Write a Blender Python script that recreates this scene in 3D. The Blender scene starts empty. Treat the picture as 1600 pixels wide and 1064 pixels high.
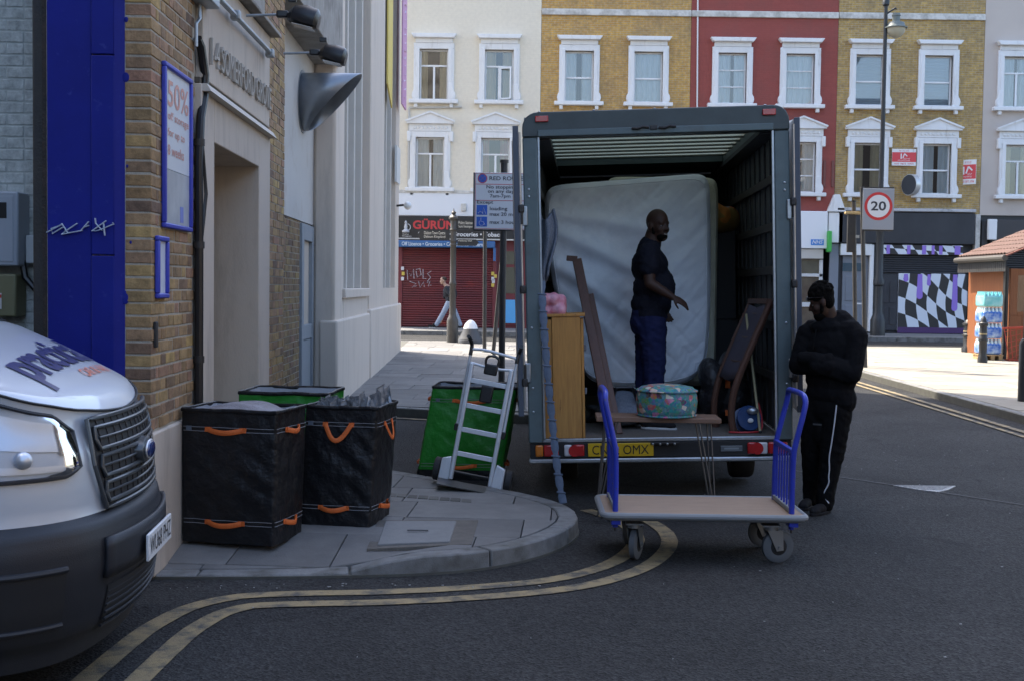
import bpy, bmesh, math, random
from mathutils import Vector, Matrix, Euler, noise
random.seed(7)
scene = bpy.context.scene
COL = scene.collection
R = math.radians

# ------------------------------------------------------------------ camera, sky, sun, exposure
EYE = Vector((0, 0, 1.75)); FPX = 1900.0
cam_data = bpy.data.cameras.new('camera'); cam = bpy.data.objects.new('camera', cam_data); COL.objects.link(cam)
cam_data.sensor_width = 36; cam_data.lens = FPX / 1600 * 36; cam_data.clip_start = 0.1; cam_data.clip_end = 600
CAMROT = Matrix.Rotation(R(90 - 2.5), 3, 'X') @ Matrix.Rotation(R(0.75), 3, 'Z')
cam.matrix_world = Matrix.Translation(EYE) @ CAMROT.to_4x4()
cam_data.dof.use_dof = True; cam_data.dof.focus_distance = 10.0; cam_data.dof.aperture_fstop = 9.0
scene.camera = cam

SUN_EL = R(55); SUN_DIR = Vector((-0.73, 0.68, 0)).normalized()      # the sun stands ahead to the left, behind the tall corner building
world = bpy.data.worlds.new('World'); scene.world = world; world.use_nodes = True
nt = world.node_tree; nt.nodes.clear()
out = nt.nodes.new('ShaderNodeOutputWorld'); bg = nt.nodes.new('ShaderNodeBackground'); sky = nt.nodes.new('ShaderNodeTexSky')
sky.sky_type = 'NISHITA'; sky.sun_disc = False; sky.sun_elevation = SUN_EL
sky.sun_rotation = math.atan2(SUN_DIR.x, SUN_DIR.y)
sky.air_density = 1.0; sky.dust_density = 3.0; sky.ozone_density = 1.0
bg.inputs['Strength'].default_value = 0.13
nt.links.new(sky.outputs[0], bg.inputs[0]); nt.links.new(bg.outputs[0], out.inputs[0])
sun_data = bpy.data.lights.new('sun', 'SUN'); sun = bpy.data.objects.new('sun', sun_data); COL.objects.link(sun)
sun_data.energy = 2.6; sun_data.angle = R(0.5); sun_data.color = (1.0, 0.91, 0.76)
to_sun = Vector((SUN_DIR.x * math.cos(SUN_EL), SUN_DIR.y * math.cos(SUN_EL), math.sin(SUN_EL)))
sun.rotation_euler = to_sun.to_track_quat('Z', 'Y').to_euler(); sun.location = (0, 0, 40)
scene.view_settings.view_transform = 'Standard'; scene.view_settings.look = 'None'
scene.view_settings.gamma = 1; scene.view_settings.use_curve_mapping = False
scene.view_settings.exposure = 2.15
scene.render.engine = 'CYCLES'

# ------------------------------------------------------------------ helpers
def at(px, py, Y):
    d = CAMROT @ Vector(((px - 800) / FPX, -(py - 532) / FPX, -1)); return EYE + d * (Y / d.y)
def lin(c):
    return tuple(((x / 255) / 12.92 if x / 255 <= 0.04045 else ((x / 255 + 0.055) / 1.055) ** 2.4) for x in c)
MATS = {}
def mat(name, col, rough=0.6, metal=0.0, col2=None, scale=6.0, mix=0.5, bump=0.0, bscale=60.0, spec=0.5, rand=0.0, coat=0.0,
        stretch=None, dirt=None, dscale=1.5, dlo=0.5, dhi=0.7, sheen=0.0, bdist=0.01, detail=6):
    """procedural principled material: two colours mixed by noise, optional dirt layer, per-object brightness, bump"""
    if name in MATS: return MATS[name]
    m = bpy.data.materials.new(name); m.use_nodes = True; n = m.node_tree.nodes; L = m.node_tree.links
    b = n['Principled BSDF']; b.inputs['Roughness'].default_value = rough; b.inputs['Metallic'].default_value = metal
    b.inputs['Specular IOR Level'].default_value = spec
    if coat: b.inputs['Coat Weight'].default_value = coat; b.inputs['Coat Roughness'].default_value = 0.05
    if sheen: b.inputs['Sheen Weight'].default_value = sheen
    tc = n.new('ShaderNodeTexCoord'); vec = tc.outputs['Object']
    if stretch:
        mp = n.new('ShaderNodeMapping'); mp.inputs['Scale'].default_value = stretch; L.new(vec, mp.inputs[0]); vec = mp.outputs[0]
    c4 = (*col, 1); colout = None
    if col2 is not None:
        nz = n.new('ShaderNodeTexNoise'); nz.inputs['Scale'].default_value = scale; nz.inputs['Detail'].default_value = detail
        nz.inputs['Roughness'].default_value = 0.65; L.new(vec, nz.inputs['Vector'])
        rp = n.new('ShaderNodeValToRGB'); rp.color_ramp.elements[0].position = mix - 0.18; rp.color_ramp.elements[1].position = mix + 0.18
        rp.color_ramp.elements[0].color = c4; rp.color_ramp.elements[1].color = (*col2, 1)
        L.new(nz.outputs[0], rp.inputs[0]); colout = rp.outputs[0]
    if dirt is not None:
        nz = n.new('ShaderNodeTexNoise'); nz.inputs['Scale'].default_value = dscale; nz.inputs['Detail'].default_value = 8
        nz.inputs['Roughness'].default_value = 0.7; L.new(vec, nz.inputs['Vector'])
        mr = n.new('ShaderNodeMapRange'); mr.inputs[1].default_value = dlo; mr.inputs[2].default_value = dhi; L.new(nz.outputs[0], mr.inputs[0])
        mx = n.new('ShaderNodeMixRGB'); L.new(mr.outputs[0], mx.inputs[0])
        if colout: L.new(colout, mx.inputs[1])
        else: mx.inputs[1].default_value = c4
        mx.inputs[2].default_value = (*dirt, 1); colout = mx.outputs[0]
    if rand:
        oi = n.new('ShaderNodeObjectInfo'); mr = n.new('ShaderNodeMapRange'); L.new(oi.outputs['Random'], mr.inputs[0])
        mr.inputs[3].default_value = 1 - rand; mr.inputs[4].default_value = 1 + rand
        hs = n.new('ShaderNodeHueSaturation'); L.new(mr.outputs[0], hs.inputs['Value'])
        if colout: L.new(colout, hs.inputs['Color'])
        else: hs.inputs['Color'].default_value = c4
        colout = hs.outputs[0]
    if colout: L.new(colout, b.inputs['Base Color'])
    else: b.inputs['Base Color'].default_value = c4
    if bump:
        nb = n.new('ShaderNodeTexNoise'); nb.inputs['Scale'].default_value = bscale; nb.inputs['Detail'].default_value = 5; L.new(vec, nb.inputs['Vector'])
        bp = n.new('ShaderNodeBump'); bp.inputs['Strength'].default_value = bump; bp.inputs['Distance'].default_value = bdist
        L.new(nb.outputs[0], bp.inputs['Height']); L.new(bp.outputs[0], b.inputs['Normal'])
    MATS[name] = m; return m

class MB:
    """collects shapes, builds them as ONE mesh object"""
    def __init__(s): s.v = []; s.f = []; s.m = []
    def add(s, vs, fs, mi=0):
        o = len(s.v); s.v += [tuple(p) for p in vs]; s.f += [tuple(i + o for i in f) for f in fs]; s.m += [mi] * len(fs); return s
    def box(s, x0, x1, y0, y1, z0, z1, mi=0):
        return s.add([(x0,y0,z0),(x1,y0,z0),(x1,y1,z0),(x0,y1,z0),(x0,y0,z1),(x1,y0,z1),(x1,y1,z1),(x0,y1,z1)],
                     [(0,3,2,1),(4,5,6,7),(0,1,5,4),(1,2,6,5),(2,3,7,6),(3,0,4,7)], mi)
    def obox(s, c, size, rot, mi=0):
        M = rot if isinstance(rot, Matrix) else Euler(rot).to_matrix(); h = Vector(size) / 2
        vs = [Vector(c) + M @ Vector((sx*h.x, sy*h.y, sz*h.z)) for sz in (-1,1) for sx, sy in ((-1,-1),(1,-1),(1,1),(-1,1))]
        return s.add(vs, [(0,3,2,1),(4,5,6,7),(0,1,5,4),(1,2,6,5),(2,3,7,6),(3,0,4,7)], mi)
    def bar(s, p0, p1, w, h, up=(0,0,1), mi=0):
        p0 = Vector(p0); p1 = Vector(p1); d = (p1 - p0).normalized(); u = Vector(up)
        if abs(d.dot(u)) > 0.99: u = Vector((1,0,0))
        a = d.cross(u).normalized(); b = a.cross(d).normalized()
        vs = [p + a*(sx*w/2) + b*(sy*h/2) for p in (p0, p1) for sx, sy in ((-1,-1),(1,-1),(1,1),(-1,1))]
        return s.add(vs, [(0,1,2,3),(7,6,5,4),(4,5,1,0),(5,6,2,1),(6,7,3,2),(7,4,0,3)], mi)
    def cyl(s, p0, p1, r0, r1=None, n=16, cap=True, mi=0):
        return s.tube([p0, p1], [r0, r0 if r1 is None else r1], n, cap=cap, mi=mi)
    def tube(s, pts, r, n=8, flat=1.0, up=None, cap=True, closed=False, mi=0):
        pts = [Vector(p) for p in pts]; N = len(pts); rs = r if isinstance(r, (list, tuple)) else [r] * N
        T = []
        for i in range(N):
            a = pts[(i-1) % N] if (closed or i > 0) else pts[i]; b = pts[(i+1) % N] if (closed or i < N-1) else pts[i]
            T.append((b - a).normalized())
        u = Vector(up) if up else Vector((0,0,1))
        if abs(T[0].dot(u)) > 0.95 and not up: u = Vector((1,0,0))
        a = (u - T[0] * u.dot(T[0])).normalized(); vs = []; fs = []
        for i in range(N):
            a = (a - T[i] * a.dot(T[i])); a = a.normalized() if a.length > 1e-6 else T[i].orthogonal().normalized(); b = T[i].cross(a)
            for k in range(n):
                t = 2*math.pi*k/n; vs.append(pts[i] + a*(math.cos(t)*rs[i]*flat) + b*(math.sin(t)*rs[i]))
        for i in range(N if closed else N-1):
            j = (i+1) % N
            for k in range(n): fs.append((i*n+k, i*n+(k+1)%n, j*n+(k+1)%n, j*n+k))
        if cap and not closed: fs.append(tuple(range(n-1,-1,-1))); fs.append(tuple((N-1)*n+k for k in range(n)))
        return s.add(vs, fs, mi)
    def lathe(s, prof, n=20, c=(0,0,0), mi=0, axis=None):
        A = axis.to_3x3() if axis is not None else Matrix.Identity(3); c = Vector(c); vs = []; fs = []
        for r, z in prof:
            for k in range(n):
                t = 2*math.pi*k/n; vs.append(c + A @ Vector((r*math.cos(t), r*math.sin(t), z)))
        for i in range(len(prof)-1):
            for k in range(n): fs.append((i*n+k, i*n+(k+1)%n, (i+1)*n+(k+1)%n, (i+1)*n+k))
        if prof[0] == prof[-1]: return s.add(vs, fs, mi)
        if prof[0][0] > 1e-5: fs.append(tuple(range(n-1,-1,-1)))
        if prof[-1][0] > 1e-5: fs.append(tuple((len(prof)-1)*n+k for k in range(n)))
        return s.add(vs, fs, mi)
    def prism(s, poly, z0, z1, mi=0, M=None):
        n = len(poly); f0 = z0 if callable(z0) else (lambda x, y: z0); f1 = z1 if callable(z1) else (lambda x, y: z1)
        vs = [Vector((x, y, f0(x, y))) for x, y in poly] + [Vector((x, y, f1(x, y))) for x, y in poly]
        if M is not None: vs = [M @ v for v in vs]
        return s.add(vs, [tuple(range(n-1,-1,-1)), tuple(range(n, 2*n))] + [(i, (i+1)%n, n+(i+1)%n, n+i) for i in range(n)], mi)
    def ell(s, c, r, rot=None, nu=14, nv=9, mi=0):
        A = (rot if isinstance(rot, Matrix) else Euler(rot).to_matrix()) if rot is not None else Matrix.Identity(3); c = Vector(c)
        if not isinstance(r, (tuple, list)): r = (r, r, r)
        vs = [c + A @ Vector((0,0,-r[2]))]; fs = []
        for i in range(1, nv):
            p = -math.pi/2 + math.pi*i/nv
            for k in range(nu):
                t = 2*math.pi*k/nu; vs.append(c + A @ Vector((r[0]*math.cos(p)*math.cos(t), r[1]*math.cos(p)*math.sin(t), r[2]*math.sin(p))))
        vs.append(c + A @ Vector((0,0,r[2])))
        for k in range(nu): fs.append((0, 1+(k+1)%nu, 1+k)); fs.append((len(vs)-1, 1+(nv-2)*nu+k, 1+(nv-2)*nu+(k+1)%nu))
        for i in range(nv-2):
            for k in range(nu): fs.append((1+i*nu+k, 1+i*nu+(k+1)%nu, 1+(i+1)*nu+(k+1)%nu, 1+(i+1)*nu+k))
        return s.add(vs, fs, mi)
    def cap(s, p0, r0, p1, r1, n=12):
        s.cyl(p0, p1, r0, r1, n); s.ell(p0, r0, None, n, 7); return s.ell(p1, r1, None, n, 7)
    def sheet(s, fn, nu, nv, mi=0):
        vs = [fn(i/nu, j/nv) for j in range(nv+1) for i in range(nu+1)]; W = nu+1
        return s.add(vs, [(j*W+i, j*W+i+1, (j+1)*W+i+1, (j+1)*W+i) for j in range(nv) for i in range(nu)], mi)
    def mesh(s, name, mats, smooth=False, ang=35):
        me = bpy.data.meshes.new(name); me.from_pydata(s.v, [], s.f)
        for m in (mats if isinstance(mats, (list, tuple)) else [mats]): me.materials.append(m)
        if any(s.m): me.polygons.foreach_set('material_index', s.m)
        me.validate(); me.update()
        if smooth:
            me.shade_smooth(); me.set_sharp_from_angle(angle=R(ang))
        return me
    def build(s, name, mats, parent=None, bevel=0.0, smooth=False, ang=35, loc=None, seg=2, solid=0, sub=0):
        o = bpy.data.objects.new(name, s.mesh(name, mats, smooth or bevel > 0, ang)); COL.objects.link(o)
        if parent: o.parent = parent
        if loc: o.location = loc
        if solid: md = o.modifiers.new('thickness', 'SOLIDIFY'); md.thickness = solid; md.offset = 0
        if sub: md = o.modifiers.new('subdivision', 'SUBSURF'); md.levels = md.render_levels = sub
        if bevel:
            md = o.modifiers.new('bevel', 'BEVEL'); md.width = bevel; md.segments = seg; md.limit_method = 'ANGLE'; md.angle_limit = R(40)
            md.harden_normals = False
        return o

def tag(o, label=None, cat=None, group=None, kind=None):
    if label: o['label'] = label
    if cat: o['category'] = cat
    if group: o['group'] = group
    if kind: o['kind'] = kind
    return o
def thing(name, label, cat, loc=(0,0,0), rot=(0,0,0), group=None):
    o = bpy.data.objects.new(name, None); o.empty_display_size = 0.2; COL.objects.link(o)
    o.location = loc; o.rotation_euler = rot; return tag(o, label, cat, group)
def share(src, parent, loc, rot=None, scale=None):
    c = src.copy(); COL.objects.link(c); c.parent = parent; c.location = loc
    if rot is not None: c.rotation_euler = rot
    if scale is not None: c.scale = scale
    return c
def copy_tree(o, parent=None):
    c = o.copy(); COL.objects.link(c); c.parent = parent
    for ch in list(o.children): copy_tree(ch, c)
    return c
def baked(obj):
    COL.objects.link(obj); dg = bpy.context.evaluated_depsgraph_get(); dg.update()
    me = bpy.data.meshes.new_from_object(obj.evaluated_get(dg), depsgraph=dg)
    return me
def blob(name, mb, material, parent=None, vox=0.012, smooth=6, fold=0.0, fs=(9,9,14)):
    """many overlapping solids melted into one continuous skin"""
    t = bpy.data.objects.new('melt', mb.mesh('melt', material))
    r = t.modifiers.new('r', 'REMESH'); r.mode = 'VOXEL'; r.voxel_size = vox
    s = t.modifiers.new('s', 'SMOOTH'); s.factor = 0.5; s.iterations = smooth
    me = baked(t); old = t.data; bpy.data.objects.remove(t); bpy.data.meshes.remove(old)
    if fold:
        nn = [v.normal.copy() for v in me.vertices]
        for v, q in zip(me.vertices, nn):
            p = v.co; a = noise.noise(Vector((p.x*fs[0] + p.z*5, p.y*fs[1], p.z*fs[2] + p.x*6))); b = noise.noise(Vector((p.x*fs[0]*2.1 - p.z*7, p.y*fs[1]*2, p.z*fs[2]*1.6)))
            v.co = p + q * (fold * ((1 - 2.2*abs(a)) + .5*(1 - 2*abs(b)) - .5))
    me.name = name; me.materials.clear(); me.materials.append(material); me.shade_smooth()
    o = bpy.data.objects.new(name, me); COL.objects.link(o); o.parent = parent; return o
def text(name, s, origin, xdir, updir, material, parent=None, height=None, width=None, depth=0.0, align='LEFT', bold=0.0, warp=None):
    cu = bpy.data.curves.new(name, 'FONT'); cu.body = s; cu.align_x = align; cu.resolution_u = 3; cu.offset = bold
    t = bpy.data.objects.new(name, cu); me = baked(t); bpy.data.objects.remove(t); bpy.data.curves.remove(cu)
    xs = [v.co.x for v in me.vertices]; ys = [v.co.y for v in me.vertices]
    sy = height / (max(ys) - min(ys)) if height else None; sx = width / (max(xs) - min(xs)) if width else None
    sx = sx or sy; sy = sy or sx
    X = Vector(xdir).normalized(); U = Vector(updir).normalized(); Nn = X.cross(U); O = Vector(origin); y0 = min(ys); x0 = min(xs) if align == 'LEFT' else 0
    for v in me.vertices:
        v.co = O + X * ((v.co.x - x0) * sx) + U * ((v.co.y - y0) * sy)
        if warp: v.co = warp(v.co)
    me.materials.clear(); me.materials.append(material)
    o = bpy.data.objects.new(name, me); COL.objects.link(o); o.parent = parent
    if depth:
        md = o.modifiers.new('depth', 'SOLIDIFY'); md.thickness = depth; md.offset = 1
    return o
def clip(poly, conv):
    """clip polygon by a convex counter-clockwise polygon"""
    for i in range(len(conv)):
        a = conv[i]; b = conv[(i+1) % len(conv)]; out = []
        ins = lambda p: (b[0]-a[0])*(p[1]-a[1]) - (b[1]-a[1])*(p[0]-a[0]) >= 0
        for j in range(len(poly)):
            p = poly[j]; q = poly[(j+1) % len(poly)]; ip, iq = ins(p), ins(q)
            if ip: out.append(p)
            if ip != iq:
                d1 = (b[0]-a[0])*(p[1]-a[1]) - (b[1]-a[1])*(p[0]-a[0]); d2 = (b[0]-a[0])*(q[1]-a[1]) - (b[1]-a[1])*(q[0]-a[0])
                t = d1 / (d1 - d2); out.append((p[0]+(q[0]-p[0])*t, p[1]+(q[1]-p[1])*t))
        poly = out
        if len(poly) < 3: return []
    return poly
def area(p): return abs(sum(p[i][0]*p[(i+1)%len(p)][1] - p[(i+1)%len(p)][0]*p[i][1] for i in range(len(p)))) / 2
def resample(path, step):
    pts = [Vector((*p, 0)) if len(p) == 2 else Vector(p) for p in path]; out = [pts[0]]; acc = 0; last = pts[0]
    for q in pts[1:]:
        while (q - last).length >= step - acc:
            d = (q - last).normalized(); last = last + d * (step - acc); acc = 0; out.append(last.copy())
        acc += (q - last).length; last = q
    if (out[-1] - pts[-1]).length > step * 0.3: out.append(pts[-1])
    else: out[-1] = pts[-1]
    return out
def smoothpath(pts, n=3):
    for _ in range(n):
        q = [pts[0]]
        for a, b in zip(pts, pts[1:]):
            q.append(tuple(x*0.75 + y*0.25 for x, y in zip(a, b))); q.append(tuple(x*0.25 + y*0.75 for x, y in zip(a, b)))
        q.append(pts[-1]); pts = q
    return pts
def sstep(t): t = max(0, min(1, t)); return t*t*(3-2*t)
def gz(y): return 0.2 * max(0, min(1, (y - 13) / 26))
# ------------------------------------------------------------------ ground, kerbs, paving
def asphaltmat():
    m = bpy.data.materials.new('asphalt'); m.use_nodes = True; n = m.node_tree.nodes; L = m.node_tree.links; b = n['Principled BSDF']; b.inputs['Roughness'].default_value = .9; b.inputs['Specular IOR Level'].default_value = .25
    tc = n.new('ShaderNodeTexCoord'); V = tc.outputs['Object']
    def nz(scale, detail=6, rough=.6, dist=0):
        k = n.new('ShaderNodeTexNoise'); k.inputs['Scale'].default_value = scale; k.inputs['Detail'].default_value = detail; k.inputs['Roughness'].default_value = rough; k.inputs['Distortion'].default_value = dist; L.new(V, k.inputs['Vector']); return k.outputs[0]
    def ramp(src, a, c, lo, hi):
        r = n.new('ShaderNodeMapRange'); r.inputs[1].default_value = a; r.inputs[2].default_value = c; r.inputs[3].default_value = lo; r.inputs[4].default_value = hi; L.new(src, r.inputs[0]); return r.outputs[0]
    def mul(a, c):
        k = n.new('ShaderNodeMath'); k.operation = 'MULTIPLY'; L.new(a, k.inputs[0]); L.new(c, k.inputs[1]); return k.outputs[0]
    v1 = n.new('ShaderNodeTexVoronoi'); v1.inputs['Scale'].default_value = 75; L.new(V, v1.inputs['Vector']); sc = n.new('ShaderNodeSeparateColor'); L.new(v1.outputs['Color'], sc.inputs[0])
    grain = ramp(sc.outputs[0], 0, 1, .45, 1.55)                                         # single chippings
    fine = ramp(nz(28), .3, .7, .75, 1.25); big = ramp(nz(.55, 8, .65, .6), .35, .68, .72, 1.22); oil = ramp(nz(1.3, 3, .5, 1.2), .63, .72, 1, .6)
    vc = n.new('ShaderNodeTexVoronoi'); vc.feature = 'DISTANCE_TO_EDGE'; vc.inputs['Scale'].default_value = .55
    wob = n.new('ShaderNodeTexNoise'); wob.inputs['Scale'].default_value = 2.2; wob.inputs['Detail'].default_value = 8; L.new(V, wob.inputs['Vector']); ad = n.new('ShaderNodeMixRGB'); ad.inputs[0].default_value = .22; L.new(V, ad.inputs[1]); L.new(wob.outputs['Color'], ad.inputs[2]); L.new(ad.outputs[0], vc.inputs['Vector'])
    ck = ramp(vc.outputs[0], .0, .006, 1, 0); msk = ramp(nz(.35), .52, .6, 0, 1); cr = ramp(mul(ck, msk), 0, 1, 1, .35)
    f = mul(mul(mul(mul(grain, fine), big), oil), cr); cm = n.new('ShaderNodeMixRGB'); cm.blend_type = 'MULTIPLY'; cm.inputs[0].default_value = 1; cm.inputs[1].default_value = (.029,.029,.029,1); L.new(f, cm.inputs[2]); L.new(cm.outputs[0], b.inputs['Base Color'])
    bp = n.new('ShaderNodeBump'); bp.inputs['Strength'].default_value = .8; bp.inputs['Distance'].default_value = .008; L.new(v1.outputs['Distance'], bp.inputs['Height']); L.new(bp.outputs[0], b.inputs['Normal'])
    MATS['asphalt'] = m; return m
M_asphalt = asphaltmat()
M_slab = mat('paving_stone', (.135,.132,.128), .85, col2=(.18,.175,.168), scale=4, bump=.35, bscale=90, rand=.16, dirt=(.12,.115,.11), dscale=2.2, dlo=.5, dhi=.75)
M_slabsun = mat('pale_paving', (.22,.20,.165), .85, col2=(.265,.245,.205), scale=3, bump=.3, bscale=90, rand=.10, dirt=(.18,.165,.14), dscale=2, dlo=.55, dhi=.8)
M_kerb = mat('granite_kerb', (.15,.15,.148), .8, col2=(.21,.21,.205), scale=40, bump=.4, bscale=120, rand=.12, dirt=(.065,.062,.05), dscale=5, dlo=.46, dhi=.68)
M_bed = mat('paving_joint', (.07,.068,.06), .95, col2=(.10,.10,.085), scale=9)
M_yel = mat('yellow_road_paint', (.30,.225,.11), .8, col2=(.21,.165,.095), scale=9, bump=.6, bscale=140, dirt=(.07,.065,.055), dscale=6, dlo=.47, dhi=.62, bdist=.01)
M_white_line = mat('white_road_paint', (.6,.6,.57), .8, dirt=(.12,.12,.12), dscale=30, dlo=.5, dhi=.62)
ys = [-80, 0, 6, 13] + [13 + i*2 for i in range(1, 14)] + [60, 250]
g = MB(); xs = [-200, -12, -4, 0, 4, 8, 14, 30, 200]
g.add([(x, y, gz(y)) for y in ys for x in xs], [(j*9+i, j*9+i+1, (j+1)*9+i+1, (j+1)*9+i) for j in range(len(ys)-1) for i in range(8)])
road = tag(g.build('road', M_asphalt), 'dark worn asphalt of the side street and main road', 'road', kind='structure')

def ribbon(name, path, off, w, material, z=.006, parent=None, step=.12):
    pts = resample(path, step); mb = MB(); vs = []
    for i, p in enumerate(pts):
        t = (pts[min(i+1, len(pts)-1)] - pts[max(i-1, 0)]).normalized(); nrm = Vector((-t.y, t.x, 0)); wob = .006 * noise.noise(p * 7)
        for o in (off - w/2 + wob, off + w/2 + wob*.5):
            q = p + nrm * o; vs.append((q.x, q.y, gz(q.y) + z))
    mb.add(vs, [(2*i, 2*i+1, 2*i+3, 2*i+2) for i in range(len(pts)-1)])
    return mb.build(name, material, parent or road)
def kerb(parent, path, ztop, width=.15, length=.9, depth=.1):
    """kerb stones along a path; the road lies on the right hand of the path"""
    pts = resample(path, length / 4)
    for k in range(0, len(pts) - 1, 4):
        seg = pts[k:k+5]
        if len(seg) < 2: continue
        vs = []; mb = MB(); n = len(seg)
        for i, p in enumerate(seg):
            j = k + i; t = (pts[min(j+1, len(pts)-1)] - pts[max(j-1, 0)]).normalized(); nr = Vector((-t.y, t.x, 0))
            q = p + t * (.006 if i == 0 else (-.006 if i == n-1 else 0)); r = q + nr * width; zt = ztop(q.x, q.y)
            vs += [(q.x, q.y, gz(q.y) - depth), (q.x + nr.x*.012, q.y + nr.y*.012, zt), (r.x, r.y, ztop(r.x, r.y) - .001), (r.x, r.y, gz(q.y) - depth)]
        fs = [(0,1,2,3), tuple((n-1)*4 + i for i in (3,2,1,0))]
        for i in range(n-1):
            a = i*4
            for e in range(4): f = (e+1) % 4; fs.append((a+e, a+4+e, a+4+f, a+f))
        mb.add(vs, fs); mb.build('kerb_stone', M_kerb, parent, bevel=.012)
def paving(parent, poly, zf, lx, ly, material, origin=(0,0), ang=0.0, gap=.008, minarea=.01, keep=None, jitter=.0025):
    ca, sa = math.cos(ang), math.sin(ang); n = 0
    loc = [(ca*x + sa*y, -sa*x + ca*y) for x, y in poly]
    x0, x1 = min(p[0] for p in loc), max(p[0] for p in loc); y0, y1 = min(p[1] for p in loc), max(p[1] for p in loc)
    j = math.floor((y0 - origin[1]) / ly)
    while origin[1] + j*ly < y1:
        yy = origin[1] + j*ly; rr = random.Random(j*13+5); x = x0 - rr.random()*lx
        while x < x1:
            l = lx * rr.choice((.75, 1, 1, 1.2)); a = gap/2
            q = clip([(x+a, yy+a), (x+l-a, yy+a), (x+l-a, yy+ly-a), (x+a, yy+ly-a)], loc)
            if len(q) >= 3 and area(q) > minarea:
                w = [(ca*px - sa*py, sa*px + ca*py) for px, py in q]; cx = sum(p[0] for p in w)/len(w); cy = sum(p[1] for p in w)/len(w)
                if keep is None or keep(cx, cy):
                    dz = rr.uniform(-jitter, jitter); tx, ty = rr.uniform(-.004,.004), rr.uniform(-.004,.004)
                    mb = MB().prism(w, lambda px, py: zf(px, py) - .05, lambda px, py: zf(px, py) + dz + tx*(px-cx) + ty*(py-cy))
                    mb.build('paving_slab', material, parent, bevel=.004, seg=1); n += 1
            x += l
        j += 1
    return n
WA, WB = -1.914, -.0267                                             # the long wall: x = WA + WB*y
def wx(y): return WA + WB*y
# --- rounded corner pavement
def zt(x, y): return .118 - .092 * sstep((-.55 - x)/.5) * sstep((8.0 - y)/.8)
corner = [(-2.75,7.10),(-1.99,7.12),(-1.5,7.15),(-.98,7.21),(-.56,7.28),(-.16,7.43),(.20,7.78),(.44,8.26),(.52,8.72),(.44,9.15),(.24,9.5),(0,9.77),(-.5,10.25),(-1.18,10.9),(-1.7,11.3),(-2.3,11.62)]
corner_s = smoothpath(corner, 2)
pv = tag(MB().prism(corner_s, -.05, lambda x, y: .016).build('pavement', M_bed), 'rounded corner pavement of grey flagstones at the brick wall', 'pavement', kind='structure')
kerb(pv, corner_s, zt)
inner = []
cs = [Vector((*p, 0)) for p in corner_s]
for i, p in enumerate(cs):
    t = (cs[min(i+1, len(cs)-1)] - cs[max(i-1, 0)]).normalized(); q = p + Vector((-t.y, t.x, 0))*.158; inner.append((q.x, q.y))
hull = [(-2.7, 7.255)] + [p for i, p in enumerate(inner) if i % 2 == 1 and p[0] > -1.9] + [(-2.4, 11.5)]
paving(pv, hull, zt, .85, .62, M_slab, origin=(0, 7.27), ang=-.05)
# utility cover set into the flags
cov = MB().prism([(-.90,7.62),(-.24,7.66),(-.22,8.44),(-.92,8.40)], lambda x, y: zt(x,y)-.03, lambda x, y: zt(x,y)+.006)
cf = cov.build('cover_frame', mat('cover_mortar', (.10,.09,.078), .9, col2=(.14,.125,.108), scale=9, bump=.4), pv, bevel=.004)
MB().prism([(-.84,7.68),(-.38,7.71),(-.37,8.38),(-.86,8.35)], lambda x, y: zt(x,y)-.02, lambda x, y: zt(x,y)+.011).build('cover_plate', mat('concrete_plate', (.18,.18,.178), .85, col2=(.21,.21,.205), scale=12, bump=.25), cf, bevel=.006)
MB().box(-.68,-.54,8.02,8.035,.128,.134).build('lifting_slot', mat('slot_dark', (.08,.08,.08), .8), cf)
# small broken sett strip beside the hand truck
for i in range(9):
    x = -1.05 + i*.085
    MB().prism([(x, 9.42-.03*i), (x+.078, 9.40-.03*i), (x+.075, 9.53-.03*i), (x, 9.55-.03*i)], .08, .124 + random.uniform(-.002,.003)).build('sett', mat('dark_sett', (.10,.095,.085), .9, rand=.3, bump=.5), pv, bevel=.005)
# --- left pavement along the stucco building
def zl(x, y): return gz(y) + .118
left_poly = [(-2.36,16.3),(-1.65,16.13),(.04,15.47),(.75,15.5),(1.05,16.2),(1.25,20),(1.55,31.5),(1.2,32.6),(.6,33.0),(-12,33.0),(-12,28.45),(-2.72,28.45)]
plc = [(-2.36,16.3),(-1.65,16.13),(.04,15.47),(.75,15.5),(1.05,16.2),(1.25,20),(1.55,31.5),(1.2,32.6),(.6,33.0),(-2.84,33.0)]
pl = tag(MB().prism(left_poly, -.05, lambda x, y: zl(x,y)-.012).build('pavement', M_bed), 'long flagstone pavement beside the cream stucco wall', 'pavement', kind='structure')
kerb(pl, plc[:-1] + [(-12, 33.0)], zl, length=1.0)
plin = [(-2.4,16.48),(-1.62,16.29),(.07,15.64),(.66,15.68),(.89,16.25),(1.09,20),(1.39,31.45),(1.1,32.5),(.55,32.84),(-2.78,32.84)]
paving(pl, plin, zl, .95, .75, M_slab, origin=(0, 15.7), ang=-.03)
# --- right pavement, sunlit beyond the shadow line
rp = [(6.84,13),(40,13),(40,33.2),(8.4,33.2),(7.3,32.6),(6.84,31.2)]
pr = tag(MB().box(6.85,40,-6,13,-.05,.106).prism(rp, -.05, lambda x, y: gz(y)+.106).build('pavement', M_bed), 'wide pale pavement with straight kerb before the market hut', 'pavement', kind='structure')
kp = smoothpath([(40,33.2),(8.6,33.2),(7.1,32.7),(6.84,31.0),(6.84,23),(6.84,8)], 2)
kerb(pr, [p for p in kp if p[0] < 17], lambda x, y: gz(y)+.118, length=1.0)
paving(pr, [(7.0,11),(16,11),(16,33.03),(8.6,33.03),(7.4,32.4),(7.0,31.1)], zl, 1.05, .82, M_slabsun, origin=(0,11), keep=lambda x, y: x < .46*y + .4)
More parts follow.
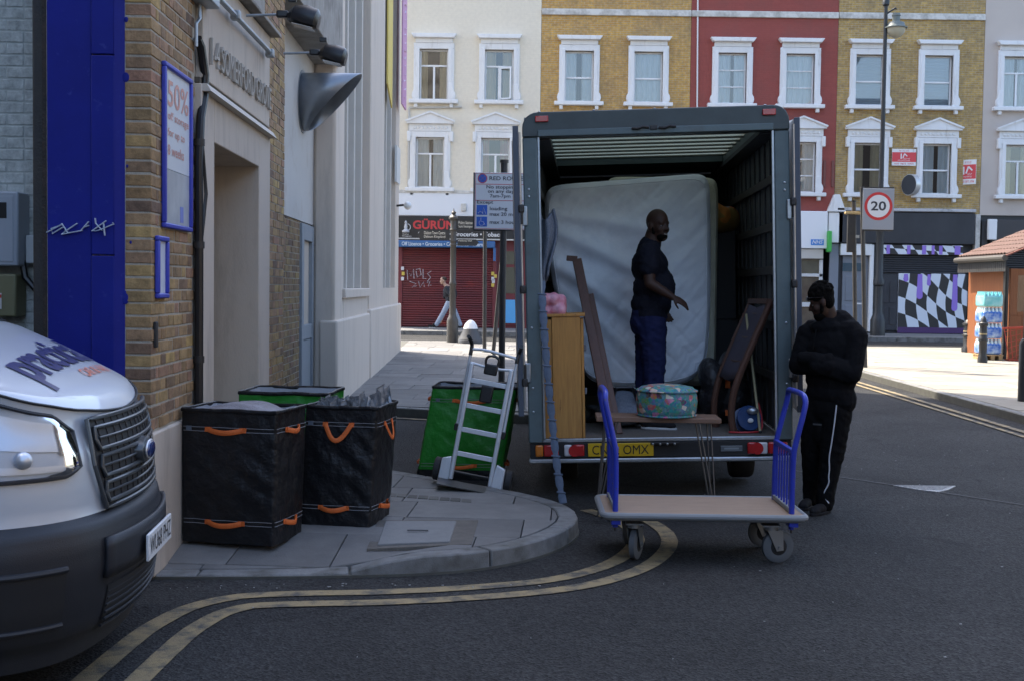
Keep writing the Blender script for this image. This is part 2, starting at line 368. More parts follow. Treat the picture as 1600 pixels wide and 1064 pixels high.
# --- far pavement under the terrace
pf = tag(MB().box(-60, 60, 38.66, 60, -.05, .33).build('pavement', mat('far_flags', (.13,.13,.127), .85, col2=(.16,.157,.153), scale=1.2, bump=.2)), 'far pavement along the terrace of shops', 'pavement', kind='structure')
kerb(pf, [(24,38.5),(-7,38.5)][::-1], lambda x, y: .334, length=1.2)
# --- double yellow lines and the like
front = smoothpath([(-1.86,4.2),(-1.86,5.27),(-1.82,6.29),(-1.60,6.72),(-1.25,6.82),(-.71,6.87),(-.17,7.02),(.29,7.22),(.62,7.6),(.83,8.08),(.92,8.6),(.82,9.15),(.6,9.55)], 2)
ribbon('yellow_line', front, 0, .115, M_yel)
ribbon('yellow_line', front, -.23, .115, M_yel, z=.0065)
rear = [(-2.2,11.95),(-1.23,11.42),(-.8,11.02),(-.2,10.42),(.2,10.05)]
ribbon('yellow_line', smoothpath(rear,2), -.02, .085, M_yel); ribbon('yellow_line', smoothpath(rear,2), -.19, .085, M_yel)
rk = [(6.44,30.5),(6.44,6)]
ribbon('yellow_line', rk, 0, .10, M_yel, z=.012, step=.5); ribbon('yellow_line', rk, -.2, .08, M_yel, z=.012, step=.5)
lk = [(-2.2,16.0),(-1.5,15.82),(.05,15.22)]
ribbon('yellow_line', lk, 0, .08, M_yel, z=.012)
ribbon('road_line', [(8.5,34.3),(24,34.3)], 0, .12, M_white_line, z=.02, step=1); ribbon('road_line', [(-9,34.1),(-1.8,34.1)], 0, .12, M_white_line, z=.02, step=1)
ribbon('tar_seam', smoothpath([(2.6,12.0),(3.4,11.1),(4.2,10.1),(4.9,9.3),(5.6,8.2)],2), 0, .025, mat('tar_seam', (.05,.05,.05), .8))
# inspection cover with pale worn metal rim
mh = thing('manhole_cover', 'pale worn metal inspection cover flush in the asphalt', 'manhole cover', (3.74,10.87,.004))
mb = MB(); mb.prism([(-.27,.08),(-.10,-.16),(.02,-.26),(.16,-.12),(.30,.09)], -.01, .006); mb.build('cover_plate', mat('worn_steel', (.42,.42,.41), .5, .3, col2=(.2,.2,.2), scale=50, bump=.8, bscale=160), mh, bevel=.003)
for i in range(5):
    mb = MB(); y = -.15 + i*.05; w = .10 + .18*(y+.16)/.24; mb.box(-w+.02, w-.01, y, y+.012, .006, .010); mb.build('tread_bar', MATS['worn_steel'], mh)
# litter on the asphalt by the kerb
M_lit = mat('litter_paper', (.35,.35,.34), .8, rand=.3)
lit = MB()
for i in range(130):
    x = random.uniform(-2, 6); y = random.uniform(5.2, 14)
    if i < 30: x = random.uniform(-2, .3); y = 7.06 + .05*(x+1) + random.uniform(-.14, .0)
    a = random.random()*6.28; s = random.uniform(.002,.007); lit.obox((x,y,.008), (s*2, s, .003), (0,0,a))
tag(lit.build('litter', M_lit), 'scattered pale specks of litter and chewing gum on asphalt', 'litter', kind='stuff')
# ------------------------------------------------------------------ corner building with brick wall, blue pier and rendered doorway
def brickmat(name, cols, island=False, rough=.85, bump=.6, dirt=None):
    m = bpy.data.materials.new(name); m.use_nodes = True; n = m.node_tree.nodes; L = m.node_tree.links; b = n['Principled BSDF']; b.inputs['Roughness'].default_value = rough
    src = n.new('ShaderNodeNewGeometry').outputs['Random Per Island'] if island else n.new('ShaderNodeObjectInfo').outputs['Random']
    rp = n.new('ShaderNodeValToRGB'); rp.color_ramp.interpolation = 'LINEAR'
    el = rp.color_ramp.elements; el[0].position = 0; el[0].color = (*cols[0],1); el[1].position = 1; el[1].color = (*cols[-1],1)
    for i, c in enumerate(cols[1:-1]): e = el.new((i+1)/(len(cols)-1)); e.color = (*c,1)
    L.new(src, rp.inputs[0])
    tc = n.new('ShaderNodeTexCoord'); nz = n.new('ShaderNodeTexNoise'); nz.inputs['Scale'].default_value = 14; nz.inputs['Detail'].default_value = 8; nz.inputs['Roughness'].default_value = .7
    ge = n.new('ShaderNodeNewGeometry'); L.new(ge.outputs['Position'], nz.inputs['Vector'])
    mr = n.new('ShaderNodeMapRange'); mr.inputs[1].default_value = .3; mr.inputs[2].default_value = .7; mr.inputs[3].default_value = .55; mr.inputs[4].default_value = 1.35; L.new(nz.outputs[0], mr.inputs[0])
    mx = n.new('ShaderNodeMixRGB'); mx.blend_type = 'MULTIPLY'; mx.inputs[0].default_value = 1; L.new(rp.outputs[0], mx.inputs[1]); L.new(mr.outputs[0], mx.inputs[2])
    L.new(mx.outputs[0], b.inputs['Base Color'])
    nb = n.new('ShaderNodeTexNoise'); nb.inputs['Scale'].default_value = 70; nb.inputs['Detail'].default_value = 6; L.new(ge.outputs['Position'], nb.inputs['Vector'])
    bp = n.new('ShaderNodeBump'); bp.inputs['Strength'].default_value = bump; bp.inputs['Distance'].default_value = .008; L.new(nb.outputs[0], bp.inputs['Height']); L.new(bp.outputs[0], b.inputs['Normal'])
    MATS[name] = m; return m
STOCK = [(.30,.185,.085),(.40,.265,.125),(.26,.165,.10),(.46,.31,.13),(.34,.215,.125),(.50,.345,.13),(.19,.12,.08),(.42,.265,.145),(.36,.20,.13)]
M_brick = brickmat('stock_brick', [(r*.82, g_*.80, b*.80) for r, g_, b in STOCK])
M_brick_j = brickmat('stock_brick_far', [tuple(c*.9 for c in s) for s in STOCK], island=True)
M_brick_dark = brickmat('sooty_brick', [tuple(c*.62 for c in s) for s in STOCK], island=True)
M_wbrick = brickmat('white_painted_brick', [(.42,.45,.43),(.46,.49,.47),(.44,.47,.45)], bump=.3)
M_mortar = mat('lime_mortar', (.44,.40,.33), .95, col2=(.32,.29,.24), scale=20, bump=.5, bscale=120)
M_render = mat('beige_render', (.50,.43,.36), .8, col2=(.54,.47,.395), scale=1.4, bump=.25, bscale=160, dirt=(.27,.23,.19), dscale=5, dlo=.50, dhi=.85, stretch=(1,1,.18))
M_concrete = mat('weathered_concrete', (.36,.34,.31), .85, col2=(.26,.245,.22), scale=3, bump=.3, bscale=60, dirt=(.12,.10,.08), dscale=1.4, dlo=.5, dhi=.72)
M_cream = mat('cream_stucco', (.60,.52,.44), .8, col2=(.64,.56,.475), scale=1.0, bump=.2, bscale=120, dirt=(.36,.31,.26), dscale=4, dlo=.52, dhi=.9, stretch=(1,1,.15))
M_blue = mat('blue_gloss_paint', (.010,.017,.22), .5, spec=.2, col2=(.009,.014,.18), scale=2.5, bump=.12, bscale=18, dirt=(.03,.045,.24), dscale=16, dlo=.60, dhi=.72)
M_bluef = mat('blue_plastic_frame', (.045,.06,.42), .4)
M_black = mat('black_gloss', (.012,.012,.014), .35, bump=.1, bscale=20)
M_blacksteel = mat('black_steel', (.02,.02,.022), .5, col2=(.035,.03,.026), scale=12, bump=.3)
M_galv = mat('galvanised_steel', (.40,.43,.45), .45, .7, col2=(.30,.33,.35), scale=9, bump=.06)
M_grey = mat('grey_paint', (.28,.31,.34), .5, col2=(.25,.28,.31), scale=4)
M_glass = None
def glassmat(name, tint=(.93,.96,.96), alpha=.97, rough=.02, ior=2.1):
    m = bpy.data.materials.new(name); m.use_nodes = True; n = m.node_tree.nodes; L = m.node_tree.links; n.remove(n['Principled BSDF'])
    t = n.new('ShaderNodeBsdfTransparent'); t.inputs[0].default_value = (*[c*alpha for c in tint],1); g_ = n.new('ShaderNodeBsdfGlossy'); g_.inputs['Roughness'].default_value = rough; g_.inputs[0].default_value = (.95,.95,.95,1)
    fr = n.new('ShaderNodeFresnel'); fr.inputs[0].default_value = ior; mx = n.new('ShaderNodeMixShader'); L.new(fr.outputs[0], mx.inputs[0]); L.new(t.outputs[0], mx.inputs[1]); L.new(g_.outputs[0], mx.inputs[2])
    L.new(mx.outputs[0], n['Material Output'].inputs[0]); MATS[name] = m; return m
M_glass = glassmat('window_glass')
YC = 7.08
bb = thing('brick_building', 'yellow stock brick corner building with blue pier and rendered doorway', 'building', (wx(YC), YC, 0), (0,0,math.atan(-WB)))
S = lambda y: y - YC
# mass and cores (mortar lies behind the brick faces)
MB().box(-.60,-.0045, .0045, 1.10, .85, 3.97).build('mortar', M_mortar, bb)
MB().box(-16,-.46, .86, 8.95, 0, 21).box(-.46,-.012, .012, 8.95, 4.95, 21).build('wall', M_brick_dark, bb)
MB().box(-.50, .020, -.012, 1.10, .02, .872).build('plinth', M_render, bb, bevel=.012)
# bricks, one by one
rb = random.Random(3)
proto = {}
for nm, l, d in (('stretcher', .213, .10), ('header', .100, .10), ('cornerlong', .213, .15), ('cornershort', .100, .15), ('closer', .055, .10)):
    m_ = MB().box(-d, 0, 0, l, 0, .0635).mesh('brick', M_brick, True); proto[nm] = m_
def put_brick(nm, s0, z0, parent, x=0.0, mesh=None):
    o = bpy.data.objects.new('brick', mesh or proto[nm]); COL.objects.link(o); o.parent = parent
    o.location = (x + rb.uniform(-.003,.003), s0 + rb.uniform(-.002,.002), z0 + rb.uniform(-.0015,.0015)); o.rotation_euler = (rb.uniform(-.006,.006), 0, rb.uniform(-.01,.01))
    md = o.modifiers.new('bevel', 'BEVEL'); md.width = .0045; md.segments = 2
    return o
for c in range(41):
    z = .885 + c*.075; s = .0
    seq = ['cornerlong'] + ['header','stretcher']*3 if c % 2 else ['cornershort','closer'] + ['stretcher','header']*3
    for nm in seq:
        l = {'stretcher':.225,'header':.112,'cornerlong':.225,'cornershort':.112,'closer':.067}[nm]
        if s + l > 1.09: break
        put_brick(nm, s, z, bb); s += l
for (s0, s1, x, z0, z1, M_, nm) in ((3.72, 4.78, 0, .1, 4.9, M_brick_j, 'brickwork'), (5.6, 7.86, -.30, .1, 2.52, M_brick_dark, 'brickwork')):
    mb = MB(); c = 0; z = z0
    while z < z1:
        s = s0 - (.112 if c % 2 else 0); k = c
        while s < s1:
            l = .225 if k % 2 else .112; a, b = max(s, s0), min(s+l-.012, s1)
            if b - a > .02: j = rb.uniform(-.003,.003); mb.box(x-.08, x+j, a, b, z, min(z+.0635, z1))
            s += l; k += 1
        z += .075; c += 1
    tag(mb.build(nm, M_, bb), kind='stuff')
    MB().box(x-.3, x-.005, s0-.02, s1+(.02 if x < 0 else -.004), z0, z1).build('mortar', M_mortar, bb)
# blue pier, black jamb, white painted brick side wall of the loading bay (all face the street)
MB().box(-.595,-.340, -.010,.5, .05, 4.9).build('pier_panel', M_blue, bb, bevel=.006)
rp_ = MB()
for z0, z1 in ((.05,1.9),(1.906,3.05),(3.056,4.9)): rp_.box(-.338,-.205, -.024,.4, z0, z1)
rp_.build('pier_raised_panel', M_blue, bb, bevel=.006)
MB().prism([(-.205,-.024),(-.152,.004),(-.152,.2),(-.205,.2)], .05, 4.9).build('pier_edge', M_blue, bb)
for z, w, x0 in ((3.50,.03,-.160),(3.26,.02,-.155),(2.93,.035,-.158),(1.66,.05,-.165),(2.42,.012,-.15),(1.98,.012,-.13)):
    MB().ell((x0+.012, -.001, z), (w*.6, .0025, w*.8)).build('paint_dab', M_blue, bb, smooth=True)
tagm = MB()
def stroke(pts, r): tagm.tube([(x, -.026 - (.014 if x > -.338 else 0)*1, z) for x, z in pts], r, 6, flat=.35)
gx = lambda px, py: tuple(at(px, py, YC-.02)[i] - (wx(YC), 0, 0)[i] for i in (0, 2))
for st in ([(75,364),(98,352),(82,358),(84,366),(100,356)],[(98,350),(108,365)],[(122,350),(104,362),(98,367),(130,361)],[(140,347),(128,361),(133,356),(140,353)],[(151,342),(152,350),(162,361)],[(168,346),(146,362),(156,361),(180,351),(178,349)],[(164,350),(166,369)]):
    stroke([gx(*p) for p in st], .011)
tagm.build('graffiti', mat('grey_marker', (.45,.52,.62), .5), bb)
MB().box(-.70,-.598, .05,.7, .05, 4.9).build('steel_jamb', M_blacksteel, bb, bevel=.01)
MB().box(-.632,-.598, .02,.06, .05, 4.9).build('rusted_edge', mat('rust_dark', (.05,.035,.028), .8, col2=(.02,.02,.02), scale=14, bump=.6), bb)
MB().box(-1.9,-.70, .8155,1.3, .05, 4.6).build('bay_wall', mat('paint_mortar', (.44,.47,.45), .9, col2=(.36,.39,.37), scale=8), bb)
wb = [MB().box(0, l, -.06, 0, 0, .066).mesh('brick', M_wbrick, True) for l in (.216, .105)]
for c in range(42):
    z = .80 + c*.075; x = -1.36 + (-.112 if c % 2 else 0)
    while x < -.72:
        l = .225 if (c % 4) else .112; me = wb[0] if l > .2 else wb[1]
        if x + l < -.70:
            o = put_brick('', 0, z, bb, mesh=me); o.location = (x, .8725 + rb.uniform(-.0015,.001), z); 
        x += l
# electricity boxes on the bay wall
eb = thing('electric_cabinet', 'grey steel electric cabinet on the white painted brick', 'electric box', (-3.29, 7.68, 1.84))
MB().box(-.30,.17, 0,.19, 0,.47).build('case', mat('cabinet_grey', (.33,.37,.42), .45), eb, bevel=.012)
MB().box(.02,.10, -.006,0, .30,.40).build('viewing_window', M_black, eb)
MB().box(-.27,.14, -.004,0, .03,.44).build('door', MATS['cabinet_grey'], eb, bevel=.004)
MB().box(.175,.30, .1,.19, .02,.20).build('junction_box', mat('box_white', (.5,.53,.53), .5), eb, bevel=.008)
mtr = thing('meter_box', 'olive plastic meter box with warning label below the cabinet', 'electric box', (-3.26, 7.69, 1.52))
MB().box(-.25,.12, 0,.17, 0,.27).build('case', mat('olive_plastic', (.17,.165,.09), .6), mtr, bevel=.012)
MB().box(-.14,.03, -.004,0, .05,.15).build('warning_label', mat('label_white', (.6,.6,.6), .6), mtr)
MB().box(-.14,.03, -.006,-.003, .12,.14).box(-.14,.02, -.006,-.003, .075,.085).build('label_print', mat('print_red', (.5,.05,.04), .6), mtr)
MB().tube([(.12,.1,.36),(.14,.1,.25),(.2,.1,.18),(.33,.1,.17)], .022, 8).build('cable', M_black, mtr, smooth=True)
# rendered doorway
d = MB(); d.box(-.55,.045, S(8.16),S(8.55), .08,3.08).box(-.55,.045, S(10.28),S(10.80), .08,3.08).box(-.55,.045, S(8.55),S(10.28), 2.73,3.08)
d.build('door_surround', M_render, bb, bevel=.008)
MB().box(-.55,.03, S(8.16),S(10.80), 3.082,3.12).build('drip_groove', mat('groove_dark', (.10,.085,.065), .9), bb)
MB().prism([(0,0),(.06,0),(.03,.05),(0,.05)], 0, 2.62, M=Matrix(((1,0,0,.045),(0,0,1,S(8.17)),(0,1,0,3.03),(0,0,0,1)))).build('weathered_chamfer', mat('pale_render', (.55,.51,.45), .8), bb)
MB().box(-.55,.04, S(8.22),S(10.79), 3.124,3.92).build('name_panel', M_render, bb, bevel=.008)
MB().box(-.55,-.008, S(8.16),S(8.219), 3.124,4.0).box(-.55,-.006, S(8.19),S(10.8), 3.924,5.0).build('panel_edge', M_concrete, bb)
MB().prism([(0,0),(.13,0),(.13,.03),(0,.08)], 0, 2.7, M=Matrix(((1,0,0,-.006),(0,0,1,S(8.2)),(0,1,0,3.93),(0,0,0,1)))).build('drip_ledge', M_concrete, bb, bevel=.006)
MB().box(-.75,-.56, S(8.16),S(10.7), .05,2.75).build('door_back', M_render, bb)
dr = MB().box(-.60,-.53, S(8.62),S(10.2), .12,2.6).build('door', mat('door_dark', (.09,.09,.09), .5, bump=.1), bb, bevel=.006)
for k in (S(8.70), S(9.46)): MB().box(-.53,-.512, k, k+.66, .35,1.3).box(-.53,-.512, k, k+.66, 1.5,2.45).build('panel', MATS['door_dark'], dr, bevel=.01)
MB().tube([(-.51,S(9.36),1.0),(-.47,S(9.36),1.0),(-.47,S(9.36),1.2),(-.51,S(9.36),1.2)], .012, 8).build('handle', M_galv, dr, smooth=True)
MB().box(-.55,.28, S(8.5),S(10.35), .05,.15).build('door_step', M_concrete, bb, bevel=.01)
text('name_letters', '1-4 SOMERFORD GROVE', (.043, S(8.40), 3.245), (0,1,.012), (0,0,1), mat('letter_metal', (.36,.33,.29), .6), bb, height=.185, width=2.36, depth=.02, bold=0)
MB().box(-.01,.10, S(10.85),S(11.4), .1,.42).build('rendered_block', M_render, bb, bevel=.01)
# recessed bay: concrete canopy, white panel, grey door
MB().box(-.9,.06, S(10.85),S(16.2), 4.62,5.6).build('canopy', M_concrete, bb, bevel=.01)
MB().box(-.9,-.29, S(12.6),S(16.05), 2.525,4.618).build('rendered_panel', mat('white_render', (.55,.53,.50), .8, col2=(.5,.48,.45), scale=1.2, bump=.15, dirt=(.42,.36,.3), dscale=2, dlo=.55, dhi=.8), bb)
MB().box(-.9,-.32, S(14.94),S(16.05), .1,2.52).build('door_reveal', M_render, bb)
gd = MB().box(-.36,-.27, S(14.95),S(15.12), .12,2.50).box(-.36,-.27, S(15.86),S(16.0), .12,2.50).box(-.36,-.27, S(15.12),S(15.86), 2.30,2.50).build('door', M_grey, bb, bevel=.006)
MB().box(-.35,-.29, S(15.13),S(15.85), .12,1.05).build('lower_panel', M_grey, gd, bevel=.01)
MB().box(-.345,-.275, S(15.13),S(15.85), 1.06,1.24).build('mid_rail', M_grey, gd, bevel=.006)
MB().box(-.345,-.335, S(15.13),S(15.85), 1.25,2.29).build('pane', mat('frosted_pane', (.40,.45,.50), .25), gd)
MB().cyl((.02,S(11.72),.1),(.02,S(11.72),.6),.03,n=10).build('pipe_stub', M_black, bb, smooth=True)
# black cable run and pipe up the wall
cr = MB(); k = S(8.13)
cr.tube([(.035,k,.15),(.035,k,1.0),(.035,k,2.0),(.035,k-.02,2.55),(.04,k+.02,2.85),(.045,k+.10,3.0),(.045,k+.12,3.15),(.04,k+.02,3.32),(.03,k-.03,3.36)], .03, 10)
cr.tube([(.04,k+.01,2.0),(.045,k+.06,2.15),(.05,k+.12,2.35),(.045,k+.07,2.55),(.04,k+.02,2.75)], .017, 8)
cp = thing('cable_conduit', 'thick black cable bundle running up the brick beside doorway', 'cable', (wx(YC), YC, 0), (0,0,math.atan(-WB)))
cr.build('cable', M_black, cp, smooth=True)
for z in (1.22, 1.98, 2.66): MB().cyl((.035,k,z),(.035,k,z+.045),.038,n=12).build('clip', M_blacksteel, cp, smooth=True)
# door knob plate
MB().box(0,.02, .045,.085, 1.37,1.52).build('switch_plate', M_blacksteel, bb, bevel=.005)
# floodlights on a rail over the name
rail = thing('light_rail', 'galvanised conduit rail with junction box above the name panel', 'rail', (wx(YC), YC, 0), (0,0,math.atan(-WB)))
MB().cyl((.10,S(8.40),3.70),(.10,S(10.55),3.72),.02,n=10).build('rail', M_galv, rail, smooth=True)
MB().box(.0,.13, S(8.02),S(8.32), 3.60,3.85).build('junction_box', M_galv, rail, bevel=.01)
MB().tube([(.03,S(8.15),3.6),(.035,S(8.14),3.5),(.03,S(8.06),3.45),(.03,S(8.06),3.3)], .012, 8).build('cable', M_galv, rail, smooth=True)
for y_ in (9.0, 10.45): MB().obox((.10,S(y_),3.71),(.07,.07,.07),(0,0,0)).build('clamp', M_galv, rail, bevel=.01)
for i, (y_, lab) in enumerate(((9.0, 'black floodlight on a short arm near the junction box'), (10.45, 'black floodlight on a short arm at far rail end'))):
    fl = thing('floodlight', lab, 'floodlight', (wx(YC) + .10, YC + S(y_), 3.71), (0,0,math.atan(-WB)), 'floodlights over the name panel'); fl.scale = (.85,.72,.74)
    MB().cyl((.03,0,0),(.30,0,.015),.014,n=8).build('arm', M_galv, fl, smooth=True)
    MB().obox((.34,0,.02),(.10,.07,.07),(0,0,0)).build('knuckle', M_black, fl, bevel=.015)
    hd = MB(); sec = [(.40,.02,.05,.05),(.44,.03,.12,.10),(.54,.03,.15,.13),(.64,.02,.14,.12),(.67,.0,.09,.09)]
    M3 = Matrix.Rotation(R(14), 3, 'Y'); vs = []; fs = []
    for (x, zc, w, h) in sec:
        for k in range(12):
            t = 2*math.pi*k/12; vs.append(M3 @ Vector((x, w*math.cos(t), max(zc + h*math.sin(t), -.055))) + Vector((0,0,.09)))
    for a in range(4):
        for k in range(12): fs.append((a*12+k, a*12+(k+1)%12, (a+1)*12+(k+1)%12, (a+1)*12+k))
    fs += [tuple(range(11,-1,-1)), tuple(48+k for k in range(12))]; hd.add(vs, fs); h_ = hd.build('housing', M_black, fl, smooth=True)
    MB().add([M3 @ Vector(p) + Vector((0,0,.09)) for p in [(.46,-.10,-.058),(.64,-.10,-.058),(.64,.10,-.058),(.46,.10,-.058),(.46,-.10,-.064),(.64,-.10,-.064),(.64,.10,-.064),(.46,.10,-.064)]], [(3,2,1,0),(4,5,6,7),(0,1,5,4),(1,2,6,5),(2,3,7,6),(3,0,4,7)]).build('lens', mat('lamp_lens', (.4,.4,.38), .2), h_)
    MB().box(.39,.46,-.02,.02,.14,.19).build('bracket', M_black, fl, bevel=.006)
# wall posters in blue frames
def poster(name, lab, y0, y1, z0, z1):
    t = thing(name, lab, 'poster frame', (wx(y0), y0, z0), (0,0,math.atan(-WB))); w = y1-y0; h = z1-z0; fr = MB(); r = .03
    fr.box(0,.03, 0,w, 0,r).box(0,.03, 0,w, h-r,h).box(0,.03, 0,r, r,h-r).box(0,.03, w-r,w, r,h-r); fr.build('frame', M_bluef, t, bevel=.008); return t, w, h
M_paper = mat('poster_paper', (.62,.66,.70), .35); M_print = mat('poster_red', (.60,.31,.26), .5)
pf_, w, h = poster('poster_frame', 'tall blue framed poster with faded red storage offer', 7.30, 7.99, 2.08, 3.07)
MB().box(.002,.010, .02,w-.02, .36,h-.02).build('sheet', M_paper, pf_); MB().box(.002,.010, .02,w-.02, .02,.357).build('photo', mat('poster_grey', (.30,.33,.36), .3, col2=(.5,.53,.55), scale=3), pf_)
for s_, z, hh, ww in (('50%', .74, .16, .52), ('off storage', .645, .065, .52), ('for up to', .545, .065, .42), ('8 weeks', .445, .065, .40)):
    text('print', s_, (.0125, .11, z), (0,1,0), (0,0,1), M_print, pf_, height=hh, width=ww, bold=.01)
MB().box(.010,.012, .42,.50, .05,.15).build('print', mat('print_blue', (.2,.25,.6), .4), pf_)
p2, w, h = poster('poster_frame', 'narrow blue framed notice with blank pale sheet', 7.15, 7.39, 1.655, 2.025)
MB().box(.002,.010, .02,w-.02, .02,h-.02).build('sheet', mat('notice_paper', (.60,.64,.72), .35), p2)
# ventilation cowl
cw = thing('vent_cowl', 'big grey metal cowl with slanted mouth sticking from wall', 'vent', (-2.62, 15.0, 3.98))
mb = MB(); n = 36; vs = []
for (f, rad) in ((0, .345), (1, .345)):
    for k in range(n):
        t = 2*math.pi*k/n; z = rad*math.cos(t); y = rad*math.sin(t)
        x = 0 if f == 0 else .10 + (.64)*((z+.345)/.69); vs.append((x, y, z))
mb.add(vs, [(k, (k+1)%n, n+(k+1)%n, n+k) for k in range(n)])
mb.build('tube', mat('cowl_metal', (.30,.33,.36), .38, .6, col2=(.24,.26,.29), scale=3), cw, smooth=True, solid=.012)
MB().lathe([(.345,0),(.38,0),(.38,.03),(.345,.03)], 36, axis=Matrix.Rotation(R(90),4,'Y')).build('flange', MATS['cowl_metal'], cw, smooth=True)

# ------------------------------------------------------------------ stucco building with tall fins
sb = thing('stucco_building', 'tall cream stucco building with vertical fins above plinth', 'building', (wx(YC), YC, 0), (0,0,math.atan(-WB)))
E0, E1 = S(16.03), S(28.4)
MB().box(-16,-.30, E0, E1, 0, 23).build('wall', M_concrete, sb)
MB().box(-.30,-.23, E0+.7, E1-.3, 4.3, 23).build('fluted_panel', mat('raw_concrete', (.30,.29,.275), .85, col2=(.24,.235,.22), scale=2, dirt=(.16,.15,.13), dscale=1.2, dlo=.55, dhi=.8), sb)
MB().box(-.30,-.235, E0+.7, E1-.3, 1.7, 4.298).build('fluted_panel', mat('painted_panel', (.34,.31,.275), .8, col2=(.37,.34,.30), scale=2), sb)
MB().box(-.30, 0, E0, S(17.07), .1, 23).build('pier', M_cream, sb, bevel=.05)
MB().box(-.30, .02, S(20.77), S(23.75), .1, 23).build('pier', M_cream, sb, bevel=.015)
MB().box(-.30, 0, S(27.3), E1, .1, 23).build('pier', M_cream, sb, bevel=.015)
for y_ in (17.55, 18.55, 19.65, 24.75, 26.05): MB().box(-.30,-.02, S(y_), S(y_)+.14, 1.7, 23).build('fin', mat('pale_fin', (.60,.57,.52), .75, col2=(.55,.52,.47), scale=3), sb, bevel=.01)
MB().box(-.29, -.003, S(17.072), S(20.768), .1, 1.6).build('lower_wall', M_cream, sb); MB().box(-.29,-.003, S(23.752), S(27.298), .1, 1.7).build('lower_wall', M_cream, sb)
MB().box(-.28, .05, S(16.9), S(20.66), 1.56, 1.70).build('sill', M_cream, sb, bevel=.015)
MB().box(-.2, .045, E0-.04, S(20.7), .1, 1.28).box(-.2,.07, S(20.702), E1+.05, .1, 1.34).build('plinth', M_cream, sb, bevel=.03)
MB().cyl((-.2,S(19.7),4.6),(-.2,S(19.7),8),.04,n=10).build('downpipe', M_cream, sb, smooth=True)
bn = thing('banner', 'yellow vertical banner on the finned wall', 'banner', (wx(24.0)+.03, 24.0, 5.35))
MB().box(0,.03, 0,.9, .35,4).add([(0,0,.35),(.03,0,.35),(.03,.9,.35),(0,.9,.35),(0,.9,0),(.03,.9,0)],[(0,1,2,3),(0,3,4),(1,5,2),(0,4,5,1),(3,2,5,4)]).build('cloth', mat('banner_yellow', (.75,.58,.16), .7), bn)
bn2 = thing('banner', 'pink and white lettered banner near the building end', 'banner', (wx(27.0)+.12, 27.0, 5.75))
MB().box(0,.03, 0,1.0, 0,4).build('cloth', mat('banner_pink', (.62,.33,.50), .7), bn2)
bm_ = MB()
for k in range(16): bm_.bar((.032, .3+.1*(k%2), .2+k*.17), (.032, .72-.12*(k%3), .26+k*.17), .004, .05, (1,0,0))
bm_.build('print', mat('banner_print', (.75,.70,.74), .7), bn2)
cm = thing('wall_camera', 'small white security camera on the stucco corner', 'camera', (wx(27.6), 27.6, 3.55))
MB().tube([(0,0,0),(.15,0,.02),(.22,-.05,0)], .025, 8).build('arm', M_black, cm, smooth=True); MB().ell((.26,-.08,.0),(.09,.12,.09)).build('body', mat('camera_white', (.7,.7,.68), .4), cm, smooth=True)
MB().box(0,.05,-.5,.3,.5,1.3).build('notice', MATS['camera_white'], cm)
# ------------------------------------------------------------------ terrace of shops across the main road
FY = 42.0
def fbrick(name, c1, c2, mortar, dirt, paint=False):
    m = bpy.data.materials.new(name); m.use_nodes = True; n = m.node_tree.nodes; L = m.node_tree.links; b = n['Principled BSDF']; b.inputs['Roughness'].default_value = .85
    tc = n.new('ShaderNodeTexCoord'); sp = n.new('ShaderNodeSeparateXYZ'); cb = n.new('ShaderNodeCombineXYZ'); L.new(tc.outputs['Object'], sp.inputs[0])
    L.new(sp.outputs[0], cb.inputs[0]); L.new(sp.outputs[2], cb.inputs[1])
    br = n.new('ShaderNodeTexBrick'); br.inputs['Scale'].default_value = 1; br.inputs['Brick Width'].default_value = .225; br.inputs['Row Height'].default_value = .075
    br.inputs['Mortar Size'].default_value = .009; br.inputs['Bias'].default_value = 0; br.inputs['Color1'].default_value = (*c1,1); br.inputs['Color2'].default_value = (*c2,1); br.inputs['Mortar'].default_value = (*mortar,1)
    L.new(cb.outputs[0], br.inputs['Vector'])
    nz = n.new('ShaderNodeTexNoise'); nz.inputs['Scale'].default_value = .7; nz.inputs['Detail'].default_value = 9; nz.inputs['Roughness'].default_value = .7; L.new(tc.outputs['Object'], nz.inputs['Vector'])
    mr = n.new('ShaderNodeMapRange'); mr.inputs[1].default_value = .46; mr.inputs[2].default_value = .72; L.new(nz.outputs[0], mr.inputs[0])
    mx = n.new('ShaderNodeMixRGB'); L.new(mr.outputs[0], mx.inputs[0]); L.new(br.outputs[0], mx.inputs[1]); mx.inputs[2].default_value = (*dirt,1)
    n2 = n.new('ShaderNodeTexNoise'); n2.inputs['Scale'].default_value = 9; n2.inputs['Detail'].default_value = 4; L.new(tc.outputs['Object'], n2.inputs['Vector'])
    m2 = n.new('ShaderNodeMapRange'); m2.inputs[1].default_value = .3; m2.inputs[2].default_value = .7; m2.inputs[3].default_value = .96 if paint else .8; m2.inputs[4].default_value = 1.04 if paint else 1.2; L.new(n2.outputs[0], m2.inputs[0])
    mm = n.new('ShaderNodeMixRGB'); mm.blend_type = 'MULTIPLY'; mm.inputs[0].default_value = 1; L.new(mx.outputs[0], mm.inputs[1]); L.new(m2.outputs[0], mm.inputs[2]); L.new(mm.outputs[0], b.inputs['Base Color'])
    bp = n.new('ShaderNodeBump'); bp.inputs['Strength'].default_value = .25 if paint else .5; bp.inputs['Distance'].default_value = .01; bp.invert = True; L.new(br.outputs['Fac'], bp.inputs['Height']); L.new(bp.outputs[0], b.inputs['Normal'])
    MATS[name] = m; return m
F_yel = fbrick('yellow_terrace_brick', (.56,.33,.085), (.46,.255,.075), (.44,.35,.21), (.28,.20,.11))
F_ylb = fbrick('ochre_terrace_brick', (.50,.325,.10), (.34,.215,.08), (.40,.33,.21), (.22,.17,.10))
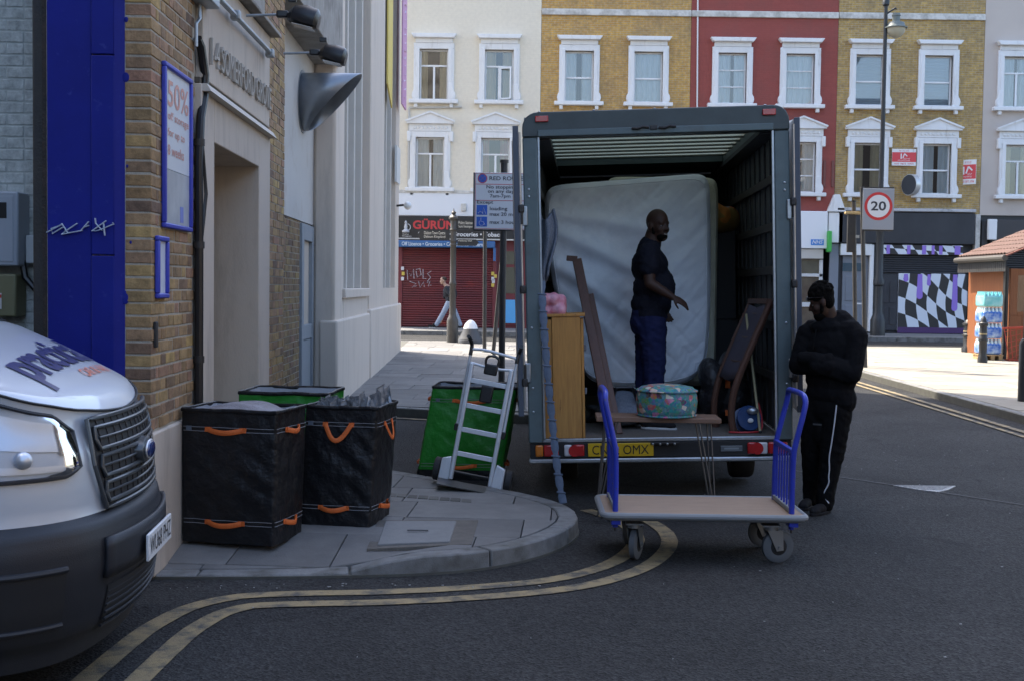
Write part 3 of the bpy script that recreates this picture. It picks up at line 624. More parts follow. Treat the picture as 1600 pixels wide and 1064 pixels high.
F_red = fbrick('red_painted_brick', (.30,.072,.058), (.28,.066,.054), (.28,.07,.058), (.23,.075,.062), True)
F_crm = fbrick('cream_painted_brick', (.78,.71,.58), (.77,.70,.57), (.76,.69,.57), (.75,.68,.56), True)
F_bge = mat('pinkish_stucco', (.52,.45,.40), .8, col2=(.55,.48,.425), scale=.8, dirt=(.42,.37,.33), dscale=.6, dlo=.55, dhi=.85)
M_trim = mat('white_trim_paint', (.80,.80,.80), .6, col2=(.74,.74,.74), scale=3, dirt=(.42,.39,.35), dscale=5, dlo=.56, dhi=.85, stretch=(1,1,.2))
M_trimold = mat('stained_trim', (.66,.64,.60), .7, dirt=(.16,.14,.11), dscale=2.5, dlo=.42, dhi=.8)
M_upvc = mat('white_sash', (.80,.81,.82), .35)
M_dark = mat('dark_interior', (.035,.035,.04), .9)
M_net = mat('net_curtain', (.84,.89,.93), .9, col2=(.70,.77,.83), scale=5, stretch=(6,1,.3))
M_drape = mat('cream_drape', (.74,.66,.48), .9, col2=(.55,.50,.37), scale=4, stretch=(5,1,.4))
M_drape2 = mat('plum_drape', (.45,.12,.22), .9, col2=(.6,.5,.35), scale=4, stretch=(3,1,.2))
M_blind = mat('blue_blind', (.55,.68,.82), .7, col2=(.58,.71,.84), scale=2)
def holes(mb, x0, x1, z0, z1, y0, y1, hs):
    xs = sorted({x0, x1} | {h[0] for h in hs} | {h[1] for h in hs}); zs = sorted({z0, z1} | {h[2] for h in hs} | {h[3] for h in hs})
    for a, b in zip(xs, xs[1:]):
        run = None
        for c, e in zip(zs, zs[1:]):
            solid = not any(h[0] <= a + 1e-6 and h[1] >= b - 1e-6 and h[2] <= c + 1e-6 and h[3] >= e - 1e-6 for h in hs)
            if solid:
                if run is None: run = c
            if not solid and run is not None: mb.box(a, b, y0, y1, run, c); run = None
            last = e
        if run is not None: mb.box(a, b, y0, y1, run, zs[-1])
    return mb
GW, GH = .98, 1.72
def window(b, cx, zs, ped, style, curtain, trim):
    """window surround with its sash, panes, sill and curtain; zs = foot of the opening; local y grows into the wall"""
    hw = GW/2; ow = hw + .20; zt_ = zs + GH; s = MB()
    s.box(cx-ow, cx-hw, -.09,.10, zs, zt_).box(cx+hw, cx+ow, -.09,.10, zs, zt_).box(cx-ow, cx+ow, -.09,.10, zt_, zt_+.20)
    s.box(cx-ow+.07, cx-hw, -.115,-.088, zs+.3, zt_+.07).box(cx+hw, cx+ow-.07, -.115,-.088, zs+.3, zt_+.07)
    w = s.build('window', trim, b, bevel=.012)
    if ped == 0:
        MB().box(cx-ow+.06, cx+ow-.06, -.10,.08, zt_+.205, zt_+.36).build('frieze', trim, w, bevel=.01)
        MB().prism([(cx-ow-.0,zt_+.362),(cx+ow+.0,zt_+.362),(cx+ow+.09,zt_+.50),(cx-ow-.09,zt_+.50)], -.05,.24, M=Matrix(((1,0,0,0),(0,0,-1,0),(0,1,0,0),(0,0,0,1)))).build('cornice', trim, w, bevel=.015)
    else:
        MB().box(cx-ow-.03, cx+ow+.03, -.10,.08, zt_+.205, zt_+.45).build('frieze', trim, w, bevel=.01)
        for k in range(9): MB().ell((cx-ow+.14+k*(2*ow-.28)/8, -.105, zt_+.32), (.055,.025,.05), None, 10, 6).build('carved_leaf', trim, w, smooth=True)
        P = [(cx-ow-.12,zt_+.452),(cx+ow+.12,zt_+.452),(cx+ow+.12,zt_+.53),(cx,zt_+.83),(cx-ow-.12,zt_+.53)]
        MB().prism(P, -.05,.20, M=Matrix(((1,0,0,0),(0,0,-1,0),(0,1,0,0),(0,0,0,1)))).build('pediment', trim, w, bevel=.012)
        r_ = MB()
        for sg in (-1, 1): r_.bar((cx+sg*(ow+.15), -.22, zt_+.53), (cx, -.22, zt_+.85), .06, .06, (0,1,0))
        r_.build('raking_moulding', trim, w)
        for sg in (-1, 1): MB().box(cx+sg*(ow+.04)-.06, cx+sg*(ow+.04)+.06, -.15,.05, zt_-.15, zt_+.20).build('console', trim, w, bevel=.02)
    for sg in (-1, 1):
        sc = MB(); P = [(0,.0),(.20,.0),(.24,.05),(.26,.14),(.24,.24),(.20,.30),(.17,.42),(.15,.55),(0,.55)]
        P = [(cx + sg*(hw + .002 + p[0]), zs + p[1]) for p in P]
        if sg < 0: P = P[::-1]
        sc.prism(P, -.02,.13, M=Matrix(((1,0,0,0),(0,0,-1,0),(0,1,0,0),(0,0,0,1)))); c_ = sc.build('scroll', trim, w, bevel=.012)
        MB().lathe([(.001,-.012),(.05,-.012),(.05,0),(.08,0),(.08,-.012),(.10,-.012),(.10,.01)], 16, (cx+sg*(hw+.135), -.135, zs+.13), axis=Matrix.Rotation(R(90),4,'X')).build('scroll_eye', trim, w, smooth=True)
    MB().box(cx-ow-.15, cx+ow+.15, -.20,.10, zs-.13, zs-.002).build('sill', trim, w, bevel=.015)
    for sg in (-1, 1): MB().box(cx+sg*(ow-.08)-.06, cx+sg*(ow-.08)+.06, -.14,.02, zs-.27, zs-.132).build('sill_bracket', trim, w, bevel=.015)
    # sash
    y0 = .10; f = MB(); r = .055
    f.box(cx-hw, cx-hw+r, y0,y0+.06, zs, zt_).box(cx+hw-r, cx+hw, y0,y0+.06, zs, zt_).box(cx-hw+r, cx+hw-r, y0,y0+.06, zs, zs+r).box(cx-hw+r, cx+hw-r, y0,y0+.06, zt_-r, zt_)
    zm = zs + GH*(.48 if style in ('sash','three') else .68)
    if style == 'three':
        for q in (.34, .67): f.box(cx-hw+r, cx+hw-r, y0,y0+.05, zs+GH*q-.02, zs+GH*q+.02)
    else: f.box(cx-hw+r, cx+hw-r, y0-.01,y0+.05, zm-.03, zm+.03)
    if style == 'cross': f.box(cx-.035, cx+.035, y0-.01,y0+.05, zs+r, zm-.03)
    f.build('sash', M_upvc, w, bevel=.006)
    pz = [(zs+r, zm-.03), (zm+.03, zt_-r)] if style != 'three' else [(zs+r, zs+GH*.34-.02), (zs+GH*.34+.02, zs+GH*.67-.02), (zs+GH*.67+.02, zt_-r)]
    for a, c in pz:
        MB().add([(cx-hw+r, y0+.03, a), (cx+hw-r, y0+.03, a), (cx+hw-r, y0+.03, c), (cx-hw+r, y0+.03, c)], [(0,1,2,3)]).build('pane', M_glass, w)
    if style == 'cross' and curtain == 'open':
        o = MB().box(0,.03, -.02,.02, 0, .06).box(0,.42,-.02,.02,0,.04).box(0,.42,-.02,.02,zm-zs-.14,zm-zs-.10).box(0,.04,-.02,.02,.04,zm-zs-.14).box(.38,.42,-.02,.02,.04,zm-zs-.14).build('casement', M_upvc, w); o.location = (cx+.04, y0-.02, zs+.06); o.rotation_euler = (0,0,-.5)
    if curtain:
        cm_ = {'net': M_net, 'drape': M_drape, 'plum': M_drape2, 'blind': M_blind, 'open': M_drape}[curtain]; amp = .0 if curtain == 'blind' else .035; ph = cx*7
        rv = random.Random(int(cx*91 + zs*37)); parts = [(0, 1)] if curtain == 'blind' else ([(0,1)] if rv.random() < .45 else [(0, rv.uniform(.40,.5)), (rv.uniform(.5,.62), 1)]) if curtain == 'net' else [(0, rv.uniform(.25,.4)), (rv.uniform(.58,.72), 1)]
        for a, c in parts:
            mb = MB(); mb.sheet(lambda u, v: (cx-hw+.01 + (a+(c-a)*u)*(GW-.02), y0+.10 + amp*math.sin(u*(c-a)*34+ph) + amp*.4*math.sin(u*71+ph*2), zs+.01+v*(GH-.02)), 48, 2)
            mb.build('curtain', cm_, w, smooth=True, ang=180)
        if curtain == 'blind':
            mb = MB()
            for k in range(16): mb.obox((cx, y0+.075, zs+.08+k*.105), (GW-.04, .012, .075), (R(25),0,0))
            tag(mb.build('blind_slats', M_blind, w), kind='stuff')
def terrace(name, lab, px0, px1, wallmat, wins, trim, band=None, base_holes=()):
    x0 = at(px0,250,FY).x; x1 = at(px1,250,FY).x
    b = thing(name, lab, 'building', (x0, FY, .33)); W = x1-x0; zo = .33
    hs = [(c-x0-GW/2, c-x0+GW/2, z-zo, z-zo+GH) for c, z, *_ in wins]
    holes(MB(), .002, W-.002, 4.1, 11.95, 0,.32, hs).build('wall', wallmat, b)
    MB().box(.0, W, 1.3, 9, -.3, 12.2).box(0,.06,.321,1.3,0,12.2).box(W-.06,W,.321,1.3,0,12.2).box(.06,W-.06,.321,1.3,11.9,12.2).box(.06,W-.06,.321,1.3,4.0,4.1).build('rooms', M_dark, b)
    MB().box(-.02 if band else 0, W+.02, -.06,.34, 11.96, 12.1).build('parapet', M_concrete, b, bevel=.02)
    if band: MB().box(.004, W-.004, -.07,-.001, 10.72, 10.93).build('string_course', band, b, bevel=.02)
    for c, z, ped, st, cu in wins: window(b, c-x0, z-zo, ped, st, cu, trim)
    return b, x0, W
X = lambda px, py=110: at(px, py, FY).x
U, Lw = 8.12, 5.12                                                    # feet of the upper and lower window openings
tw, twx, twW = terrace('cream_shop_house', 'cream painted terrace house above the red shuttered off licence', 560, 843, F_crm,
    [(X(678), U, 0, 'cross', 'drape'), (X(780), U, 0, 'cross', 'open'), (X(672,250), Lw, 1, 'cross', 'net'), (X(774,250), Lw, 1, 'cross', 'plum')], M_trim)
ta, tax, taW = terrace('yellow_brick_house', 'bright yellow brick terrace house behind the open truck', 843.3, 1076, F_yel,
    [(X(905), U, 0, 'sash', 'net'), (X(1013), U, 0, 'sash', 'net'), (X(902,250), Lw, 1, 'sash', 'net'), (X(1010,250), Lw, 1, 'sash', 'net')], M_trim, M_trimold)
tr, trx, trW = terrace('red_brick_house', 'red painted terrace house with white window surrounds', 1076.3, 1305, F_red,
    [(X(1144), U, 0, 'three', 'net'), (X(1250), U, 0, 'three', 'net'), (X(1142,250), Lw, 1, 'three', 'net'), (X(1252,250), Lw, 1, 'three', 'net')], M_trim, M_trimold)
tb, tbx, tbW = terrace('ochre_brick_house', 'ochre brick terrace house with letting boards over chequered shopfront', 1305.3, 1533, F_ylb,
    [(X(1359), U, 0, 'sash', 'blind'), (X(1466), U, 0, 'sash', 'blind'), (X(1356,250), Lw, 1, 'sash', 'drape'), (X(1463,250), Lw, 1, 'sash', 'net')], M_trim, M_trimold)
tg, tgx, tgW = terrace('beige_stucco_house', 'pinkish beige stucco terrace house beyond the market hut', 1533.3, 1760, F_bge,
    [(X(1590), U, 0, 'cross', 'net'), (X(1695), U, 0, 'cross', 'net'), (X(1592,250), Lw, 1, 'cross', 'drape'), (X(1695,250), Lw, 1, 'cross', 'drape')], M_trim)
mp = MB(); mp.cyl((X(639,210)-twx,-.06,4.6),(X(639,210)-twx,-.06,7.5),.04,n=8).cyl((X(639,210)-twx,-.06,7.5),(X(722,170)-twx,-.06,7.55),.035,n=8).build('drainpipe', mat('cream_pipe', (.5,.48,.44), .6), tw, smooth=True)
MB().cyl((X(1091,90)-trx,-.03,7),(X(1088,90)-trx,-.03,11.9),.025,n=8).build('cable', M_trim, tr, smooth=True)
for px in (1288, 1301): MB().box(X(px,270)-trx-.04, X(px,270)-trx+.04, -.05,0, 5.0,5.9).build('wall_tie', mat('tie_rust', (.18,.07,.06), .8), tr)
zf = lambda px, py, Y=FY: at(px, py, Y).z - .33
# ---- off licence: white band, sign, awning box, roller shutter
M_maroon = mat('maroon_paint', (.16,.022,.03), .5, col2=(.13,.02,.026), scale=2)
M_shut = mat('red_shutter', (.16,.020,.022), .45, col2=(.10,.018,.022), scale=1.2, dirt=(.30,.035,.02), dscale=.9, dlo=.58, dhi=.75, stretch=(.6,1,2))
MB().box(.4, twW-.02, -.14,.32, 3.82, 4.62).build('fascia_band', mat('white_fascia', (.74,.76,.80), .5), tw, bevel=.02)
MB().box(.4, twW-.02, -.16,.32, 4.60, 4.70).build('fascia_cap', M_trimold, tw, bevel=.01)
MB().box(.3, twW-.02, .1,.32, 0, 3.8).build('shopfront_wall', M_maroon, tw)
sh = MB(); sx0, sx1 = X(628,450)-twx, X(770,450)-twx
for k in range(34):
    z = .02 + k*.08; sh.tube([(sx0, .06, z+.04), (sx1, .06, z+.04)], .042, 8, flat=1.0)
shut = tag(sh.build('shutter', M_shut, tw, smooth=True), kind='stuff')
for xx in (sx0-.06, sx1+.06): MB().box(xx-.07, xx+.07, -.02,.1, 0, 2.8).build('shutter_guide', M_maroon, tw, bevel=.01)
gr = MB(); rg = random.Random(2)
def squiggle(pts): gr.tube([(X(px,py)-twx, .012, zf(px,py)) for px, py in pts], .016, 5)
for s_ in ([(637,438),(636,422),(642,432),(646,421),(647,436)],[(650,422),(656,420),(658,430),(652,434),(650,424)],[(661,421),(661,436),(666,436)],[(674,424),(668,428),(673,434),(668,440)],[(640,440),(650,444),(643,450),(651,447)],[(654,440),(656,450),(662,441),(663,449)],[(667,442),(672,440),(669,448),(674,446)]): squiggle(s_)
gr.build('graffiti', mat('graffiti_pale', (.42,.36,.38), .6), tw)
sg_ = MB().box(sx0-.2, twW-.05, -.22,-.16, 3.06, 3.80).build('sign_board', mat('sign_black', (.018,.017,.018), .5), tw, bevel=.01)
M_sred = mat('sign_red', (.55,.04,.045), .5); M_swht = mat('sign_white', (.75,.75,.75), .5)
text('lettering', 'GÜRÜN OFF LICENCE', (X(646,355)-twx, -.226, 3.36), (1,0,0), (0,0,1), M_sred, sg_, height=.36, width=4.0, bold=.03)
text('lettering', 'Off Licence • Groceries • Tobacco', (X(654,365)-twx, -.226, 3.13), (1,0,0), (0,0,1), M_swht, sg_, height=.15, width=3.0, bold=.015)
lo = MB(); lo.lathe([(.12,0),(.13,.05),(.05,.12),(.06,.2),(.03,.3),(.05,.34),(.0,.42)], 12, (X(635,355)-twx, -.23, 3.24)); lo.tube([(X(635,355)-twx+.05+.11*math.sin(t), -.235, 3.42+.11*math.cos(t)) for t in [i*.4 for i in range(8)]], .015, 6); lo.build('emblem', mat('emblem_grey', (.5,.5,.52), .5), sg_, smooth=True)
text('lettering', 'Shisha\nProducts', (X(630,355)-twx, -.226, 3.09), (1,0,0), (0,0,1), M_swht, sg_, height=.12, width=.3)
MB().box(sx0-.2, twW-.05, -.24,.1, 3.01, 3.055).build('sign_ledge', M_trimold, tw)
ab = MB().box(sx0-.2, X(774,378)-twx, -.32,.08, 2.74, 2.97).build('awning_box', mat('blue_awning', (.035,.12,.30), .5), tw, bevel=.03)
text('lettering', 'Off Licence • Groceries • Convenience • Internet', (X(629,378)-twx, -.325, 2.79), (1,0,0), (0,0,1), mat('pale_blue_print', (.6,.68,.74), .5), ab, height=.13, width=2.9, bold=.015)
MB().box(X(771,390)-twx, X(775,390)-twx, -.30,-.2, 2.3, 2.74).build('awning_arm', MATS['blue_awning'], tw)
sd = MB().box(X(783,440)-twx, X(812,440)-twx, .02,.1, .1, 2.7).build('side_window', M_maroon, tw)
MB().box(X(785,440)-twx, X(810,440)-twx, 0,.02, 1.2, 2.1).build('pane', mat('dirty_pane', (.09,.085,.06), .25), sd); MB().box(X(785,400)-twx, X(810,400)-twx, 0,.02, 2.2, 2.65).build('pane', MATS['dirty_pane'], sd)
MB().box(X(784,480)-twx, X(806,480)-twx, -.02,.02, .18,.98).build('blue_panel', mat('sky_blue_panel', (.10,.38,.72), .5), sd)
for (px, py, c) in ((629,420,0),(630,428,1),(629,436,0),(770,428,1),(771,440,0),(770,436,0),(774,432,1),(770,446,1)):
    MB().box(X(px,py)-twx-.05, X(px,py)-twx+.05, -.035,-.02, zf(px,py)-.06, zf(px,py)+.06).build('sticker', (mat('sticker_white', (.6,.6,.62), .5), mat('sticker_yellow', (.6,.45,.08), .5))[c], tw)
MB().box(X(725,325)-twx-.09, X(725,325)-twx+.09, -.24,-.14, zf(725,325)-.13, zf(725,325)+.13).build('alarm_box', M_trimold, tw, bevel=.02)
# ---- shops hidden behind the truck
MB().box(.02, taW-.02, .05,.32, 0, 4.09).build('shopfront_wall', mat('shop_dark', (.05,.05,.055), .5), ta)
MB().box(.02, taW-.02, -.15,.05, 3.2, 4.0).build('fascia_band', mat('shop_green', (.05,.12,.09), .5), ta, bevel=.02)
# ---- pharmacy in the red house
sh0 = MB().box(.02, trW-.45, .08,.32, 0, 4.09).build('shopfront_wall', mat('shop_greywhite', (.40,.40,.41), .5), tr)
fx0, fx1 = X(1180,360)-trx, X(1291,360)-trx
fa = MB().box(fx0, fx1, -.18,.08, zf(1265,389), zf(1265,331)).build('fascia_band', mat('pharmacy_white', (.78,.79,.82), .4), tr, bevel=.02)
lg = MB().box(X(1265,378)-trx, X(1285,378)-trx, -.19,-.181, zf(1275,384), zf(1275,375)).build('logo_panel', mat('nhs_blue', (.04,.22,.62), .5), fa)
text('lettering', 'NHS', (X(1267,378)-trx, -.194, zf(1275,382)), (1,0,0), (.25,0,1), M_swht, lg, height=.13, width=.34, bold=.012)
MB().box(fx0, fx1-.1, -.10,.08, zf(1265,405), zf(1265,389.5)).build('shutter_box', mat('beige_metal', (.55,.52,.48), .5), tr, bevel=.02)
dz = lambda py: zf(1265, py)
dr_ = MB(); xa, xb = X(1244,450)-trx, X(1285,450)-trx
for (x_0, x_1, z_0, z_1) in ((xa-.9,xb,0,.22),(xa-.9,xb,dz(433),dz(428)),(xb-.12,xb,.22,dz(406)),(xa-.12,xa,.22,dz(433)),(xa,xb-.12,dz(480),dz(473))): dr_.box(x_0, x_1, 0,.08, z_0, z_1)
dr_.build('shop_door', mat('aluminium_frame', (.6,.6,.6), .4), tr, bevel=.01)
MB().box(xa-.9, xb-.1, .05,.06, .2, dz(406)).build('pane', mat('shop_glass', (.05,.06,.055), .12, col2=(.10,.11,.09), scale=2), tr)
MB().box(fx1-.02, fx1+.12, -.35,-.02, zf(1295,395), zf(1295,362)).build('green_cross_sign', mat('pharmacy_green', (.06,.42,.08), .5), tr, bevel=.03)
pg = MB(); px0, px1 = X(1293,350)-trx, X(1318,350)-trx
pg.box(px0, px1-.05, -.16,.1, zf(1305,380), zf(1305,333)); gp = pg.build('pilaster_cap', M_trim, tr, bevel=.02)
MB().prism([(px0-.06,zf(1305,332)),(px1+.02,zf(1305,332)),(px1-.2,zf(1305,305)),(px0+.17,zf(1305,305))], -.05,.22, M=Matrix(((1,0,0,0),(0,0,-1,0),(0,1,0,0),(0,0,0,1)))).build('gablet', M_trim, gp, bevel=.015)
MB().box(px0+.1, px1-.14, -.02,.1, 0, zf(1305,381)).build('pilaster', mat('blue_grey_paint', (.20,.22,.26), .6), tr, bevel=.02)
# ---- grey door, black fascia and chequered mural on the ochre house
M_slate = mat('slate_grey_paint', (.19,.21,.25), .55, col2=(.17,.19,.22), scale=2)
M_bfas = mat('black_fascia', (.022,.024,.03), .55, col2=(.035,.037,.045), scale=1.5)
bx = lambda px, py: X(px, py) - tbx
zb = lambda py: zf(1440, py)
MB().box(.03, tbW-.02, .1,.32, 0, 4.09).build('shopfront_wall', M_bfas, tb)
MB().box(.12, bx(1521,355), -.16,.1, zb(382), zb(333)).build('fascia_band', M_bfas, tb, bevel=.02)
MB().box(.05, bx(1522,330), -.22,.1, zb(332), zb(327)).build('lead_flashing', mat('lead', (.5,.5,.52), .5, dirt=(.2,.2,.2), dscale=3), tb, bevel=.02)
MB().box(bx(1312,392), bx(1361,392), -.12,.1, zb(401), zb(383)).build('white_header', M_trim, tb, bevel=.015)
gd_ = MB().box(bx(1316,460), bx(1356,460), .03,.1, .1, zb(402)).build('house_door', M_slate, tb, bevel=.01)
for (a, c, e, h_) in ((1321,1335,.25,.95),(1338,1350,.25,.95),(1321,1335,1.1,1.95),(1338,1350,1.1,1.95)): MB().box(bx(a,460), bx(c,460), .01,.031, e, h_).build('panel', M_slate, gd_, bevel=.02)
MB().box(bx(1317,412), bx(1350,412), .01,.031, 2.12,2.4).build('fanlight', mat('fanlight_blue', (.06,.10,.13), .2), gd_)
MB().box(bx(1335,475), bx(1346,475), -.002,.012, .98,1.03).build('letter_plate', M_trim, gd_)
MB().box(bx(1357,450), bx(1363,450), -.10,.1, .05, zb(384)).build('door_post', M_trim, tb, bevel=.01)
MB().box(bx(1374,480), bx(1402,480), .02,.1, .1, zb(430)).build('black_door', M_bfas, tb, bevel=.01)
bdp = MB()
for (a, c, e, h_) in ((1377,1387,.3,.9),(1390,1400,.3,.9),(1377,1387,1.05,1.8),(1390,1400,1.05,1.8)): bdp.box(bx(a,480), bx(c,480), .0,.021, e, h_)
bdp.build('door_panels', M_bfas, tb, bevel=.015)
rsh = MB(); xs0, xs1 = bx(1372,415), bx(1531,415)
for k in range(8): z = zb(428) + .02 + k*.075; rsh.tube([(xs0,.06,z+.03),(xs1,.06,z+.03)], .038, 6)
tag(rsh.build('shutter', M_bfas, tb, smooth=True), kind='stuff')
M_mw, M_mk, M_mp, M_md = mat('mural_white', (.66,.70,.76), .6), mat('mural_black', (.03,.028,.027), .6), mat('mural_lilac', (.30,.18,.62), .6), mat('mural_purple', (.14,.045,.33), .6)
def chequer(name, y, rect, cols, rows, warp, parent):
    """warped black and white squares, each a flat cell of paint clipped to the wall panel"""
    mb = MB(); R4 = [(rect[0],rect[2]),(rect[1],rect[2]),(rect[1],rect[3]),(rect[0],rect[3])]
    for i in range(cols[0], cols[1]):
        for j in range(rows[0], rows[1]):
            pts = []
            for (a, b_) in [(i + t/6, j) for t in range(6)] + [(i+1, j + t/6) for t in range(6)] + [(i+1 - t/6, j+1) for t in range(6)] + [(i, j+1 - t/6) for t in range(6)]: pts.append(warp(a, b_))
            q = clip(pts, R4)
            if len(q) >= 3 and area(q) > .002: mb.add([(p[0], y, p[1]) for p in q], [tuple(range(len(q)))], (i + j) % 2)
    return mb.build(name, [M_mw, M_mk], parent)
mx0, mx1, mz0, mz1 = bx(1403,480), bx(1511,480), .22, zb(428)
MB().box(mx0, mx1, .0,.1, .1, mz1).build('mural_wall', M_mw, tb)
def wp1(i, j):
    u = i*.42 - .02*i*i*.6 ; x = mx0 - .1 + u + .07*math.sin(j*1.6 + i*.8); return (x, mz1 + .35 - j*.55 - .20*i + .10*math.sin(i*.9))
chequer('mural', -.004, (mx0, mx1, mz0, mz1), (-1, 9), (-7, 7), wp1, tb)
MB().box(mx0, mx1, -.012,.0, .02,.22).build('mural_skirting', mat('mural_base', (.075,.03,.12), .6), tb)
dp = MB()
for (px, top, bot, w) in ((1415,429,441,.09),(1437,429,468,.11),(1451,429,447,.07),(1492,429,486,.105)):
    xc, z1_, z0_ = bx(px,450), zb(top), zb(bot); P = [(xc-w*.7, z1_), (xc-w, z0_+w)] + [(xc - w*math.cos(t*math.pi/6), z0_ + w - w*math.sin(t*math.pi/6)) for t in range(1,6)] + [(xc+w, z0_+w), (xc+w*.7, z1_)]
    MB().add([(p[0], -.009, p[1]) for p in P], [tuple(range(len(P)))]).build('mural_drip', M_mp, tb)
cx0, cx1 = bx(1372,392), bx(1503,392)
cz0, cz1 = zb(398.5), zb(384)
MB().box(cx0, cx1, -.12,.1, cz0, cz1).build('canopy_box', M_mk, tb)
chequer('mural', -.124, (cx0, cx1, cz0, cz1), (-2, 12), (-1, 5), lambda i, j: (cx0 + i*.36 + .16*j, cz1 + .12 - j*.22 - .02*i), tb)
cd = MB()
for px, w in ((1375,.05),(1386,.06),(1418,.06),(1442,.07),(1456,.05),(1468,.06),(1494,.10)): a = bx(px,392); MB().add([(a-w,-.128,cz0+.01),(a+w,-.128,cz0+.01),(a+w,-.128,cz1-.01),(a-w,-.128,cz1-.01)],[(0,1,2,3)]).build('mural_drip', M_mp, tb)
MB().box(mx1+.02, bx(1532,450), -.04,.1, .1, zb(404)).build('mural_pier', M_mk, tb)
chequer('mural', -.044, (mx1+.02, bx(1532,450), .25, zb(404)), (-3, 5), (-8, 9), lambda i, j: (mx1 - .1 + i*.24 + .05*math.sin(j), zb(404) + .3 - j*.42 - .34*i), tb)
MB().box(bx(1522,350), tbW, -.14,.1, zb(402), zb(335)).build('corbel', M_trimold, tb, bevel=.03)
# ground floor of the beige house
MB().box(.02, tgW-.02, .06,.32, 0, 4.09).build('shopfront_wall', mat('charcoal_front', (.028,.028,.03), .5), tg)
gs = MB()
for k in range(40): gs.tube([(.9,.05,.1+k*.075),(4.9,.05,.1+k*.075)], .036, 6)
tag(gs.build('shutter', MATS['charcoal_front'], tg, smooth=True), kind='stuff')
MB().box(.35, tgW-.1, -.15,.06, 2.95, 3.95).build('fascia_band', mat('charcoal_fascia', (.045,.042,.045), .5), tg, bevel=.02)
MB().box(.2,.5, -.3,-.16, 3.25, 3.95).build('meter_cover', M_trim, tg, bevel=.02)
MB().box(.05,.25, -.12,.06, .1, 3.9).build('pilaster', mat('dark_pilaster', (.03,.03,.032), .6), tg, bevel=.02)
MB().box(.1,.3, -.3,-.13, 2.25,2.6).build('wall_light', mat('light_beige', (.5,.42,.3), .6), tg, bevel=.02)
# letting boards and the round sign
def board(lab, px, py, w, h, yaw):
    p = at(px, py, FY); t = thing('letting_board', lab, 'sign board', (p.x, FY-.10, p.z), (0,0,yaw), 'letting boards on the ochre house')
    MB().box(-w/2,w/2, -.015,.015, -h/2,h/2).build('board', M_trim, t); MB().box(-w/2,w/2, -.018,-.0152, -h*.28,h*.30).build('red_field', mat('board_red', (.65,.06,.07), .5), t)
    ar = MB(); k = h*.2
    ar.bar((-k*.9,-.021,k*1.1),(-k*.9,-.021,-k*.5),.004,k*.35,(1,0,0)).bar((-k*.4,-.021,-k*.3),(k*.1,-.021,k*1.1),.004,k*.3,(1,0,0)).bar((k*.1,-.021,k*1.1),(k*.9,-.021,k*.3),.004,k*.3,(1,0,0)); ar.build('logo', M_swht, t)
    text('lettering', 'SETUP', (-w*.02,-.02,-h*.12), (1,0,0),(0,0,1), M_swht, t, height=h*.07, width=w*.27); text('lettering', 'PROPERTIES', (-w*.25,-.02,-h*.22), (1,0,0),(0,0,1), M_swht, t, height=h*.06, width=w*.5); text('lettering', 'BY TO LET', (-w*.2,-.02,h*.35), (1,0,0),(0,0,1), MATS['board_red'], t, height=h*.08, width=w*.4)
    text('lettering', '020 3875 5004', (-w*.4,-.02,-h*.43), (1,0,0),(0,0,1), MATS['board_red'], t, height=h*.09, width=w*.8)
    MB().box(-.03,.03, .015,.16, -.03,.03).build('bracket', M_galv, t)
board('wide red and white letting board flat between the windows', 1411, 247, .82, .57, 0)
board('narrow red and white letting board angled at house edge', 1511, 270, .55, .84, -.75)
p = at(1413,291,FY); rs = thing('round_sign', 'round dark projecting sign with silver rim under the letting board', 'sign', (p.x+.1, FY-.02, p.z))
MB().lathe([(.001,-.10),(.36,-.10),(.36,.10),(.001,.10)], 28, (0,-.38,0), axis=Matrix.Rotation(R(90),4,'Y') @ Matrix.Rotation(R(-25),4,'X')).build('drum', mat('silver_rim', (.6,.6,.6), .35, .5), rs, smooth=True)
MB().lathe([(.001,-.112),(.34,-.112),(.34,-.10),(.001,-.10)], 28, (0,-.38,0), axis=Matrix.Rotation(R(90),4,'Y') @ Matrix.Rotation(R(-25),4,'X')).build('face', mat('sign_dark', (.03,.035,.045), .5), rs, smooth=True)
MB().cyl((0,0,0),(0,-.15,0),.025,n=8).build('bracket', M_blacksteel, rs, smooth=True)
# ------------------------------------------------------------------ sunlit brick terrace on the right of the side street (beyond the frame; it lights the shade and shows in reflections)
tz = thing('brick_terrace', 'warm brick terrace facing the corner building across the street', 'building', (17.5, -30, .1))
hs_ = [(2.2+i*3.1, 3.3+i*3.1, 3.6+k*3.0, 5.3+k*3.0) for i in range(14) for k in range(3)]
mbw = MB(); holes(mbw, 0, 46, 0, 12.5, 0, .3, hs_); wl_ = mbw.build('wall', fbrick('sunny_brick', (.30,.25,.19), (.25,.205,.16), (.29,.26,.22), (.2,.17,.14)), tz); wl_.rotation_euler = (0,0,R(90)); wl_.scale = (1,-1,1)
MB().box(.6,9, 0,46, 0,12.4).build('rooms', M_dark, tz)
for (a, c, z0, z1) in hs_:
    w_ = MB().box(-.03,.05, a-.12,c+.12, z0-.12,z0-.002).box(-.03,.05,a-.12,c+.12,z1+.002,z1+.2).build('window', M_trim, tz)
    MB().add([(.22,a,z0),(.22,c,z0),(.22,c,z1),(.22,a,z1)],[(3,2,1,0)]).build('pane', M_glass, w_); MB().box(.2,.26,a,c,(z0+z1)/2-.03,(z0+z1)/2+.03).box(.2,.26,a,a+.06,z0,z1).box(.2,.26,c-.06,c,z0,z1).build('sash', M_upvc, w_)
MB().box(-.15,.6,0,46,12.4,12.8).build('parapet', M_trimold, tz)
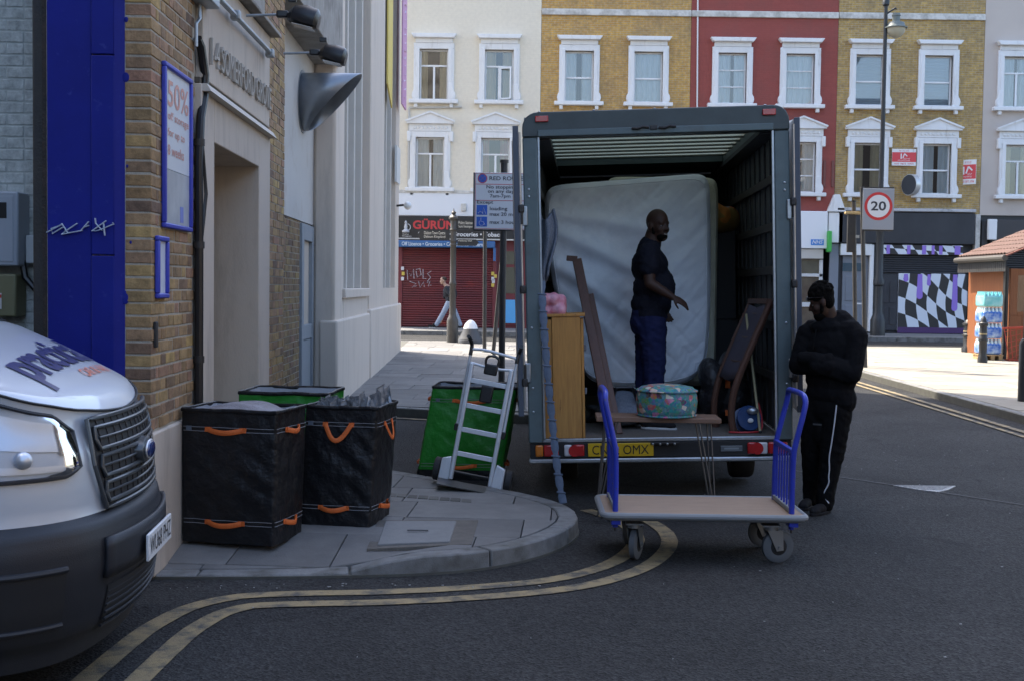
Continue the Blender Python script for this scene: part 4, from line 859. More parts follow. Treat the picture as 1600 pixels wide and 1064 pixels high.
# unseen warehouse added left behind the camera, keeping sun and sky off the road
wh = thing('added_warehouse', 'unseen dark brick warehouse added to shade the side street', 'building', (-9.5, -42, 0))
mbw = MB(); holes(mbw, 0, 45, 0, 19, 0, .3, [(2+i*3.6, 3.6+i*3.6, 2.0+k*4, 4.2+k*4) for i in range(12) for k in range(4)]); w_ = mbw.build('wall', fbrick('warehouse_brick', (.20,.14,.10), (.16,.11,.08), (.2,.18,.15), (.12,.09,.07)), wh); w_.rotation_euler = (0,0,R(90))
MB().box(-14,-.9, 0,45, 0,19).build('rooms', M_dark, wh); MB().box(-14.2,.12, -.1,45.1, 19.001,19.4).build('parapet', M_concrete, wh)
for i in range(12):
    for k in range(4): MB().add([(-.2,2+i*3.6,2+k*4),(-.2,3.6+i*3.6,2+k*4),(-.2,3.6+i*3.6,4.2+k*4),(-.2,2+i*3.6,4.2+k*4)],[(0,1,2,3)]).build('pane', M_glass, wh)
# unseen terrace added behind the camera to cut skylight on the foreground
rt = thing('added_terrace', 'unseen grey brick terrace added to dim the foreground', 'building', (-12, -27, 0))
mbw = MB(); holes(mbw, 0, 40, 0, 7.6, -.3, 0, [(2+i*3.2, 3.2+i*3.2, 1.2+k*3.2, 3.0+k*3.2) for i in range(12) for k in range(2)]); mbw.build('wall', fbrick('grey_brick', (.13,.125,.12), (.11,.105,.10), (.14,.135,.13), (.09,.09,.09)), rt)
MB().box(0,40,-9,-.9,0,7.6).build('rooms', M_dark, rt); MB().box(-.1,40.1,-9,.12,7.601,7.9).build('parapet', M_concrete, rt)
for i in range(12):
    for k in range(2): MB().add([(2+i*3.2,-.2,1.2+k*3.2),(3.2+i*3.2,-.2,1.2+k*3.2),(3.2+i*3.2,-.2,3+k*3.2),(2+i*3.2,-.2,3+k*3.2)],[(0,1,2,3)]).build('pane', M_glass, rt)
# ------------------------------------------------------------------ removal truck with open box body
M_tframe = mat('truck_frame_paint', (.125,.165,.172), .5, .2, col2=(.10,.135,.142), scale=5, bump=.08, dirt=(.10,.10,.09), dscale=4, dlo=.55, dhi=.8)
M_tfd = mat('truck_header_paint', (.07,.088,.09), .5, .1, col2=(.056,.07,.072), scale=5, bump=.08)
M_alu = mat('aluminium_trim', (.50,.53,.56), .35, .85, col2=(.4,.43,.46), scale=30)
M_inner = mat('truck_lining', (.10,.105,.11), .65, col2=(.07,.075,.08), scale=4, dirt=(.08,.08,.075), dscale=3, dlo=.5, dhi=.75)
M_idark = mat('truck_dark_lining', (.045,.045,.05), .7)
M_ply = mat('worn_ply_floor', (.11,.095,.08), .85, col2=(.15,.13,.11), scale=6, bump=.2, stretch=(8,1,1))
M_under = mat('chassis_black', (.015,.015,.016), .7)
M_rubber = mat('tyre_rubber', (.02,.02,.021), .8, bump=.3, bscale=60)
M_lred = mat('red_lens', (.42,.012,.015), .15, coat=.5); M_lamb = mat('amber_lens', (.55,.16,.015), .15, coat=.5); M_lwht = mat('clear_lens', (.55,.55,.57), .15, coat=.5)
M_doorblue = mat('door_edge_blue', (.07,.085,.115), .5)
tk = thing('removal_truck', 'grey box truck with both rear doors open', 'truck', (1.262, 10.1, 0), (0, R(-2.0), R(-3.5)))
HW = 1.095; FZ = .515; TZ = 3.235; LEN = 4.15
MB().box(-1.0,1.0, .03,LEN, FZ-.05,FZ).build('load_floor', M_ply, tk)
fl = MB()
MB().box(-HW+.02,HW-.02, .0,.03, FZ-.028,FZ+.004).build('floor_edge_trim', M_alu, tk, bevel=.006)
for sg, nm in ((-1,'left'),(1,'right')):
    MB().box(min(sg*HW,sg*(HW-.125)), max(sg*HW,sg*(HW-.125)), -.02,.10, FZ-.03,3.03).build('rear_post', M_tframe, tk, bevel=.012)
    MB().box(min(sg*(HW-.127),sg*(HW-.142)), max(sg*(HW-.127),sg*(HW-.142)), -.018,.03, FZ+.01,3.03).build('post_trim', M_alu, tk)
    MB().box(min(sg*1.085,sg*1.07), max(sg*1.085,sg*1.07), .10,LEN, FZ-.05,3.20).build('side_wall', mat('truck_side_white', (.55,.56,.57), .4), tk)
    ln = MB()
    MB().box(min(sg*1.068,sg*1.03), max(sg*1.068,sg*1.03), .10,LEN, FZ,3.02).build('lining', M_inner, tk)
    for k in range(12):
        y = .22 + k*.33; MB().box(min(sg*1.03,sg*1.012), max(sg*1.03,sg*1.012), y,y+.05, FZ,3.02).build('wall_rib', M_inner, tk, bevel=.006)
    for z in (.95, 1.38, 1.85, 2.22, 2.62): MB().box(min(sg*1.011,sg*.985), max(sg*1.011,sg*.985), .11,LEN-.02, z,z+.075).build('tie_rail', mat('rail_wood', (.06,.052,.046), .7), tk, bevel=.006)
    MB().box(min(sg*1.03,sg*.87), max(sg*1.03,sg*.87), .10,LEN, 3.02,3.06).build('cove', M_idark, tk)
    for z in (2.6,2.54,1.45,.95,.75): MB().ell((sg*(HW-.045),-.022,z), (.011,.006,.011), None, 8, 6).build('rivet', M_alu, tk)
    for z in (2.30, 1.0):
        hg = MB().box(min(sg*(HW-.03),sg*(HW+.04)), max(sg*(HW-.03),sg*(HW+.04)), -.045,-.02, z,z+.16).build('hinge_plate', M_alu, tk, bevel=.006)
        MB().cyl((sg*(HW+.02),-.05,z+.01),(sg*(HW+.02),-.05,z+.15),.016,n=10).build('hinge_pin', M_blacksteel, hg, smooth=True)
# header with rounded shoulders
P = [(-HW,3.03),(HW,3.03),(HW,TZ-.13)] + [(HW-.13+.13*math.cos(t*math.pi/12), TZ-.13+.13*math.sin(t*math.pi/12)) for t in range(1,7)] + [(-HW+.13-.13*math.sin(t*math.pi/12), TZ-.13+.13*math.cos(t*math.pi/12)) for t in range(0,7)]
MB().prism(P, -.11,.03, M=Matrix(((1,0,0,0),(0,0,-1,0),(0,1,0,0),(0,0,0,1)))).build('header', M_tfd, tk, bevel=.01)
MB().box(-HW+.13,HW-.13, -.045,-.031, 3.03,3.085).build('header_lip', M_tframe, tk, bevel=.006)
for x in (-.95,-.5,0,.45,.9): MB().ell((x,-.02,TZ+.001),(.012,.012,.006),None,8,6).build('rivet', M_alu, tk)
for sg in (-1,1): MB().box(sg*.93-.055,sg*.93+.055, -.05,-.03, TZ-.085,TZ-.035).build('marker_lamp', M_lred, tk, bevel=.006)
for x in (-.12,.10):
    lt = MB().tube([(x-.07,-.05,3.075),(x-.02,-.065,3.07),(x+.02,-.065,3.085),(x+.07,-.05,3.08)], .012, 8).build('door_catch', M_blacksteel, tk, smooth=True)
MB().box(-.04,.02,-.06,-.046,3.06,3.095).build('door_catch', M_blacksteel, tk, bevel=.004)
# translucent roof and its bows
mt = bpy.data.materials.new('translucent_roof'); mt.use_nodes = True; n_ = mt.node_tree.nodes; l_ = mt.node_tree.links; n_.remove(n_['Principled BSDF'])
tl = n_.new('ShaderNodeBsdfTranslucent'); tl.inputs[0].default_value = (.22,.24,.18,1); df = n_.new('ShaderNodeBsdfDiffuse'); df.inputs[0].default_value = (.5,.52,.42,1); mxs = n_.new('ShaderNodeMixShader'); mxs.inputs[0].default_value = .08
l_.new(tl.outputs[0], mxs.inputs[1]); l_.new(df.outputs[0], mxs.inputs[2]); l_.new(mxs.outputs[0], n_['Material Output'].inputs[0]); MATS['translucent_roof'] = mt
MB().add([(-.88,.10,3.14),(.88,.10,3.14),(.88,2.9,3.14),(-.88,2.9,3.14)], [(0,1,2,3)]).build('roof_panel', mt, tk)
MB().box(-1.08,-.88,.031,LEN,3.07,3.20).box(.88,1.08,.031,LEN,3.07,3.20).box(-.88,.88,2.9,LEN,3.08,3.20).box(-.88,.88,.031,.10,3.09,3.2).build('roof_edge', M_tframe, tk)
for k in range(9): MB().box(-.88,.88, .26+k*.30,.30+k*.30, 3.118,3.135).build('roof_bow', mat('bow_steel', (.16,.165,.14), .5, .2), tk, bevel=.006)
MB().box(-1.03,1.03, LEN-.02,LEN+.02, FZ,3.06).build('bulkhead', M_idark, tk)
MB().box(-1.085,1.085, LEN+.02,LEN+.06, FZ-.05,3.2).build('front_wall', MATS['truck_side_white'], tk)
# rear beam with lamps and plate
MB().box(-HW+.01,HW-.01, .0,.12, .355,FZ-.03).build('lamp_beam', M_under, tk, bevel=.006)
MB().box(-HW,HW, -.03,.1, .315,.353).build('lower_rail', M_alu, tk, bevel=.01)
def lamp(x0, x1, M_, nm='tail_lamp'): return MB().box(x0,x1, -.028,0, .372,.470).build(nm, M_, tk, bevel=.012)
lamp(-1.04,-.975, M_lamb); lamp(-.97,-.845, M_lred); w_ = lamp(-.80,-.735, M_lwht, 'reversing_lamp'); lamp(-.73,-.63, M_lred)
MB().cyl((-.715,-.034,.42),(-.715,-.02,.42),.048,n=20).build('lamp_rim', M_lred, w_, smooth=True)
lamp(.72,.80, M_lred); w_ = lamp(.805,.885, M_lwht, 'reversing_lamp'); lamp(.89,1.05, M_lred)
MB().cyl((.80,-.034,.42),(.80,-.02,.42),.05,n=20).build('lamp_rim', M_lred, w_, smooth=True)
M_plate = mat('yellow_plate', (.62,.40,.01), .4); M_pltxt = mat('plate_black', (.012,.012,.012), .4)
npl = MB().box(-.60,-.055, -.022,-.002, .368,.478).build('number_plate', M_plate, tk, bevel=.004)
text('plate_text', 'CN62 OMX', (-.565,-.0245,.386), (1,0,0), (0,0,1), M_pltxt, npl, height=.076, width=.47, bold=0)
MB().box(-.08,.16,-.03,-.002,.462,.480).build('plate_lamp', M_under, tk, bevel=.004)
for k in range(4): MB().ell((-.06+k*.06,-.032,.468),(.01,.008,.01),None,8,6).build('bolt', M_alu, tk)
MB().lathe([(.02,-.004),(.03,-.004),(.03,0)], 14, (.30,-.002,.42), axis=Matrix.Rotation(R(90),4,'X')).build('tow_hole', M_under, tk)
mk = MB().box(.50,.68,-.012,-.002,.395,.445).build('maker_plate', mat('maker_grey', (.10,.11,.12), .5), tk, bevel=.004)
MB().box(.505,.675,-.014,-.0121,.40,.403).box(.505,.675,-.014,-.0121,.437,.440).box(.53,.65,-.014,-.0121,.412,.428).build('plate_rim', mat('maker_pale', (.22,.24,.25), .5), mk)
# doors folded back along the sides
for sg in (-1,1):
    dr2 = bpy.data.objects.new('rear_door', MB().box(0,.035, .0,1.0, 0,2.40).mesh('rear_door', mat('door_skin', (.45,.46,.48), .35, col2=(.36,.35,.36), scale=8, stretch=(1,1,.15)))); COL.objects.link(dr2); dr2.parent = tk
    dr2.location = (sg*(HW+.055) - .0175, -.05, .72); dr2.rotation_euler = (0,0,R(4 if sg < 0 else -2.5))
    e = MB().box(-.006,.041,-.012,.012,-.003,2.403).box(-.004,.039,.988,1.01,-.003,2.403).build('edge_frame', M_doorblue, dr2, bevel=.004)
    MB().cyl((.0175-sg*.03,-.006,.05),(.0175-sg*.03,-.006,2.35),.012,n=8).build('lock_bar', M_alu, dr2, smooth=True)
    for z in (.28, 1.05, 1.72): MB().obox((.0175-sg*.035,.0,z),(.05,.05,.07),(0,0,0)).build('bar_guide', M_blacksteel, dr2, bevel=.012)
# chassis, wheels, cab
MB().box(-.45,-.35,.12,5.6,.38,.46).box(.35,.45,.12,5.6,.38,.46).box(-.9,.9,.4,.46,.36,.44).box(-.5,.5,1.5,2.6,.28,.46).build('chassis', M_under, tk)
def wheel(x, y, r=.34, w=.2, dual=False):
    wl = MB().lathe([(r*.62,-w/2),(r*.95,-w/2),(r,-w/2+.03),(r,w/2-.03),(r*.95,w/2),(r*.62,w/2),(r*.62,-w/2)], 28, (x,y,r), axis=Matrix.Rotation(R(90),4,'Y')).build('wheel', M_rubber, tk, smooth=True)
    MB().lathe([(.02,-w*.3),(r*.62,-w*.45),(r*.62,w*.45),(.02,w*.3)], 24, (x,y,r), axis=Matrix.Rotation(R(90),4,'Y')).build('rim', M_galv, wl, smooth=True)
for sg in (-1,1): wheel(sg*.80, 1.15); wheel(sg*.82, 5.0, w=.2)
cb = MB(); prof = [(4.25,.4),(6.1,.4),(6.25,.55),(6.2,.95),(5.95,1.15),(5.35,1.4),(4.75,2.2),(4.25,2.3)]
cb.prism(prof, -.98,.98, M=Matrix(((0,0,1,0),(1,0,0,0),(0,1,0,0),(0,0,0,1)))); cab = cb.build('cab', MATS['truck_side_white'], tk, bevel=.04)
for sg in (-1,1): MB().prism([(4.4,1.4),(5.2,1.4),(4.8,2.05),(4.4,2.1)], sg*.985,sg*.99, M=Matrix(((0,0,1,0),(1,0,0,0),(0,1,0,0),(0,0,0,1)))).build('side_window', M_black, cab)
MB().box(-1.08,1.08, LEN+.06,5.0, 2.35,3.2).build('over_cab_box', MATS['truck_side_white'], tk, bevel=.05)

# ------------------------------------------------------------------ load in the truck
def fbm(p, s): return noise.noise(Vector(p)*s) + .5*noise.noise(Vector(p)*s*2.1) + .25*noise.noise(Vector(p)*s*4.3)
def mattress(name, lab, c, w, h, t, material, wr, yaw, lean, sag=0.0):
    o = thing(name, lab, 'mattress', c, (lean,R(-1.5)*sag,yaw)); mb = MB(); NU, NV = 90, 110
    def front(u, v, s):
        a = (u-.5)*2; b = (v-.5)*2; n = 14.0; k = max(abs(a), abs(b)) or 1e-6; rr = (abs(a)**n + abs(b)**n)**(1/n) or 1e-6; f = k/rr
        x = a*f*w/2; z = (b*f+1)*h/2; edge = max(0, 1-max(abs(a),abs(b)))
        y = s*t/2*min(1, (edge*14))**.5
        fold = .0
        for (m, q, amp, wd) in ((.42,.64,.045,.05),(.55,.42,.035,.045),(.30,.50,.03,.06),(.2,.80,.02,.035),(.75,.25,.02,.05)):
            dline = (v - (q - m*(u-.35))) ; fold += amp*math.exp(-(dline/wd)**2)*math.sin(min(1,max(0,u*1.1+.1))*math.pi)
        q1 = abs(((u*w*3.1 + v*h*3.1) % 1) - .5); q2 = abs(((u*w*3.1 - v*h*3.1) % 1) - .5)
        quilt = -.006*(math.exp(-(q1/.06)**2) + math.exp(-(q2/.06)**2)) * (1.0 if v < .42 else .25)
        al = u*w*.75 + v*h*.66; ac = -u*w*.66 + v*h*.75; y += s*wr*(fold*2.2 + .030*fbm((al*.7, ac*2.4, 3), 1.3) + .012*fbm((al*.9, ac*3.2, 7), 3.4) + .005*fbm((u*w, v*h, 1), 9) + quilt*1.8)
        x += sag*(.20*w*(1-u)*(1-v)**2 - .05*w*u*(1-v)**4); z += sag*(.10*(u-.5)*v + .16*(1-v)**5*abs(2*u-1)**3)
        return (x, y, z)
    mb.sheet(lambda u, v: front(u, v, -1), NU, NV); mb.sheet(lambda u, v: front(1-u, v, 1), 30, 30)
    # closing border
    bd = []
    for k in range(240):
        q = k/240*4; e = int(q); f_ = q - e; u, v = ((f_,0),(1,f_),(1-f_,1),(0,1-f_))[e]; bd.append((front(u, v, -1), front(u, v, 1)))
    mb.build('cover', material, o, smooth=True, ang=80)
    pp = MB(); pts = []
    for k in range(200):
        q = k/200*4; e = int(q); f_ = q - e; u, v = ((f_,0),(1,f_),(1-f_,1),(0,1-f_))[e]; a = .03; u = a + u*(1-2*a); v = a + v*(1-2*a); p_ = front(u, v, -1); pts.append((p_[0], p_[1]-.002, p_[2]))
    pp.tube(pts, .006, 6, closed=True); pp.build('piping', material, o, smooth=True)
    return o
M_cover = mat('pale_mattress_cover', (.86,.89,.95), .8, col2=(.82,.86,.93), scale=3, bump=.25, bscale=30, dirt=(.72,.77,.87), dscale=2.2, dlo=.5, dhi=.75)
M_mcream = mat('cream_mattress', (.72,.69,.55), .8, col2=(.52,.5,.4), scale=3, bump=.2, bscale=40)
mattress('mattress', 'white quilted mattress in a creased cover standing on edge', (1.135, 11.72, .79), 1.60, 2.02, .20, M_cover, 1.0, R(-3.5), R(-3), 1.0)
mattress('mattress', 'cream mattress peeping out behind the covered one', (1.46, 12.05, .80), 1.12, 2.06, .22, M_mcream, .15, R(-3.5), R(-2))
M_pine = mat('knotty_pine', (.50,.25,.06), .6, col2=(.36,.165,.04), scale=5, stretch=(9,9,.7), bump=.12, bscale=40, dirt=(.12,.05,.02), dscale=3.0, dlo=.60, dhi=.70)
M_wood = mat('dark_red_wood', (.12,.055,.035), .5, col2=(.085,.04,.027), scale=5, stretch=(8,8,.6), bump=.1)
M_woodm = mat('walnut_top', (.20,.115,.075), .55, col2=(.15,.085,.055), scale=4, stretch=(.6,8,8), bump=.15)
TKM = Matrix.Translation((1.262,10.1,0)) @ Euler((0,R(-2),R(-3.5))).to_matrix().to_4x4()
def tkloc(x, y, z): return TKM @ Vector((x, y, z))
TR = (0, R(-2), R(-3.5))
# pine cupboard
pc = thing('pine_cupboard', 'knotty pine cupboard end standing at the truck doorway', 'cupboard', tkloc(-.945,.06,FZ), TR)
MB().box(.06,.30, 0,.02, 0,1.02).build('side_board', M_pine, pc, bevel=.004); MB().box(.302,.325, .02,.55, 0,1.0).build('front_board', M_pine, pc, bevel=.004)
MB().box(-.02,.058, .012,.03, 0,1.0).build('side_board', M_pine, pc, bevel=.004); MB().box(-.02,.34, -.01,.56, 1.021,1.045).build('top_board', M_pine, pc, bevel=.004)
MB().box(-.02,.30,.535,.55,0,1.0).build('back_board', M_pine, pc); MB().box(-.02,.30,.03,.53,.03,.05).build('shelf', M_pine, pc)
for z in (.35,.72): MB().box(.326,.345,.25,.33,z,z+.05).build('latch', mat('blue_grey_steel', (.16,.18,.22), .5), pc, bevel=.004)
# leaning plank (bed rail)
pk = thing('bed_rail', 'dark reddish bed rail leaning against the mattress', 'plank', tkloc(-.33,.30,FZ), TR)
MB().bar((-.06,0,.0),(-.34,.75,1.52),.045,.085,(1,0,0)).build('rail', M_wood, pk, bevel=.006); MB().bar((.0,.02,.0),(-.225,.66,1.2),.03,.06,(1,0,0)).build('slat_ledge', M_wood, pk, bevel=.004)
MB().obox((-.385,.75,1.53),(.10,.06,.05),(0,.1,0)).build('end_block', M_wood, pk, bevel=.004); MB().obox((-.08,.02,.045),(.10,.10,.09),(0,0,0)).build('foot', M_wood, pk, bevel=.006)
# strap of webbing hanging down from the tail
st = thing('webbing_strap', 'blue grey webbing strap dangling from truck floor to kerb', 'strap', (0,0,0))
pts = [at(846,440,10.2), at(848,480,10.1), at(852,540,10.04), at(857,600,10.02), at(862,650,10.01), at(866,690,9.98), at(870,725,9.93), at(875,760,9.88), at(880,786,9.84)]
sp = smoothpath([tuple(p_) for p_ in pts], 2); sp = resample(sp, .03)
mb = MB(); mb.tube(sp, [.022 + .010*(i % 5 < 3) for i in range(len(sp))], 8, flat=.25, up=(0,1,0)); M_strap = mat('webbing', (.12,.155,.22), .8, col2=(.09,.12,.17), scale=30, bump=.3, bscale=200); mb.build('band', M_strap, st, smooth=True)
for i in range(4, len(sp)-2, 5): MB().obox(sp[i], (.075,.028,.014), (0,.1,0)).build('loop', M_strap, st, bevel=.004)
# denim coat
dj = thing('denim_blanket', 'grey blue blanket hanging inside the left post', 'blanket', (0,0,0)); mb = MB()
def drape(u, v):
    p0 = at(843 + 22*u + 6*math.sin(v*5)*u - 9*max(0, v-.72)*u, 334 + 104*v + 10*math.sin(u*4), 10.30); return p0 + Vector((0, .035*math.sin(u*9 + v*2) + .03*fbm((u*.6, v*.5, 2), 3), 0))
mb.sheet(drape, 24, 40)
M_denim = mat('grey_denim', (.10,.12,.155), .9, col2=(.17,.19,.23), scale=60, bump=.5, bscale=80); mb.build('cloth', M_denim, dj, smooth=True, solid=.02)
# pink bag on the cupboard
pb = thing('plastic_bag', 'crumpled pink plastic bag on the pine cupboard', 'bag', tkloc(-.87,.25,FZ+1.048), TR); mb = MB()
for i in range(14): mb.ell((.07*math.sin(i*2.1), .06*math.cos(i*1.7), .07+.055*math.sin(i*.9)), (.055,.05,.06), (i,i*.7,0), 10, 7)
blob('bag', mb, mat('pink_film', (.55,.16,.24), .35, col2=(.62,.34,.40), scale=14, bump=.5, bscale=40), pb, .012, 2)
# grey holdall behind the rail
hb = thing('holdall', 'speckled grey holdall on the truck floor behind bench', 'bag', tkloc(-.28,.85,FZ), TR); mb = MB(); mb.ell((0,0,.17),(.20,.25,.16)); mb.ell((0,0,.14),(.22,.28,.13)); blob('body', mb, M_denim, hb, .015, 4)
MB().tube([(-.1,-.2,.25),(-.06,-.28,.38),(.08,-.28,.38),(.12,-.2,.25)], .014, 8).build('handle', M_black, hb, smooth=True)
# dark bags below and beside the mattress
M_bagbl = mat('black_sack', (.014,.014,.017), .45, col2=(.03,.03,.035), scale=9, bump=.8, bscale=18, bdist=.03)
for i, (x, y, sx, sz, lab) in enumerate(((.66,1.1,.20,.62,'black padded bag with orange tab beneath the chair frame'),(-.05,1.45,.50,.15,'low black sack under the mattress edge'),(.25,2.3,.3,.62,'tall black sack deep in the truck'))):
    o = thing('black_sack', lab, 'sack', tkloc(x,y,FZ), TR); mb = MB()
    for k in range(7): mb.ell((sx*.6*math.sin(k*2.2), .15*math.cos(k*1.9), sz*(.3+.5*k/7)), (sx*.62,.22,sz*.34), (0,.3*math.sin(k),0))
    mb.ell((0,0,sz*.4),(sx,.28,sz*.42)); blob('body', mb, M_bagbl, o, .02, 3)
    if i == 0: MB().obox((.0,-.30,.42),(.045,.02,.16),(0,.05,0)).build('tab', mat('orange_webbing', (.62,.13,.02), .7, col2=(.52,.10,.015), scale=40, bump=.3, bscale=160), o, bevel=.004); MB().obox((.0,-.32,.12),(.06,.02,.05),(0,0,0)).build('tab', MATS['orange_webbing'], o)
# quilt heap at the back
ql = thing('patchwork_quilt', 'patchwork quilt of coloured hexagons on the rear pile', 'quilt', tkloc(.62,2.6,2.35), TR); mb = MB()
mq = bpy.data.materials.new('patchwork'); mq.use_nodes = True; n_ = mq.node_tree.nodes; l_ = mq.node_tree.links; vo = n_.new('ShaderNodeTexVoronoi'); vo.inputs['Scale'].default_value = 6; vo.inputs['Randomness'].default_value = .25
tc_ = n_.new('ShaderNodeTexCoord'); l_.new(tc_.outputs['Object'], vo.inputs['Vector']); rp2 = n_.new('ShaderNodeValToRGB'); rp2.color_ramp.interpolation = 'CONSTANT'; sx_ = n_.new('ShaderNodeSeparateColor'); l_.new(vo.outputs['Color'], sx_.inputs[0]); l_.new(sx_.outputs[0], rp2.inputs[0])
els = rp2.color_ramp.elements; els[0].color = (.30,.18,.05,1); els[0].position = 0; els[1].color = (.5,.12,.05,1); els[1].position = .3
for q_, c_ in ((.5,(.45,.36,.25,1)),(.68,(.22,.26,.28,1)),(.84,(.55,.2,.04,1))): e_ = els.new(q_); e_.color = c_
l_.new(rp2.outputs[0], n_['Principled BSDF'].inputs['Base Color']); n_['Principled BSDF'].inputs['Roughness'].default_value = .9; MATS['patchwork'] = mq
for k in range(8): mb.ell((-.28+k*.08, .05*math.sin(k*2), .12+.03*math.sin(k*1.7)), (.12,.22,.14))
blob('cloth', mb, mq, ql, .02, 4)
bx_ = thing('moving_box', 'dark stack of wrapped furniture under the quilt', 'box', tkloc(.62,2.75,FZ), TR)
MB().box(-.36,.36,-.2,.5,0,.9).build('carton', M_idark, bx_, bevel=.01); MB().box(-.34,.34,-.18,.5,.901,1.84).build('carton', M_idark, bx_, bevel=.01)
# chair frame with curved leg leaning on the right wall
cf_ = thing('chair_frame', 'dark wooden lounge chair frame tipped against right wall', 'chair', tkloc(.62,.28,FZ), TR)
for y0_ in (0, .45):
    pth = smoothpath([(.02,0),(.0,.18),(.04,.40),(.15,.66),(.36,1.12)], 3); mb = MB(); mb.tube([(x_ if y0_ == 0 else x_-.10, y0_, z_) for x_, z_ in pth], .034, 8, flat=.9); mb.build('side_rail', M_wood, cf_, smooth=True)
MB().sheet(lambda u, v: (.06+.27*v - .1*u, .02+.42*u, .44+.62*v + .012*math.sin(u*9)), 8, 8).build('seat_panel', mat('violet_grey_cloth', (.07,.065,.09), .9), cf_, solid=.03, smooth=True)
for k in range(3): MB().bar((.13+.09*k,-.005,.6+.2*k),(.03+.09*k,.46,.6+.2*k),.035,.02).build('cross_slat', M_wood, cf_, bevel=.004)
MB().bar((.34,0,1.11),(.24,.45,1.11),.05,.045).build('top_rail', M_wood, cf_, bevel=.008)
# broom stick, drum fan with red flex
bs = thing('broom_handle', 'thin pale broom handle leaning beside the chair frame', 'pole', tkloc(.86,.22,FZ), TR); MB().cyl((0,0,0),(-.06,.35,1.0),.011,n=10).build('handle', mat('pale_pole', (.36,.32,.18), .6), bs, smooth=True)
MB().ell((0,0,.01),(.014,.014,.014)).build('end_cap', M_black, bs)
fd = thing('cable_reel', 'dark blue cable reel with red flex on the truck floor', 'reel', tkloc(.76,.30,FZ), TR)
AX = Matrix.Rotation(R(75),4,'X') @ Matrix.Rotation(R(15),4,'Y')
MB().lathe([(.02,-.06),(.105,-.06),(.11,-.05),(.08,-.04),(.08,.04),(.11,.05),(.105,.06),(.02,.06)], 22, (0,0,.115), axis=AX).build('drum', mat('reel_blue', (.02,.05,.14), .25), fd, smooth=True)
MB().ell((.04,-.06,.19),(.05,.03,.03)).build('hub', M_alu, fd, smooth=True); MB().ell((.02,-.08,.11),(.025,.012,.02)).build('hub_mark', M_swht, fd, smooth=True)
MB().tube(smoothpath([(-.16,-.06,.012),(-.08,-.10,.012),(.03,-.10,.012),(.12,-.04,.012),(.13,.0,.12),(.10,.02,.25)],2), .008, 8).build('flex', mat('red_flex', (.45,.03,.04), .5), fd, smooth=True)
# bench with hairpin legs and the pouffe on it
bn_ = thing('hairpin_bench', 'narrow wooden bench on thin steel hairpin legs', 'bench', (1.135, 9.42, 0), (0,0,R(-2)))
MB().box(-.475,.475,-.17,.17,.735,.772).build('top', M_woodm, bn_, bevel=.004)
M_hair = mat('bare_steel', (.16,.16,.165), .4, .8)
for sx in (-1,1):
    for sy in (-1,1):
        x, y = sx*.40, sy*.12; mb = MB(); mb.tube([(x,y,.735),(x+sx*.05,y+sy*.02,.012),(x+sx*.058,y+sy*.022,.008),(x+sx*.05,y+sy*.028,.012),(x-sx*.09,y+sy*.03,.735)], .0065, 8); mb.build('leg', M_hair, bn_, smooth=True)
        MB().box(min(x+sx*.02,x-sx*.11), max(x+sx*.02,x-sx*.11), y-.03,y+.05,.7305,.7345).build('leg_plate', M_hair, bn_)
pu = thing('pouffe', 'round teal pouffe with bright floral print on the bench', 'pouffe', (1.205, 9.40, .772))
mf = bpy.data.materials.new('floral_print'); mf.use_nodes = True; n_ = mf.node_tree.nodes; l_ = mf.node_tree.links; tc_ = n_.new('ShaderNodeTexCoord'); v1 = n_.new('ShaderNodeTexVoronoi'); v1.inputs['Scale'].default_value = 26; l_.new(tc_.outputs['Object'], v1.inputs['Vector'])
sc_ = n_.new('ShaderNodeSeparateColor'); l_.new(v1.outputs['Color'], sc_.inputs[0]); r1 = n_.new('ShaderNodeValToRGB'); r1.color_ramp.interpolation = 'CONSTANT'; els = r1.color_ramp.elements
els[0].color = (.012,.17,.18,1); els[0].position = 0; els[1].color = (.38,.07,.05,1); els[1].position = .52
for q_, c_ in ((.62,(.03,.14,.22,1)),(.70,(.5,.36,.28,1)),(.78,(.07,.20,.05,1)),(.85,(.03,.02,.03,1)),(.91,(.45,.13,.25,1)),(.96,(.5,.48,.4,1))): e_ = els.new(q_); e_.color = c_
l_.new(sc_.outputs[0], r1.inputs[0]); v2 = n_.new('ShaderNodeTexVoronoi'); v2.inputs['Scale'].default_value = 60; l_.new(tc_.outputs['Object'], v2.inputs['Vector']); mx_ = n_.new('ShaderNodeMixRGB'); mx_.inputs[0].default_value = .12
l_.new(r1.outputs[0], mx_.inputs[1]); l_.new(v2.outputs['Color'], mx_.inputs[2]); l_.new(mx_.outputs[0], n_['Principled BSDF'].inputs['Base Color']); n_['Principled BSDF'].inputs['Roughness'].default_value = .8; MATS['floral_print'] = mf
MB().lathe([(.0,.002),(.20,.0),(.225,.015),(.232,.06),(.238,.12),(.232,.17),(.222,.195)], 40).build('body', mf, pu, smooth=True, ang=60)
MB().lathe([(.222,.195),(.23,.20),(.222,.208),(.20,.228),(.12,.243),(.0,.248)], 40).build('top', mf, pu, smooth=True, ang=60)
for z, rr in ((.2,.232),(.012,.224)): MB().tube([(rr*math.cos(t*.157), rr*math.sin(t*.157), z) for t in range(40)], .008, 6, closed=True).build('piping', mf, pu, smooth=True)
